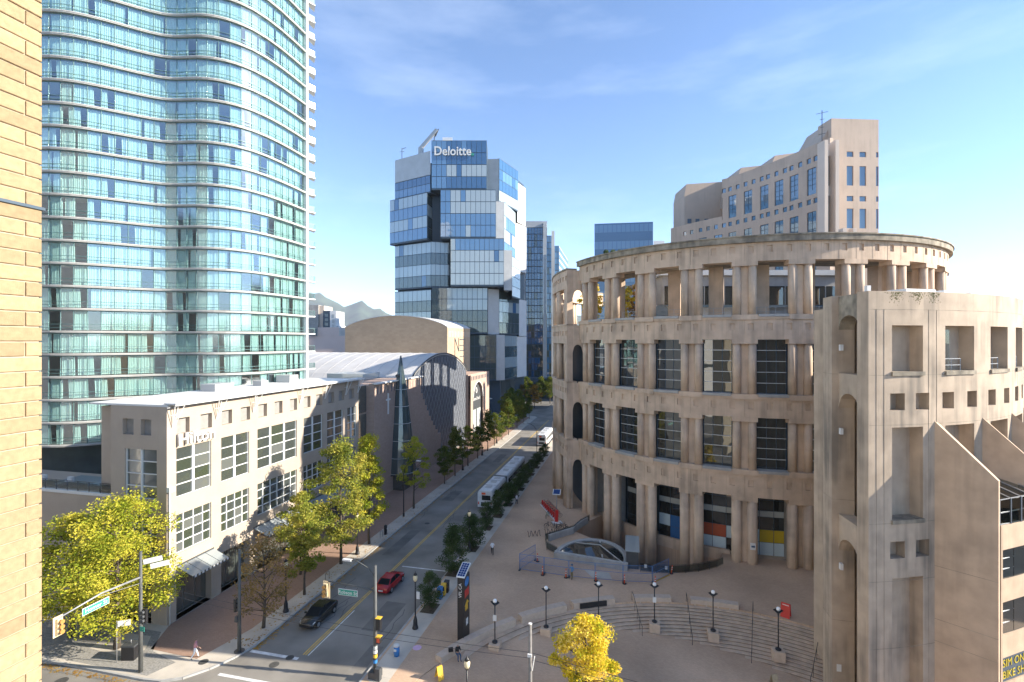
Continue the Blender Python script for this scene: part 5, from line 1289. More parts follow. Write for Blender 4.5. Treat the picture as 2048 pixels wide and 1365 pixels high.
# ================================================================== TREES
def proto_thing(name, label, cat, group=None):
    o = bpy.data.objects.new(name, None); COL.objects.link(o); tag(o, label, cat, group); INV[o.name] = Matrix.Identity(4); return o
def tree_meshes(h, cr, trunk_h, seed, leaf, nleaf, lsize, mats, clumps=40, shape='oval', tr=.14, rlo=.17, rhi=.36):
    R = random.Random(seed); tk = MB(); H = h
    # trunk with gentle wander
    pts = [(0,0,-.05)]; x = y = 0
    for q in range(1,7):
        x += R.uniform(-.08,.08); y += R.uniform(-.08,.08); pts.append((x,y,H*.86*q/6))
    tk.tube(pts, [tr*(1.25 if q == 0 else 1-.13*q) for q in range(7)], 9)
    cents = []; ch = H-trunk_h
    for q in range(clumps):
        t = (q+.5)/clumps+R.uniform(-.04,.04); z = trunk_h+ch*max(.02,min(.99,t))
        tt = (z-trunk_h)/ch
        w = {'oval': sin(pi*min(1,max(0,.12+.86*tt)))**.7, 'cone': (1-tt)**.7*(.35+.65*min(1,tt*5)), 'round': sqrt(max(0.02,1-(2*tt-1)**2))}[shape]
        a = q*2.4+R.uniform(-.5,.5); r = cr*w*R.uniform(.25,.95)
        cents.append(Vector((r*cos(a),r*sin(a),z)))
    for c in cents:
        zb = max(trunk_h*.8, c.z-.25*hypot(c.x,c.y)-.6); i = min(5,int(zb/(H*.86)*6)); b = Vector(pts[i]).lerp(Vector(pts[i+1]), max(0,min(1,zb/(H*.86)*6-i)))
        if R.random() < .7: m = b.lerp(c,.55)+Vector((0,0,.15)); tk.tube([b,m,c], [tr*.32,tr*.2,.012], 5)
    lf = MB(); per = max(6, int(nleaf/clumps))
    for c in cents:
        rr = cr*R.uniform(rlo,rhi); 
        sq = Vector((1,1,R.uniform(.5,.8)))
        for k_ in range(per):
            v = Vector((R.gauss(0,1),R.gauss(0,1),R.gauss(0,1))); v.normalize(); v *= rr*R.random()**.45; p = c+Vector((v.x*sq.x,v.y*sq.y,v.z*sq.z))
            u = Vector((R.gauss(0,1),R.gauss(0,1),R.gauss(0,.6))).normalized(); w = u.cross(Vector((R.gauss(0,1),R.gauss(0,1),R.gauss(0,1)))).normalized(); s_ = lsize*R.uniform(.6,1.25)
            bend = u.cross(w)*s_*.25
            lf.add([p-u*s_,p+w*s_*.62+bend,p+u*s_*1.1,p-w*s_*.62+bend], [(0,1,2),(0,2,3)])
    return tk.mesh('trunk','bark'), lf.mesh('crown', leaf)
def tree(name, label, loc, meshes, group=None, rz=0, sc=1., cat='tree'):
    o = bpy.data.objects.new(name, None); COL.objects.link(o); o.location = loc; o.rotation_euler = (0,0,rz); o.scale = (sc,sc,sc); tag(o, label, cat, group)
    put('trunk', meshes[0], o); put('crown', meshes[1], o); return o
# big maple on the near left corner
tm = tree_meshes(13.2, 6.0, 2.6, 1, 'leafY', 21000, .115, None, 62, 'oval', .26)
tree('maple_tree', 'big yellow green maple whose trunk stands by the black litter bin', (-45.6,36.0,0), tm)
tm = tree_meshes(11.2, 5.0, 2.6, 2, 'leafY', 14000, .115, None, 44, 'oval', .24)
tree('maple_tree', 'yellow green maple behind the hanging yellow signal board', (-51.6,36.4,0), tm, rz=1)
# bright yellow tree at the foot of the picture
tm = tree_meshes(8.2, 2.9, 2.0, 3, 'leafGold', 17000, .095, None, 54, 'oval', .2)
tree('golden_tree', 'bright golden yellow tree by the timber pole on the lower plaza', (-3.2,37.6,-1.0), tm, rz=.6)
# left street row
GV = [tree_meshes(9.6,2.7,2.6,11,'leafGY',5200,.14,None,36,'oval',.13), tree_meshes(9.0,2.6,2.4,12,'leafG',5600,.14,None,34,'oval',.12,.22,.42), tree_meshes(9.8,2.6,2.6,13,'leafG',5600,.14,None,34,'cone',.12,.22,.42)]
big1 = tree_meshes(15.2,4.5,3.0,21,'leafGY',12000,.14,None,50,'oval',.17); big2 = tree_meshes(15.0,3.6,3.0,22,'leafY',9500,.14,None,46,'cone',.16)
brown = tree_meshes(8.6,3.6,2.0,23,'leafBrown',2600,.12,None,40,'oval',.15); thin = tree_meshes(11.6,3.3,3.4,24,'leafGY',4600,.14,None,36,'oval',.15); thinO = tree_meshes(11.8,3.0,3.6,25,'leafY',3600,.15,None,30,'oval',.15)
LT = [((-34.95,41.9),brown,'half bare tree with brown leaves beside the corner signal pole'),((-35.1,48.4),GV[0],'light green tree beside the thin bike hoop on the left pavement'),((-35.5,56.2),big1,'large light green tree in front of the widest podium window'),
      ((-35.2,62.6),big2,'tall yellow topped tree in front of the podium end'),((-38.6,52.5),GV[0],'green tree standing close to the podium awning'),((-35.4,77.6),thinO,'thin yellowing tree in front of the glass spire')]
for k_, (p,m,l) in enumerate(LT): tree('street_tree', l, (*p,0), m, 'street trees along the left pavement', k_*1.3)
rest_y = [92.3,98.4,106.8,114.2,122.6,129.1,137.2,145,156.4,166,176]
ords = ['first','second','third','fourth','fifth','sixth','seventh','eighth','ninth','tenth','eleventh','twelfth']
for k_, y in enumerate(rest_y): tree('street_tree', f'green street tree past the spire on the church pavement, {ords[k_]} of its row', (-35.6,y,0), [GV[1],GV[2],GV[1]][k_ % 3] if k_ not in (2,) else GV[0], 'street trees along the left pavement', k_*.9, .8+.28*((k_*37) % 10)/10)
for k_, (x,y) in enumerate(((-39.5,158),(-40,166),(-39,174),(-43,180))): tree('street_tree', f'dark green tree near the glass lobby at the street end, {ords[k_]} along the lobby', (x,y,0), GV[1], 'trees by the glass lobby', k_*2.1, 1.15)
om = tree_meshes(9.5,3.6,2.2,31,'leafO',3200,.2,None,36,'oval',.16)
tree('orange_tree', 'sunlit orange tree across the far road', (*pl(1069,209),0), om); tree('orange_tree', 'pale pinkish tree beside the sunlit orange tree', (*pl(1043,214),0), tree_meshes(9,3.0,2.2,32,'leafBrown',2600,.2,None,30,'oval',.15))
for k_, px in enumerate((1030,1053,1082,1100)): tree('dark_tree', f'dark tree across the far road behind the orange ones, {ords[k_]} from the glass lobby', (*pl(px,224),0), GV[1], 'dark trees across the far road', k_, 1.3)
# library side row of clipped evergreen trees
EV = [tree_meshes(4.6,1.9,.6,41,'leafD',6000,.095,None,34,'round',.07,.32,.5), tree_meshes(5.4,1.8,.6,42,'leafD',6000,.095,None,34,'oval',.07,.3,.48), tree_meshes(6.0,2.2,.6,43,'leafD',7000,.095,None,38,'cone',.08,.28,.45)]
RT = [(-20.5,48.97,1,.72),(-20.9,57.1,2,.98),(-20.8,64.3,0,1.0),(-21.0,72.0,1,.92),(-20.75,77.4,1,.98),(-20.5,83.2,0,1.0),(-20.4,87.6,1,.78),(-20.4,92.2,0,.85),(-20.5,97.4,0,.95),(-20.5,103,1,.75),(-20.5,109,0,.85),(-20.5,115,1,.75),(-20.5,121,0,.8)]
for k_, (x,y,v,s_) in enumerate(RT):
    tree('evergreen_tree', f'small dark evergreen tree on the library side kerb, {(ords+["thirteenth"])[k_]} from the traffic pole', (x,y,0), EV[v], 'evergreen trees on the library side kerb', k_*1.7, s_*(.95 if k_ < 3 else .76))
    mb = MB(); mb.box(x-.75,y-1.0,-.05,x+.75,y+1.0,.012); o = mb.build('planting_bed', 'soil'); o['kind'] = 'structure'
# trees on the library roof terrace and beyond
gm = tree_meshes(7.0,2.7,1.0,51,'leafO',2600,.17,None,34,'round',.13); gm2 = tree_meshes(7.2,2.6,1.0,52,'leafGold',2600,.17,None,34,'oval',.13)
for k_, (px,d,m,l) in enumerate(((1184,88,gm2,'golden tree seen through the first bay of the roof colonnade'),(1240,86,gm2,'orange gold tree seen through the second bay of the roof colonnade'),(1268,90,gm,'orange tree seen through the third bay of the roof colonnade'),(1768,84,gm,'orange tree seen through the sunlit end of the roof colonnade'))):
    tree('terrace_tree', l, (*pl(px,d),31.05), m, None, k_*1.1)

# ================================================================== STREET FURNITURE
def plaza_lamp(label, loc):
    t = proto_thing('plaza_lamp', label, 'lamp', 'plaza lamps on the steps')
    mb = MB(); mb.box(-.5,-.5,-.6,.5,.5,.3); mb.build('pedestal','stair',t)
    mb = MB(); mb.lathe((0,0,.3), [(.26,0),(.26,.12),(.12,.2)], 16); mb.build('base','black',t)
    mb = MB(); mb.tube([(0,0,.45),(0,0,3.75)], .055, 10); mb.build('pole','black',t)
    mb = MB(); r = .48; mb.add([(0,0,3.62),(r,0,4.0),(0,r,4.0),(-r,0,4.0),(0,-r,4.0),(.42,0,4.03),(0,.42,4.03),(-.42,0,4.03),(0,-.42,4.03)], [(0,2,1),(0,3,2),(0,4,3),(0,1,4),(1,2,6,5),(2,3,7,6),(3,4,8,7),(4,1,5,8)]); mb.build('dish','black',t)
    mb = MB(); mb.lathe((0,0,3.92), [(.02,0)]+[(.2*sin(pi*q/8),.2-.2*cos(pi*q/8)) for q in range(1,8)]+[(.02,.4)], 14); mb.build('globe','globe',t)
    t.location = loc; return t
pl_pos = [(-12.25,44.6,-.15),(-8.1,48.4,-.3),(-3.2,51.1,-.6),(2.3,52.6,-.75),(7.9,52.8,-1.0),(13.4,51.3,-1.2),(20.6,60.2,0)]
PLN = ['square dish globe lamp on the steps with a white notice, nearest the black kiosk','square dish globe lamp on the steps beside the second stone bench','square dish globe lamp in front of the black bench panel','square dish globe lamp on the steps with a notice, behind the golden tree','square dish globe lamp in the middle of the high steps','square dish globe lamp beside the red sandwich board','square dish globe lamp half hidden by the portal pillar']
p0 = plaza_lamp(PLN[0], pl_pos[0]); L0 = [p0]
for q in range(1,7): L0.append(copy_tree(p0, pl_pos[q], 0, PLN[q]))
for q in (0,3):
    x,y,z = pl_pos[q]; mb = MB(); mb.box(x-.17,y-.085,z+2.3,x+.17,y-.06,z+2.85); tag(mb.build('lamp_notice','white'), 'white paper notice on the lamp pole '+('near the black kiosk' if q == 0 else 'behind the golden tree'), 'notice')
def heritage_lamp(label, loc, banner=False, h=4.6):
    t = proto_thing('street_lamp', label, 'street lamp', 'heritage street lamps')
    mb = MB(); mb.lathe((0,0,0), [(.30,0),(.30,.12),(.22,.35),(.2,.8),(.12,1.1),(.09,1.2)], 10, smooth=False); mb.build('base','black',t)
    mb = MB(); mb.tube([(0,0,1.15),(0,0,h)], [.075,.055], 10); mb.build('pole','black',t)
    mb = MB(); mb.lathe((0,0,h), [(.12,0),(.2,.18),(.23,.4),(.14,.62)], 12); mb.build('globe','globey',t)
    mb = MB(); mb.lathe((0,0,h+.6), [(.2,0),(.15,.12),(.03,.26),(.015,.4)], 12); mb.build('cap','black',t)
    mb = MB(); mb.lathe((0,0,h-.1), [(.09,0),(.15,.1)], 12); mb.build('collar','black',t)
    t.location = loc; return t
HL = [((-20.45,45.2,0),'black heritage lamp post on the library kerb by the newspaper boxes'),((-21.0,63.6,0),'black heritage lamp post between two evergreens on the library kerb'),((-34.75,44.9,0),'black heritage lamp post next to the half bare brown tree'),((-35.0,59.2,0),'black heritage lamp post between the large green and yellow topped trees'),((-35.5,103,0),'black heritage lamp post opposite the diamond shingled drum'),((-35.5,117.5,0),'black heritage lamp post opposite the arched church panel'),((-35.8,132.2,0),'black heritage lamp post past the arched church panel'),((-11.6,34.6,-.4),'black heritage lamp post at the edge of the cross road')]
h0 = heritage_lamp(HL[0][1], HL[0][0])
for p,l in HL[1:]: copy_tree(h0, p, 0, l)
mb = MB(); mb.box(-20.32,45.18,2.9,-20.0,45.21,3.6); tag(mb.build('lamp_banner','white'), 'small white pennant on the lamp post by the newspaper boxes', 'banner')
def cobra(label, loc, h, arm, rz=0):
    t = proto_thing('curved_lamp', label, 'street lamp', 'tall curved street lights')
    mb = MB(); mb.lathe((0,0,0), [(.16,0),(.16,.5),(.1,.6)], 10); mb.build('base','black',t)
    mb = MB(); mb.tube([(0,0,.5),(0,0,h*.75)]+[(arm*(1-cos(a)),0,h*.75+h*.25*sin(a)) for a in (.4,.8,1.2,1.5)], [.09,.075,.06,.055,.05,.045], 8); mb.build('pole','black',t)
    mb = MB(); mb.box(arm-.1,-.12,h-.03,arm+.65,.12,h+.08); mb.build('lamp_head','white',t); t.location = loc; t.rotation_euler = (0,0,rz); return t
cobra('tall curved street light on the left pavement by the glass spire', (-35.3,73.6,0), 9.0, 2.3); cobra('tall curved street light on the library kerb beside the buses', (-21.6,115.9,0), 8.6, 2.6, pi)
M['redlens'] = mat('red lens', (.6,.10,.05), .4, .1, 4)
# traffic signal pole, library corner
tp = thing('traffic_signal', 'dark traffic signal pole carrying the Robson St sign', 'traffic light', (-20.75,37.9,0))
TX, TY = -20.75, 37.9
mb = MB(); mb.tube([(TX,TY,0),(TX,TY,9.3)], [.17,.12], 12); mb.build('pole','pole',tp)
mb = MB(); mb.box(TX-.45,TY-.4,0,TX+.45,TY+.4,.55); mb.box(TX+.2,TY-.5,0,TX+.65,TY-.1,1.0); mb.build('base','darkgrey',tp)
mb = MB(); mb.tube([(TX,TY,7.15),(TX-1.6,TY-.05,7.4),(TX-4.3,TY-.15,7.55)], [.08,.06,.05], 8); mb.build('mast_arm','pole',tp)
mb = MB(); mb.tube([(TX,TY,8.3),(TX-.6,TY,9.0),(TX-1.6,TY,9.45),(TX-2.2,TY,9.5)], .04, 6); mb.build('lamp_arm','pole',tp)
mb = MB(); mb.box(TX-3.0,TY-.13,9.42,TX-2.2,TY+.13,9.56); mb.build('lamp_head','white',tp)
def signal(t, x, y, z, ang, board=True, n=3):
    c, s_ = cos(ang), sin(ang); T_ = lambda a,b,h: (x+a*c-b*s_, y+a*s_+b*c, z+h)
    mb = MB(); mb.hexa([T_(a,b,h) for h in (-.05,1.1) for a,b in ((-.17,-.1),(.17,-.1),(.17,.12),(-.17,.12))]); hd = mb.build('signal_head','signaly' if board else 'black',t)
    if board:
        mb = MB(); mb.hexa([T_(a,b,h) for h in (-.2,1.25) for a,b in ((-.32,.12),(.32,.12),(.32,.15),(-.32,.15))]); mb.build('back_board','signaly',hd)
    for q in range(3):
        p = T_(0,-.12,.18+.36*q); d = Vector((s_,-c,0)); mb = MB(); mb.tube([Vector(p), Vector(p)+d*.22], [.14,.15], 10, cap=True); mb.build('visor','darkgrey' if not board else 'orangevisor',hd)
M['orangevisor'] = mat('amber visor', (.42,.22,.06), .5, .1, 3)
signal(tp, TX-4.5, TY-.25, 6.3, 0)
mb = MB(); mb.box(TX-3.35,TY-.16,6.55,TX-1.55,TY-.12,7.08); sg = mb.build('street_sign','white',tp)
mb = MB(); mb.box(TX-3.31,TY-.175,6.59,TX-1.59,TY-.162,7.04); mb.build('sign_face','signgreen',sg); text('sign_lettering','Robson St',.42, facing((TX-2.45,TY-.185,6.81),(0,-1,0)),'white',sg,.015)
for z,n_ in ((2.9,1),(4.0,0)):
    mb = MB(); mb.box(TX+.15,TY-.15,z,TX+.5,TY+.2,z+(.95 if n_ == 0 else .5)); hd = mb.build('side_signal','black',tp)
    mb = MB(); mb.box(TX+.1,TY-.22,z+(.95 if n_ == 0 else .5),TX+.55,TY+.22,z+(1.0 if n_ == 0 else .55)); mb.build('hood','yellow',hd)
    if n_: mb = MB(); mb.box(TX+.2,TY-.17,z+.08,TX+.45,TY-.152,z+.42); mb.build('hand_symbol','redlens',hd)
for q,(z,m) in enumerate(((1.2,'blue'),(1.65,'yellow'),(2.0,'white'),(2.35,'pgrey'))): mb = MB(); mb.tube([(TX,TY,z),(TX,TY,z+.28)], .175, 12, cap=False); mb.build('poster_wrap', m, tp)
# signal poles on the left corner
tp2 = thing('signal_pole', 'tall grey signal pole by the half bare tree on the left corner', 'traffic light', (-34.4,38.2,0))
mb = MB(); mb.tube([(-34.4,38.2,0),(-34.4,38.2,9.2)], [.17,.11], 12); mb.build('pole','pole',tp2)
mb = MB(); mb.lathe((-34.4,38.2,0), [(.45,0),(.45,.05)], 12); mb.build('base','darkgrey',tp2); signal(tp2,-34.75,38.2,3.6,1.57,False)
mb = MB(); mb.box(-34.7,37.95,2.7,-34.45,38.2,3.2); mb.build('walk_signal','darkgrey',tp2)
tp3 = thing('signal_pole', 'tall dark signal pole with a long arm carrying the Homer St sign', 'traffic light', (-40.4,33.9,0))
PX_, PY_ = -40.4, 33.9
mb = MB(); mb.tube([(PX_,PY_,0),(PX_,PY_,10.2)], [.18,.11], 12); mb.build('pole','pole',tp3)
mb = MB(); e_ = (-40.2,27.6,8.0); mb.tube([(PX_,PY_,8.0),(PX_+.05,30.6,8.25),e_], [.09,.07,.05], 8); mb.bar((PX_,PY_,7.5),(PX_+.1,30.5,8.1),.03,.03); mb.build('mast_arm','midgrey',tp3)
mb = MB(); mb.box(PX_+.06,29.2,7.2,PX_+.1,31.2,7.75); sg = mb.build('street_sign','white',tp3); mb = MB(); mb.box(PX_+.11,29.24,7.24,PX_+.12,31.16,7.71); mb.build('sign_face','signgreen',sg)
text('sign_lettering','Homer St',.42, facing((PX_+.135,30.2,7.48),(1,0,0)),'white',sg,.012)
signal(tp3, -40.1, 27.5, 6.9, pi/2); signal(tp3, PX_+.35, PY_+.1, 4.2, 0, False)
mb = MB(); mb.box(PX_+.15,PY_-.2,3.55,PX_+.6,PY_-.17,3.95); mb.build('small_sign','signgreen',tp3)
for q,(dx,m) in enumerate(((.35,'white'),(1.1,'white'))): mb = MB(); mb.bar((PX_-.3+dx,PY_+.2,9.2-.3*q),(PX_+.9+dx,PY_+.9,9.4-.3*q),.03,.42); mb.build('route_sign','white',tp3)
ps = thing('post_sign', 'thin post with a white parking sign beside the black litter bin', 'sign', (-43.6,34.4,0))
mb = MB(); mb.tube([(-43.6,34.4,0),(-43.6,34.4,3.6)], .035, 6); mb.build('post','midgrey',ps); mb = MB(); mb.bar((-43.5,34.4,3.35),(-42.7,34.9,3.35),.03,.5); mb.build('sign_plate','white',ps)
lb = thing('litter_bin', 'black box litter bin beside the maple trunk', 'litter bin', (-43.0,35.2,0))
mb = MB(); mb.obox((-43.0,35.2), .25, 1.1, .9, 0, 1.15); mb.build('body','black',lb); mb = MB(); mb.obox((-43.0,35.2), .25, 1.16, .96, 1.15, 1.3); mb.build('lid','darkgrey',lb); mb = MB(); mb.tube([(-43,35.2,1.3),(-43,35.2,1.6)],.03,6); mb.build('lifting_eye','midgrey',lb)
# timber utility pole and overhead wires
up = thing('utility_pole', 'weathered timber utility pole in front of the golden tree', 'utility pole', (-6.9,34.5,-.75))
mb = MB(); mb.tube([(-6.9,34.5,-.75),(-6.9,34.5,8.1)], [.17,.11], 10); mb.build('pole','greypole',up); mb = MB(); mb.lathe((-6.9,34.5,8.1), [(.13,0),(.13,.05)], 10); mb.build('cap','white',up)
mb = MB(); mb.bar((-6.75,34.4,4.9),(-6.55,34.3,6.0),.05,.05); mb.bar((-7.05,34.3,6.0),(-6.75,34.3,6.0),.12,.2); mb.build('insulator','white',up)
def wire(a, b, sag, label, r=.014):
    n = 14; a, b = Vector(a), Vector(b); mb = MB(); mb.tube([a.lerp(b,q/n)-Vector((0,0,sag*4*(q/n)*(1-q/n))) for q in range(n+1)], r, 5); tag(mb.build('overhead_wire','black'), label, 'wire')
wire((-40.4,33.9,7.6),(-6.9,34.5,6.1),.5,'upper trolley wire from the corner pole to the timber pole'); wire((-40.4,33.9,7.1),(-6.9,34.5,5.7),.55,'lower trolley wire from the corner pole to the timber pole')
wire((-6.9,34.5,6.1),(30,30,6.0),.5,'upper trolley wire running right from the timber pole behind the golden tree'); wire((-6.9,34.5,5.6),(30,31,5.4),.5,'lower trolley wire running right from the timber pole behind the golden tree')
# handrails on the steps
def handrail(th, label, r0=-.6, r1=1.0):
    t = thing('handrail', label, 'handrail', sp(th, ray_circle(th,TOPC,TOPR), -1)); rt = ray_circle(th,TOPC,TOPR); rb = ray_circle(th,BOTC,BOTR); x,y,_ = sp(th,rb,0); zl = lowz(x,y)
    P = [sp(th,rt+.4,.0),sp(th,rt+.4,.95),sp(th,rt-.2,.95),sp(th,rb,zl+.95),sp(th,rb-.5,zl+.95),sp(th,rb-.5,zl)]
    mb = MB(); mb.tube(P,.028,6); mb.build('rail','black',t)
    for q in (.25,.55,.85): rr = rt+(rb-rt)*q; z = zl*q; mb = MB(); mb.tube([sp(th,rr,z-.2),sp(th,rr,z+.93)],.025,6); mb.build('post','black',t)
for a_, l in ((103,'black handrail climbing the steps beside the bench with the black panel'),(90.5,'black handrail climbing the middle of the curved steps'),(76.5,'black handrail climbing the steps left of the red sandwich board'),(63.5,'black handrail climbing the steps next to the portal pillar')): handrail(rad(a_), l)
# information kiosk
ki = thing('information_kiosk', 'black kiosk tower lettered VPL.CA with solar panel on top', 'kiosk', (-15.35,44.75,0))
kc = (-15.35,44.75); ka = rad(-3)
mb = MB(); mb.obox(kc, ka, .62, 1.5, 0, 6.0); mb.build('body','black',ki)
c_, s_ = cos(ka), sin(ka); K = lambda a,b,z: (kc[0]+a*c_-b*s_, kc[1]+a*s_+b*c_, z)
mb = MB(); mb.hexa([K(-.42,-.8,6.05),K(.42,-.8,6.05),K(.42,.8,6.75),K(-.42,.8,6.75),K(-.42,-.8,6.12),K(.42,-.8,6.12),K(.42,.8,6.82),K(-.42,.8,6.82)]); so_ = mb.build('solar_frame','white',ki)
for i in range(3):
    for j in range(6):
        a0, a1 = -.36+.24*i+.012, -.36+.24*(i+1)-.012; b0, b1 = -.72+.24*j+.012, -.72+.24*(j+1)-.012; z = lambda b: 6.13+(b+.8)/1.6*.7
        mb = MB(); mb.quad(K(a0,b0,z(b0)),K(a1,b0,z(b0)),K(a1,b1,z(b1)),K(a0,b1,z(b1))); mb.build('solar_cell','solar',so_)
mb = MB(); mb.bar(K(0,.5,6.0),K(0,.5,6.6),.1,.1); mb.build('solar_post','darkgrey',ki)
tm_ = facing(K(-.02,-.765,4.85),(s_,-c_,0)) @ Matrix.Rotation(pi/2,4,'Z'); text('kiosk_lettering','VPL.CA',.42,tm_,'white',ki,.015)
for (z0,z1,m) in ((5.0,5.85,'blue'),(4.0,4.75,'red'),(2.75,3.6,'yellow')):
    mb = MB()
    if m == 'blue': mb.add([K(.317,.05+.55*cos(2*pi*q/12),5.4+.42*sin(2*pi*q/12)) for q in range(12)],[tuple(range(12))])
    elif m == 'red': mb.add([K(.317,-.5,z0),K(.317,.6,z0),K(.317,.6,z1),K(.317,-.5,z1)],[(0,1,2,3)])
    else: mb.add([K(.317,-.35,z0),K(.317,.3,z0),K(.317,.3,z0+.5),K(.317,.6,z0+.5),K(.317,.1,z1+.1),K(.317,-.55,z0+.5),K(.317,-.35,z0+.5)],[tuple(range(7))])
    mb.build('graphic',m,ki)
mb = MB(); mb.add([K(.317,-.15,1.3),K(.317,.35,1.3),K(.317,.35,1.95),K(.317,-.15,1.95)],[(0,1,2,3)]); mb.build('notice','white',ki)
# newspaper boxes, blue barrel
def newsbox(x, y, m, lab):
    t = thing('newspaper_box', lab, 'newspaper box', (x,y,0)); mb = MB(); mb.box(x-.25,y-.22,.12,x+.25,y+.22,1.15); mb.build('body',m,t)
    mb = MB(); mb.hexa([(x-.27,y-.25,1.15),(x+.27,y-.25,1.15),(x+.27,y+.24,1.15),(x-.27,y+.24,1.15),(x-.27,y-.2,1.22),(x+.27,y-.2,1.22),(x+.27,y+.24,1.32),(x-.27,y+.24,1.32)]); mb.build('hood',m,t)
    mb = MB(); mb.box(x-.19,y-.235,.6,x+.19,y-.222,1.05); mb.build('window','hglass',t)
    mb = MB(); mb.box(x-.2,y-.18,0,x+.2,y+.18,.12); mb.build('foot','darkgrey',t)
newsbox(-20.2,51.0,'blue','blue newspaper box with a peaked hood by the small evergreen'); newsbox(-20.1,51.75,'yellow','yellow newspaper box next to the blue one'); newsbox(-20.0,52.5,'black','black newspaper box next to the yellow one')
bl = thing('blue_barrel', 'blue barrel bin with white lid near the traffic pole', 'bin', (-20.3,40.9,0)); mb = MB(); mb.lathe((-20.3,40.9,0), [(.24,0),(.27,.45),(.24,.85)], 16); mb.build('body','blue',bl); mb = MB(); mb.lathe((-20.3,40.9,.85), [(.27,0),(.26,.12),(.1,.16)], 16); mb.build('lid','white',bl); mb = MB(); mb.box(-20.45,40.62,.5,-20.2,40.65,.7); mb.build('label_plate','white',bl)
# black litter bin and hydrant-like bin on the left pavement
lb2 = thing('litter_bin', 'black round topped bin on the left pavement by the yellow topped tree', 'litter bin', (-34.6,66.2,0)); mb = MB(); mb.lathe((-34.6,66.2,0), [(.22,0),(.24,.9),(.2,1.1)], 12); mb.build('body','black',lb2); mb = MB(); mb.lathe((-34.6,66.2,1.1), [(.25,0),(.22,.2),(.08,.3)], 12); mb.build('lid','black',lb2); mb = MB(); mb.box(-34.35,66.1,.75,-34.33,66.3,.95); mb.build('plate','white',lb2)
for q,(x,y,l) in enumerate(((-34.6,51.6,'thin grey bike hoop next to the light green tree'),(-34.6,64.6,'thin grey bike hoop next to the round topped bin'))): mb = MB(); mb.tube([(x,y,0),(x,y,.85),(x,y+.1,.95),(x,y+.6,.95),(x,y+.7,.85),(x,y+.7,0)],.025,6); tag(mb.build('bike_hoop','darkgrey'), l, 'bike hoop')
# sandwich boards
def aboard(x, y, z, ang, m, lab, w=.7, h=1.15):
    t = thing('sandwich_board', lab, 'sign board', (x,y,z)); c, s_ = cos(ang), sin(ang); T_ = lambda a,b,zz: (x+a*c-b*s_, y+a*s_+b*c, z+zz)
    for sg_ in (-1,1): mb = MB(); mb.hexa([T_(-w/2,sg_*.32,0),T_(w/2,sg_*.32,0),T_(w/2,sg_*.36,0),T_(-w/2,sg_*.36,0),T_(-w/2,sg_*.02,h),T_(w/2,sg_*.02,h),T_(w/2,sg_*.05,h),T_(-w/2,sg_*.05,h)]); mb.build('board',m,t)
    return t, T_
t,T_ = aboard(15.3,55.9,0,-.5,'red','red sandwich board with white text at the top of the steps',.85,1.35)
mb = MB(); mb.hexa([T_(-.3,-.13,1.0),T_(.3,-.13,1.0),T_(.3,-.12,1.0),T_(-.3,-.12,1.0),T_(-.3,-.08,1.22),T_(.3,-.08,1.22),T_(.3,-.07,1.22),T_(-.3,-.07,1.22)]); mb.build('header','white',t)
for q in range(4): z = .35+.15*q; b = -.36+.3*z; mb = MB(); mb.hexa([T_(-.28,b-.01,z),T_(.22,b-.01,z),T_(.22,b,z),T_(-.28,b,z),T_(-.28,b+.005,z+.05),T_(.22,b+.005,z+.05),T_(.22,b+.015,z+.05),T_(-.28,b+.015,z+.05)]); mb.build('text_line','pinkcloth',t)
t,T_ = aboard(-15.5,39.0,0,.9,'yellow','yellow wet floor board at the end of the stone bench',.5,1.0)
t,T_ = aboard(12.1,47.6,-2.1,.5,'timber','timber edged grey board at the foot of the steps',.6,1.1)
# ================================================================== SITE FENCE, CONES, SKYLIGHT, RAILINGS
M['mesh'] = glass('blue fence mesh', (.60,.68,.82), .12)
FPTS = [(-11.9,62.9),(-13.3,59.7),(-10.2,59.45),(-7.2,59.25),(-4.1,59.3),(-.9,59.45),(2.4,60.0),(4.4,62.5)]
for q,(a,b) in enumerate(zip(FPTS[:-1],FPTS[1:])):
    t = thing('fence_panel', f'blue mesh fence panel on the plaza, {ords[q]} counting from the bike racks', 'fence', (*a,0), 'blue site fence panels')
    d = Vector((b[0]-a[0],b[1]-a[1])).normalized()*.05; A,B = (a[0]+d.x,a[1]+d.y),(b[0]-d.x,b[1]-d.y)
    mb = MB(); mb.tube([(*A,.08),(*A,2.0)],.03,6); mb.tube([(*B,.08),(*B,2.0)],.03,6); mb.build('post','fenceblue',t)
    mb = MB(); mb.tube([(*A,1.97),(*B,1.97)],.025,6); mb.tube([(*A,.15),(*B,.15)],.025,6); mb.tube([(*A,1.1),(*B,1.1)],.02,6); mb.build('rail','fenceblue',t)
    mb = MB(); L = hypot(B[0]-A[0],B[1]-A[1]); n = int(L/.12)
    for k_ in range(1,n): u = k_/n; p = (A[0]+(B[0]-A[0])*u, A[1]+(B[1]-A[1])*u); mb.bar((*p,.15),(*p,1.97),.008,.008)
    for k_ in range(1,14): z = .15+k_*.13; mb.bar((*A,z),(*B,z),.007,.007)
    stuff(mb.build('wire_mesh','fenceblue',t))
    mb = MB(); mb.box(A[0]-.12,A[1]-.3,0,A[0]+.12,A[1]+.3,.09); mb.build('foot','darkgrey',t)
CP = [(-11.55,62.5),(-10.3,59.0),(-7.5,59.0),(-4.0,59.0),(-.75,59.1),(2.7,59.6)]
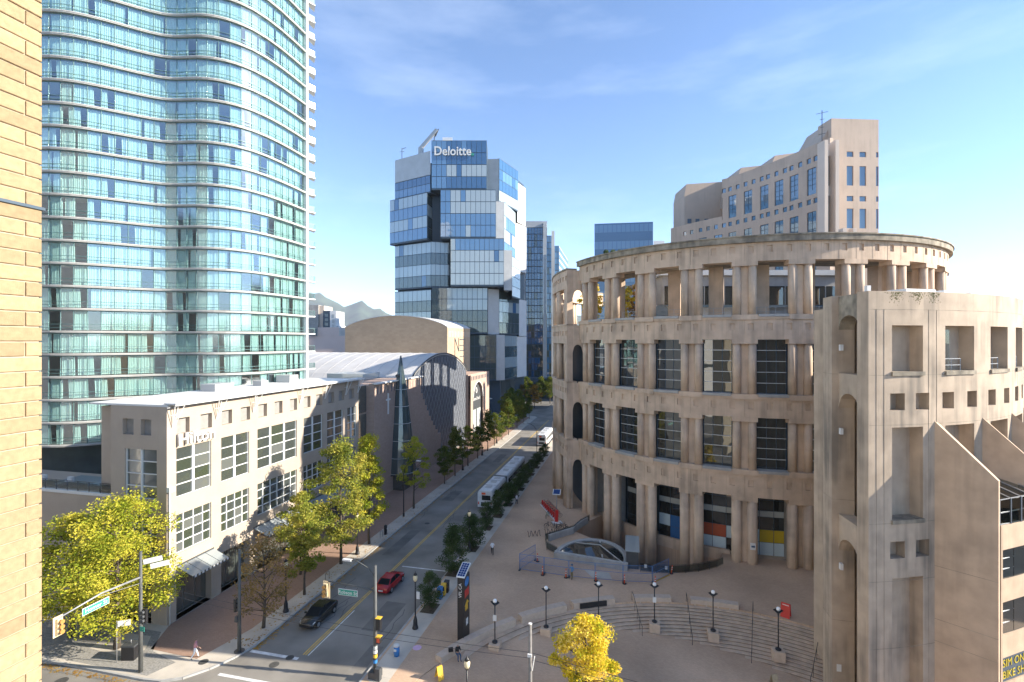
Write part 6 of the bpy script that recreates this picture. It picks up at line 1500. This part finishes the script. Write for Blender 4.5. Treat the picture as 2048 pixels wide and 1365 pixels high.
def delin(x, y, lab):
    t = proto_thing('delineator', lab, 'traffic cone', 'orange delineator posts'); mb = MB(); mb.lathe((0,0,0), [(.24,0),(.24,.06),(.12,.08)], 10); mb.build('base','black',t)
    mb = MB(); mb.lathe((0,0,.07), [(.085,0),(.05,.95),(.03,1.0)], 10); mb.build('post','orange',t)
    for z,r in ((.5,.075),(.75,.066)): mb = MB(); mb.lathe((0,0,z), [(r,0),(r-.004,.1)], 10); mb.build('band','white',t)
    t.location = (x,y,0); return t
d0 = delin(*CP[0], 'orange delineator post by the blue fence, first counting from the bike racks')
for q,p in enumerate(CP[1:]): copy_tree(d0, (*p,0), 0, f'orange delineator post by the blue fence, {ords[q+1]} counting from the bike racks')
copy_tree(d0, (4.7,63.0,0), 0, 'orange delineator post leaning at the black railing end').rotation_euler = (.05,.12,0)
mb = MB(); mb.bar((2.5,60.2,.06),(4.5,62.6,.06),.1,.06); tag(mb.build('yellow_beam','yellow'), 'yellow bar on the paving beside the end of the blue fence', 'bar')
# patch of newer paving
s = MB(); sheet(s, [(-5.6,61.6),(-2.6,61.5),(-2.2,59.9),(-4.4,59.7)], z=.006); o = s.build('paving_patch','walk'); o['kind'] = 'structure'
# skylight: half oval kerb with glazed pyramid
sk = thing('oval_skylight', 'oval concrete skylight with white rim and glass pyramid inside the blue fence', 'skylight', (-5,64.5,0))
SCx, SCy = -5.0, 63.6; ax_, ay_ = 4.25, 5.0; th_ = rad(-9)
def skp(a, k_, z): x, y = ax_*k_*cos(a), ay_*k_*sin(a); return (SCx+x*cos(th_)-y*sin(th_), SCy+x*sin(th_)+y*cos(th_), z)
n = 24; mb = MB(); mr_ = MB()
for q in range(n):
    a, b = pi*q/n, pi*(q+1)/n; z = lambda t: .75+.3*sin(t)
    mb.hexa([skp(a,1.0,-.05),skp(a,1.1,-.05),skp(b,1.1,-.05),skp(b,1.0,-.05),skp(a,1.0,z(a)),skp(a,1.1,z(a)),skp(b,1.1,z(b)),skp(b,1.0,z(b))])
    mr_.hexa([skp(a,.965,z(a)-.2),skp(a,1.0,z(a)-.2),skp(b,1.0,z(b)-.2),skp(b,.965,z(b)-.2),skp(a,.965,z(a)+.05),skp(a,1.0,z(a)+.05),skp(b,1.0,z(b)+.05),skp(b,.965,z(b)+.05)])
mb.build('kerb_wall','greyconc',sk); mr_.build('rim','panel',sk)
mb = MB(); a, b = skp(pi,1.1,0), skp(0,1.1,0); dv = (Vector(b)-Vector(a)).normalized(); nn = Vector((dv.y,-dv.x,0))*.5; A,B = Vector(a),Vector(b)
mb.hexa([A+nn,B+nn,B,A]+[p+Vector((0,0,.75)) for p in (A+nn,B+nn,B,A)]); mb.build('front_wall','greyconc',sk)
mb = MB(); mb.bar(A+Vector((0,0,.8)),B+Vector((0,0,.8)),.16,.1); mb.build('front_beam','panel',sk)
mb = MB(); apex = Vector(skp(rad(75),.55,1.35)); rim = [Vector(skp(pi*q/12,.95,.68+.28*sin(pi*q/12))) for q in range(13)]
for q in range(12): mb.add([rim[q],rim[q+1],apex],[(0,1,2)])
mb.add([rim[-1],rim[0],apex],[(0,1,2)]); mb.build('glazing','darkglass',sk)
mb = MB()
for p in (rim[0],rim[9]): mb.bar(p+Vector((0,0,.06)),apex+Vector((0,0,.06)),.1,.08)
top_ = Vector(skp(rad(88),.97,1.05)); bot_ = Vector(skp(0.2,.35,.85)); mb.bar(top_,bot_,.16,.1); mb.build('beam','panel',sk)
mb = MB(); mb.box(-.6,63.2,0,.9,66.8,2.1); gh = mb.build('stair_cabin','darkgrey',sk)
mb = MB(); mb.hexa([(-.7,63.1,2.1),(1.0,63.1,2.1),(1.0,67.2,2.5),(-.7,67.2,2.5),(-.7,63.1,2.18),(1.0,63.1,2.18),(1.0,67.2,2.58),(-.7,67.2,2.58)]); mb.build('cabin_roof','greyglass',gh)
def railing(pts, label, h=1.05):
    t = thing('railing', label, 'railing', (*pts[0],0)); mb = MB()
    for z in (h,.12): mb.tube([(*p,z) for p in pts],.025,6)
    mb.build('rail','black',t); mb = MB()
    for a,b in zip(pts[:-1],pts[1:]):
        L = hypot(b[0]-a[0],b[1]-a[1]); n = max(1,int(L/1.05))
        for k_ in range(n): u = k_/n; p = (a[0]+(b[0]-a[0])*u,a[1]+(b[1]-a[1])*u); mb.bar((*p,0),(*p,h),.045,.045)
    mb.build('post','black',t)
    mb = MB()
    for a,b in zip(pts[:-1],pts[1:]): mb.bar((*a,.58),(*b,.58),.012,.8)
    mb.build('glass_infill','clear',t); return t
railing([(1.1,62.6),(3.0,62.65),(4.8,62.95),(6.4,63.5),(7.95,64.2),(9.3,65.1),(10.3,65.9),(11.2,66.9)],'black curved railing with glass infill around the light well')
railing([(-6.3,78.3),(-7.4,76.0),(-8.1,73.4),(-9.9,71.2),(-11.7,69.2),(-11.0,66.3),(-9.4,65.0)],'black railing around the ramp beside the oval skylight')
mb = MB(); pts = [(-6.6,77.6),(-7.7,75.0),(-8.3,72.8),(-10.0,70.9),(-11.2,69.3)]
for a,b in zip(pts[:-1],pts[1:]): mb.bar((*a,.4),(*b,.4),.35,.9)
tag(mb.build('ramp_wall','greyconc'),'low grey concrete wall along the ramp by the bike racks','wall')
mb = MB(); mb.box(1.55,62.62,.55,1.85,62.6,.95); mb.box(3.95,62.74,.55,4.25,62.72,.95); tag(mb.build('railing_notice','white'),'pair of white notices on the curved light well railing','notice')

# ================================================================== BIKE SHARE AND RACKS
def bike(label, loc, rz, m, group=None, basket=False):
    t = proto_thing('bicycle', label, 'bicycle', group)
    for x in (-.52,.52):
        mb = MB(); mb.tube([(x+.33*cos(2*pi*q/16),0,.34+.33*sin(2*pi*q/16)) for q in range(17)],.02,5,cap=False)
        for q in range(6): a = pi*q/6; mb.bar((x+.32*cos(a),0,.34+.32*sin(a)),(x-.32*cos(a),0,.34-.32*sin(a)),.006,.006)
        mb.build('wheel','black',t)
    mb = MB(); 
    for a,b in (((-.52,.34),(-.1,.3)),((-.1,.3),(-.25,.85)),((-.52,.34),(-.22,.75)),((-.1,.3),(.38,.78)),((-.22,.72),(.38,.8)),((.38,.95),(.52,.34))): mb.tube([(a[0],0,a[1]),(b[0],0,b[1])],.022,6)
    mb.build('frame',m,t)
    mb = MB(); mb.box(-.38,-.07,.86,-.12,.07,.93); mb.build('saddle','black',t)
    mb = MB(); mb.tube([(.33,-.28,1.02),(.4,-.1,1.0),(.4,.1,1.0),(.33,.28,1.02)],.016,6); mb.tube([(.38,0,.92),(.4,0,1.0)],.02,6); mb.build('handlebar','black',t)
    for x in (-.52,): mb = MB(); mb.tube([(x+.37*cos(a),0,.34+.37*sin(a)) for a in (.4,.9,1.4,1.9,2.4,2.9)],.03,5); mb.build('mudguard',m,t)
    t.location = loc; t.rotation_euler = (0,0,rz); return t
ds = Vector((-14.9,84.4)); de = Vector((-11.4,77.4)); dv = (de-ds)
st_ = thing('bike_share_dock', 'white bike share dock rail with red posts and solar sign', 'bike dock', (-13,81,0))
ang = atan2(dv.y,dv.x)
for q in range(9):
    p = ds+dv*(q+.5)/9; mb = MB(); mb.obox(p, ang, dv.length/9-.03, .55, 0, .09); mb.build('base_plate','white',st_)
    mb = MB(); mb.obox(p, ang, .16, .2, .09, .95); mb.build('dock_post','red',st_)
mb = MB(); mb.obox((-11.1,76.5), ang, 1.1, 1.5, 0, .12); mb.build('terminal_base','white',st_); mb = MB(); mb.obox((-11.2,76.7), ang, .35, .45, .12, 1.9); mb.build('terminal','red',st_)
mb = MB(); mb.tube([(-11.2,76.9,1.9),(-11.2,76.9,4.4)],.05,8); mb.build('mast','midgrey',st_); mb = MB(); mb.hexa([(-11.8,76.5,4.3),(-10.6,76.5,4.3),(-10.6,77.3,4.9),(-11.8,77.3,4.9),(-11.8,76.5,4.36),(-10.6,76.5,4.36),(-10.6,77.3,4.96),(-11.8,77.3,4.96)]); mb.build('solar_frame','white',st_)
mb = MB(); mb.quad((-11.7,76.55,4.41),(-10.7,76.55,4.41),(-10.7,77.25,4.935),(-11.7,77.25,4.935)); mb.build('solar_panel','solar',st_)
b0 = bike('red share bicycle parked in the dock, first from the street end', (*(ds+dv*.5/9+Vector((.55,.25))),.0), ang+pi/2, 'red','share bicycles in the dock')
for q in range(1,8): copy_tree(b0, (*(ds+dv*(q+.5)/9+Vector((.55,.25))),0), ang+pi/2+random.uniform(-.06,.06), f'red share bicycle parked in the dock, {ords[q]} from the street end')
bike('green wheeled bicycle leaning by the dock rail',(-12.9,78.4,0),ang-.7,'signgreen')
for q,(x,y,a,l) in enumerate(((-11.9,74.2,.5,'dark bicycle locked at the end of the wave rack'),(-10.9,73.8,2.2,'dark bicycle beside the share terminal'),(-10.0,74.2,.3,'dark cargo bicycle closest to the ramp wall'),(-9.6,73.7,2.8,'dark bicycle next to the cargo bicycle'))): bike(l,(x,y,0),a,'black','parked dark bicycles')
def wave_rack(x, y, a, lab):
    mb = MB(); P = []
    for q in range(49): u = q/48; P.append((x+cos(a)*u*2.0+.12*sin(2*pi*u*6)*sin(a), y+sin(a)*u*2.0, .45-.43*cos(2*pi*u*3.5+pi)*(1)))
    P = [(p[0],p[1],max(0,p[2])) for p in P]; mb.tube(P,.035,6); tag(mb.build('wave_bike_rack','black'), lab, 'bike rack')
wave_rack(-14.4,69.9,.45,'black wave bike rack farther from the share terminal'); wave_rack(-12.2,71.3,.45,'black wave bike rack closest to the share terminal')

# ================================================================== VEHICLES
def car(name, label, loc, rz, paint):
    t = proto_thing(name, label, 'car'); 
    # stations x, half width at sill, half width at belt, z sill, z belt
    S_ = [(-2.28,.62,.66,.42,.72),(-2.2,.78,.80,.30,.90),(-1.8,.86,.86,.24,.98),(-.9,.90,.88,.22,.98),(.3,.90,.88,.22,.95),(1.1,.89,.86,.22,.92),(1.75,.86,.82,.24,.84),(2.15,.76,.72,.30,.74),(2.28,.60,.58,.42,.62)]
    mb = MB(); V = []
    for x,w0,w1,z0,z1 in S_: V += [(x,-w0*.92,z0),(x,-w0,z0+.2),(x,-w1,z1-.1),(x,-w1*.86,z1),(x,w1*.86,z1),(x,w1,z1-.1),(x,w0,z0+.2),(x,w0*.92,z0)]
    m_ = 8; n = len(S_); mb.add(V, [(i*m_+k_,i*m_+(k_+1)%m_,(i+1)*m_+(k_+1)%m_,(i+1)*m_+k_) for i in range(n-1) for k_ in range(m_)]+[tuple(range(m_))[::-1],tuple(range((n-1)*m_,n*m_))],0,True); body = mb.build('body',paint,t)
    # glasshouse
    C_ = [(-1.75,.72,.96),(-1.05,.60,1.38),(-.1,.60,1.44),(.35,.58,1.40),(1.12,.74,.92)]
    mb = MB(); V = []
    base = [(-1.75,.74,.94),(-1.05,.78,.96),(-.1,.79,.95),(.35,.78,.94),(1.12,.74,.90)]
    for (x,w,z),(bx,bw,bz) in zip(C_,base): V += [(bx,-bw,bz),(x,-w,z),(x,w,z),(bx,bw,bz)]
    mb.add(V, [(i*4+k_,i*4+k_+1,(i+1)*4+k_+1,(i+1)*4+k_) for i in range(4) for k_ in range(3)]); mb.build('windows','carglass',t)
    mb = MB(); mb.add([(-1.08,-.56,1.39),(-.1,-.57,1.455),(.33,-.55,1.415),(.33,.55,1.415),(-.1,.57,1.455),(-1.08,.56,1.39)],[(0,1,4,5),(1,2,3,4)]); 
    for s_ in (-1,1):
        mb.bar((1.1,s_*.745,.93),(.35,s_*.585,1.41),.06,.05); mb.bar((-1.72,s_*.73,.97),(-1.05,s_*.605,1.385),.09,.06); mb.bar((-.12,s_*.79,.95),(-.15,s_*.6,1.44),.07,.04); mb.bar((.35,s_*.585,1.41),(-1.05,s_*.605,1.385),.05,.05)
    mb.build('roof',paint,t)
    for x in (-1.38,1.38):
        for s_ in (-1,1):
            mb = MB(); mb.tube([(x,s_*.70,.32),(x,s_*.905,.32)],.32,18); w = mb.build('wheel','tyre',t)
            mb = MB(); mb.tube([(x,s_*.88,.32),(x,s_*.915,.32)],.21,12); mb.build('rim','rim',w)
    for s_ in (-1,1):
        mb = MB(); mb.hexa([(2.0,s_*.48,.56),(2.26,s_*.44,.52),(2.1,s_*.74,.56),(1.8,s_*.80,.6),(1.96,s_*.48,.74),(2.22,s_*.44,.66),(2.06,s_*.73,.7),(1.78,s_*.8,.78)]); mb.build('headlight','globe',t)
        mb = MB(); mb.box(-2.30,s_*.45,.66,-2.16,s_*.74,.82); mb.build('tail_light','redlens',t)
        mb = MB(); mb.box(.72,s_*.86,.95,.9,s_*1.03,1.07); mb.build('mirror',paint,t)
    mb = MB(); mb.box(2.2,-.45,.38,2.3,.45,.56); mb.build('grille','black',t)
    mb = MB(); mb.box(-2.31,-.26,.5,-2.28,.26,.62); mb.build('plate','white',t)
    t.location = loc; t.rotation_euler = (0,0,rz); return t
car('sedan','black sedan driving towards the crosswalk in the left lane',(-30.75,44.7,-.14),-pi/2+.02,'carblack'); car('sedan','red sedan driving away behind the traffic pole',(-26.9,52.6,-.14),pi/2,'carred')
def bus(label, loc, L, h=3.1, w=2.55, tail=True):
    t = proto_thing('bus', label, 'bus', 'white city buses'); r = .18
    mb = MB(); prof = [(-w/2,.35),(w/2,.35),(w/2,h-.35),(w/2-.22,h),(-w/2+.22,h),(-w/2,h-.35)]
    V = [(x,0,z) for x,z in prof]+[(x,L,z) for x,z in prof]; n = 6; mb.add(V,[tuple(range(n)),tuple(range(2*n-1,n-1,-1))]+[(i,i+n,(i+1)%n+n,(i+1)%n) for i in range(n)]); mb.build('body','buswhite',t)
    for s_ in (-1,1):
        k_ = int(L/1.5)
        for q in range(k_): mb = MB(); x = s_*(w/2+.01); mb.box(x-.01,.5+q*L/k_*.96,1.35,x+.01,.5+(q+.9)*L/k_*.96,2.3); mb.build('side_window','carglass',t)
        for y in (2.2,L-2.4): mb = MB(); mb.tube([(s_*(w/2-.25),y,.48),(s_*(w/2+.01),y,.48)],.48,16); mb.build('wheel','tyre',t)
    if tail:
        mb = MB(); mb.box(-.55,-.02,1.55,.95,.0,2.35); mb.build('rear_window','carglass',t); mb = MB(); mb.box(-.6,-.02,2.45,.1,.0,2.8); mb.build('route_display','orange',t)
        for s_ in (-1,1): mb = MB(); mb.box(s_*1.1-.1,-.03,.8,s_*1.1+.1,0,1.25); mb.build('tail_light','redlens',t)
        mb = MB(); mb.box(-.7,-.025,.6,.7,0,1.2); mb.build('engine_grille','darkgrey',t)
    for y in (L*.2,L*.55,L*.8): mb = MB(); mb.box(-.5,y,h,.5,y+1.0,h+.12); mb.build('roof_hatch','panel',t)
    for y in (L*.38,L*.7): mb = MB(); mb.box(-w/2+.25,y,h,w/2-.25,y+.08,h+.02); mb.build('roof_seam','darkgrey',t)
    t.location = loc; return t
bus('rear half of a white articulated bus at the library kerb',(-23.75,80.2,-.14),9.2); bus('front half of the white articulated bus, beyond its bellows',(-23.65,90.6,-.14),15.5,tail=False)
mb = MB(); mb.box(-24.85,89.4,.4,-22.55,90.6,2.85); tag(mb.build('bus_bellows','darkgrey'),'dark bellows joining the two halves of the white bus','bus bellows')
bus('white bus with orange route display farther up the library kerb',(-23.3,131.5,-.14),12)

# ================================================================== PEOPLE
def person(label, loc, rz, J, shirt, legs, hairm='hair', shoes='black', sleeve=True, hat=None):
    names = list(J['v']); V = [J['v'][k_][:3] for k_ in names]; Ed = [(names.index(a),names.index(b)) for a,b in J['e']]
    me = bpy.data.meshes.new('body'); me.from_pydata(V,Ed,[]); o = bpy.data.objects.new('tmp',me); COL.objects.link(o)
    md = o.modifiers.new('s','SKIN'); 
    for i,k_ in enumerate(names): r = J['v'][k_][3]; me.skin_vertices[0].data[i].radius = (r,r); me.skin_vertices[0].data[i].use_root = (i == 0)
    sb = o.modifiers.new('d','SUBSURF'); sb.levels = 1; sb.render_levels = 1
    dg = bpy.context.evaluated_depsgraph_get(); m2 = bpy.data.meshes.new_from_object(o.evaluated_get(dg)); bpy.data.objects.remove(o)
    m2.materials.clear()
    for m in (shirt,legs,'skin',hairm,shoes): m2.materials.append(M[m])
    P = J['v']
    segs = {'legs':[('hip','pel'),('lh','lk'),('rh','rk'),('lk','la'),('rk','ra'),('pel','lh'),('pel','rh')],'shirt':[('pel','chest'),('chest','neck0'),('chest','ls'),('chest','rs'),('ls','le'),('rs','re')],'skin':[('le','lw'),('re','rw'),('lw','lf'),('rw','rf'),('neck0','neck'),('neck','head')],'shoe':[('la','lt'),('ra','rt')]}
    idx = {'shirt':0,'legs':1,'skin':2,'shoe':4}
    def dist(p,a,b):
        a,b = Vector(a[:3]),Vector(b[:3]); ab = b-a; t = max(0,min(1,(p-a).dot(ab)/max(1e-9,ab.dot(ab)))); return (p-a-ab*t).length
    for poly in m2.polygons:
        c = Vector(poly.center); best = (9,2)
        for k_,L in segs.items():
            for a,b in L:
                if a in P and b in P: d = dist(c,P[a],P[b])-(P[a][3]+P[b][3])/2; best = min(best,(d,idx[k_]))
        mi = best[1]
        h = Vector(P['head'][:3])
        if mi == 2 and (c-h).length < .2 and (c.z > h.z+.045 or (c.y > h.y+.02 and c.z > h.z-.07)): mi = 3
        poly.material_index = mi; poly.use_smooth = True
    t = proto_thing('person', label, 'person'); put('body', m2, t); t.location = loc; t.rotation_euler = (0,0,rz)
    hp = P['head']; mb = MB()
    mb.add([(hp[0]-.015,hp[1]-.115,hp[2]-.02),(hp[0]+.015,hp[1]-.115,hp[2]-.02),(hp[0],hp[1]-.10,hp[2]+.03),(hp[0],hp[1]-.14,hp[2]-.025)],[(0,3,2),(3,1,2),(0,1,3)]); mb.build('nose','skin',t)
    if hat: mb = MB(); mb.lathe((hp[0],hp[1],hp[2]+.03), [(.15,0),(.13,.03),(.11,.10),(.03,.15)], 12); mb.build('cap',hat,t)
    return t
def joints(step=.25, arm=.2, bend=0., sit=False, lift=0.):
    v = {'pel':(0,0,.95,.14),'chest':(0,-bend*.25,1.28,.16),'neck0':(0,-bend*.36,1.46,.09),'neck':(0,-bend*.40,1.53,.055),'head':(0,-bend*.46-.01,1.64,.105),
         'ls':(.17,-bend*.3,1.42,.075),'rs':(-.17,-bend*.3,1.42,.075),'le':(.23,-bend*.3+arm*.35,1.15,.05),'re':(-.23,-bend*.3-arm*.35,1.15,.05),'lw':(.24,-bend*.3+arm*.1-.08,.92,.035),'rw':(-.24,-bend*.3-arm*.9-.08,.93,.035),'lf':(.235,-bend*.3+arm*.05-.12,.80,.035),'rf':(-.235,-bend*.3-arm*1.1-.1,.82,.035),
         'lh':(.10,0,.88,.10),'rh':(-.10,0,.88,.10),'lk':(.10,-step*.45,.49,.075),'rk':(-.10,step*.2,.49,.075),'la':(.10,-step*.7,.10,.05),'ra':(-.10,step*1.0,.12,.05),'lt':(.11,-step*.7-.16,.05,.045),'rt':(-.11,step*1.0-.15,.06,.045)}
    if sit:
        v['lk'] = (.11,-.45,.90,.075); v['rk'] = (-.11,-.43,.90,.075); v['la'] = (.11,-.50,.47,.05); v['ra'] = (-.11,-.42,.47,.05); v['lt'] = (.11,-.66,.42,.045); v['rt'] = (-.11,-.58,.42,.045)
        v['le'] = (.24,-.18,1.12,.05); v['re'] = (-.24,-.18,1.12,.05); v['lw'] = (.12,-.38,1.18,.035); v['rw'] = (-.10,-.38,1.16,.035); v['lf'] = (.06,-.45,1.23,.035); v['rf'] = (-.05,-.45,1.2,.035)
    if lift: v['re'] = (-.30,-.15,1.2,.05); v['rw'] = (-.45,-.36,1.22,.035); v['rf'] = (-.52,-.45,1.22,.035)
    e = [('pel','chest'),('chest','neck0'),('neck0','neck'),('neck','head'),('chest','ls'),('chest','rs'),('ls','le'),('le','lw'),('lw','lf'),('rs','re'),('re','rw'),('rw','rf'),('pel','lh'),('pel','rh'),('lh','lk'),('lk','la'),('la','lt'),('rh','rk'),('rk','ra'),('ra','rt')]
    return {'v':v,'e':e}
person('person in a white top and dark leggings jogging across the plaza pavers',(-17.7,63.2,.02),.2,joints(.3,.3),'whitecloth','darkcloth',hairm='whitecloth')
person('person in a blue jacket and cap standing by the blue fence',(-6.75,58.75,.02),-.6,joints(.12,.05,lift=1),'bluecloth','olive',hat='denim')
person('person in a dark hoodie and jeans sitting on the stone bench',(-14.9,41.75,-.36),.75,joints(sit=True,bend=.3),'darkcloth','denim')
person('person in a pink shirt and pale trousers walking at the street corner',(-37.4,36.4,.02),2.4,joints(.35,.25,.25),'pinkcloth','whitecloth')
person('person in a white shirt standing between the evergreens and the library',(-19.1,83.6,.02),1.0,joints(.15,.1),'whitecloth','darkcloth')
# lit drinks cup and bag of the sitting person
mb = MB(); mb.lathe((-15.0,41.9,.14), [(.2,0),(.24,.2),(.1,.34)], 8); 
bg_ = MB(); bg_.obox((-15.55,41.85), .5, .4, .25, .5, .8); tag(bg_.build('shoulder_bag','darkcloth'),'dark bag lying on the stone bench beside the sitting person','bag')

# ================================================================== HAZE
m = bpy.data.materials.new('haze'); m.use_nodes = True; t_ = m.node_tree; t_.nodes.clear(); o_ = t_.nodes.new('ShaderNodeOutputMaterial'); v_ = t_.nodes.new('ShaderNodeVolumePrincipled')
v_.inputs['Color'].default_value = (.80,.88,1.0,1); v_.inputs['Density'].default_value = .00005; v_.inputs['Anisotropy'].default_value = 0.0; t_.links.new(v_.outputs[0], o_.inputs['Volume'])
mb = MB(); mb.box(-8800,-8800,-40,8800,8800,900); hz = mb.build('haze', m); hz['kind'] = 'stuff'; hz['label'] = 'thin pale blue air between the city and the mountains'; hz['category'] = 'haze'
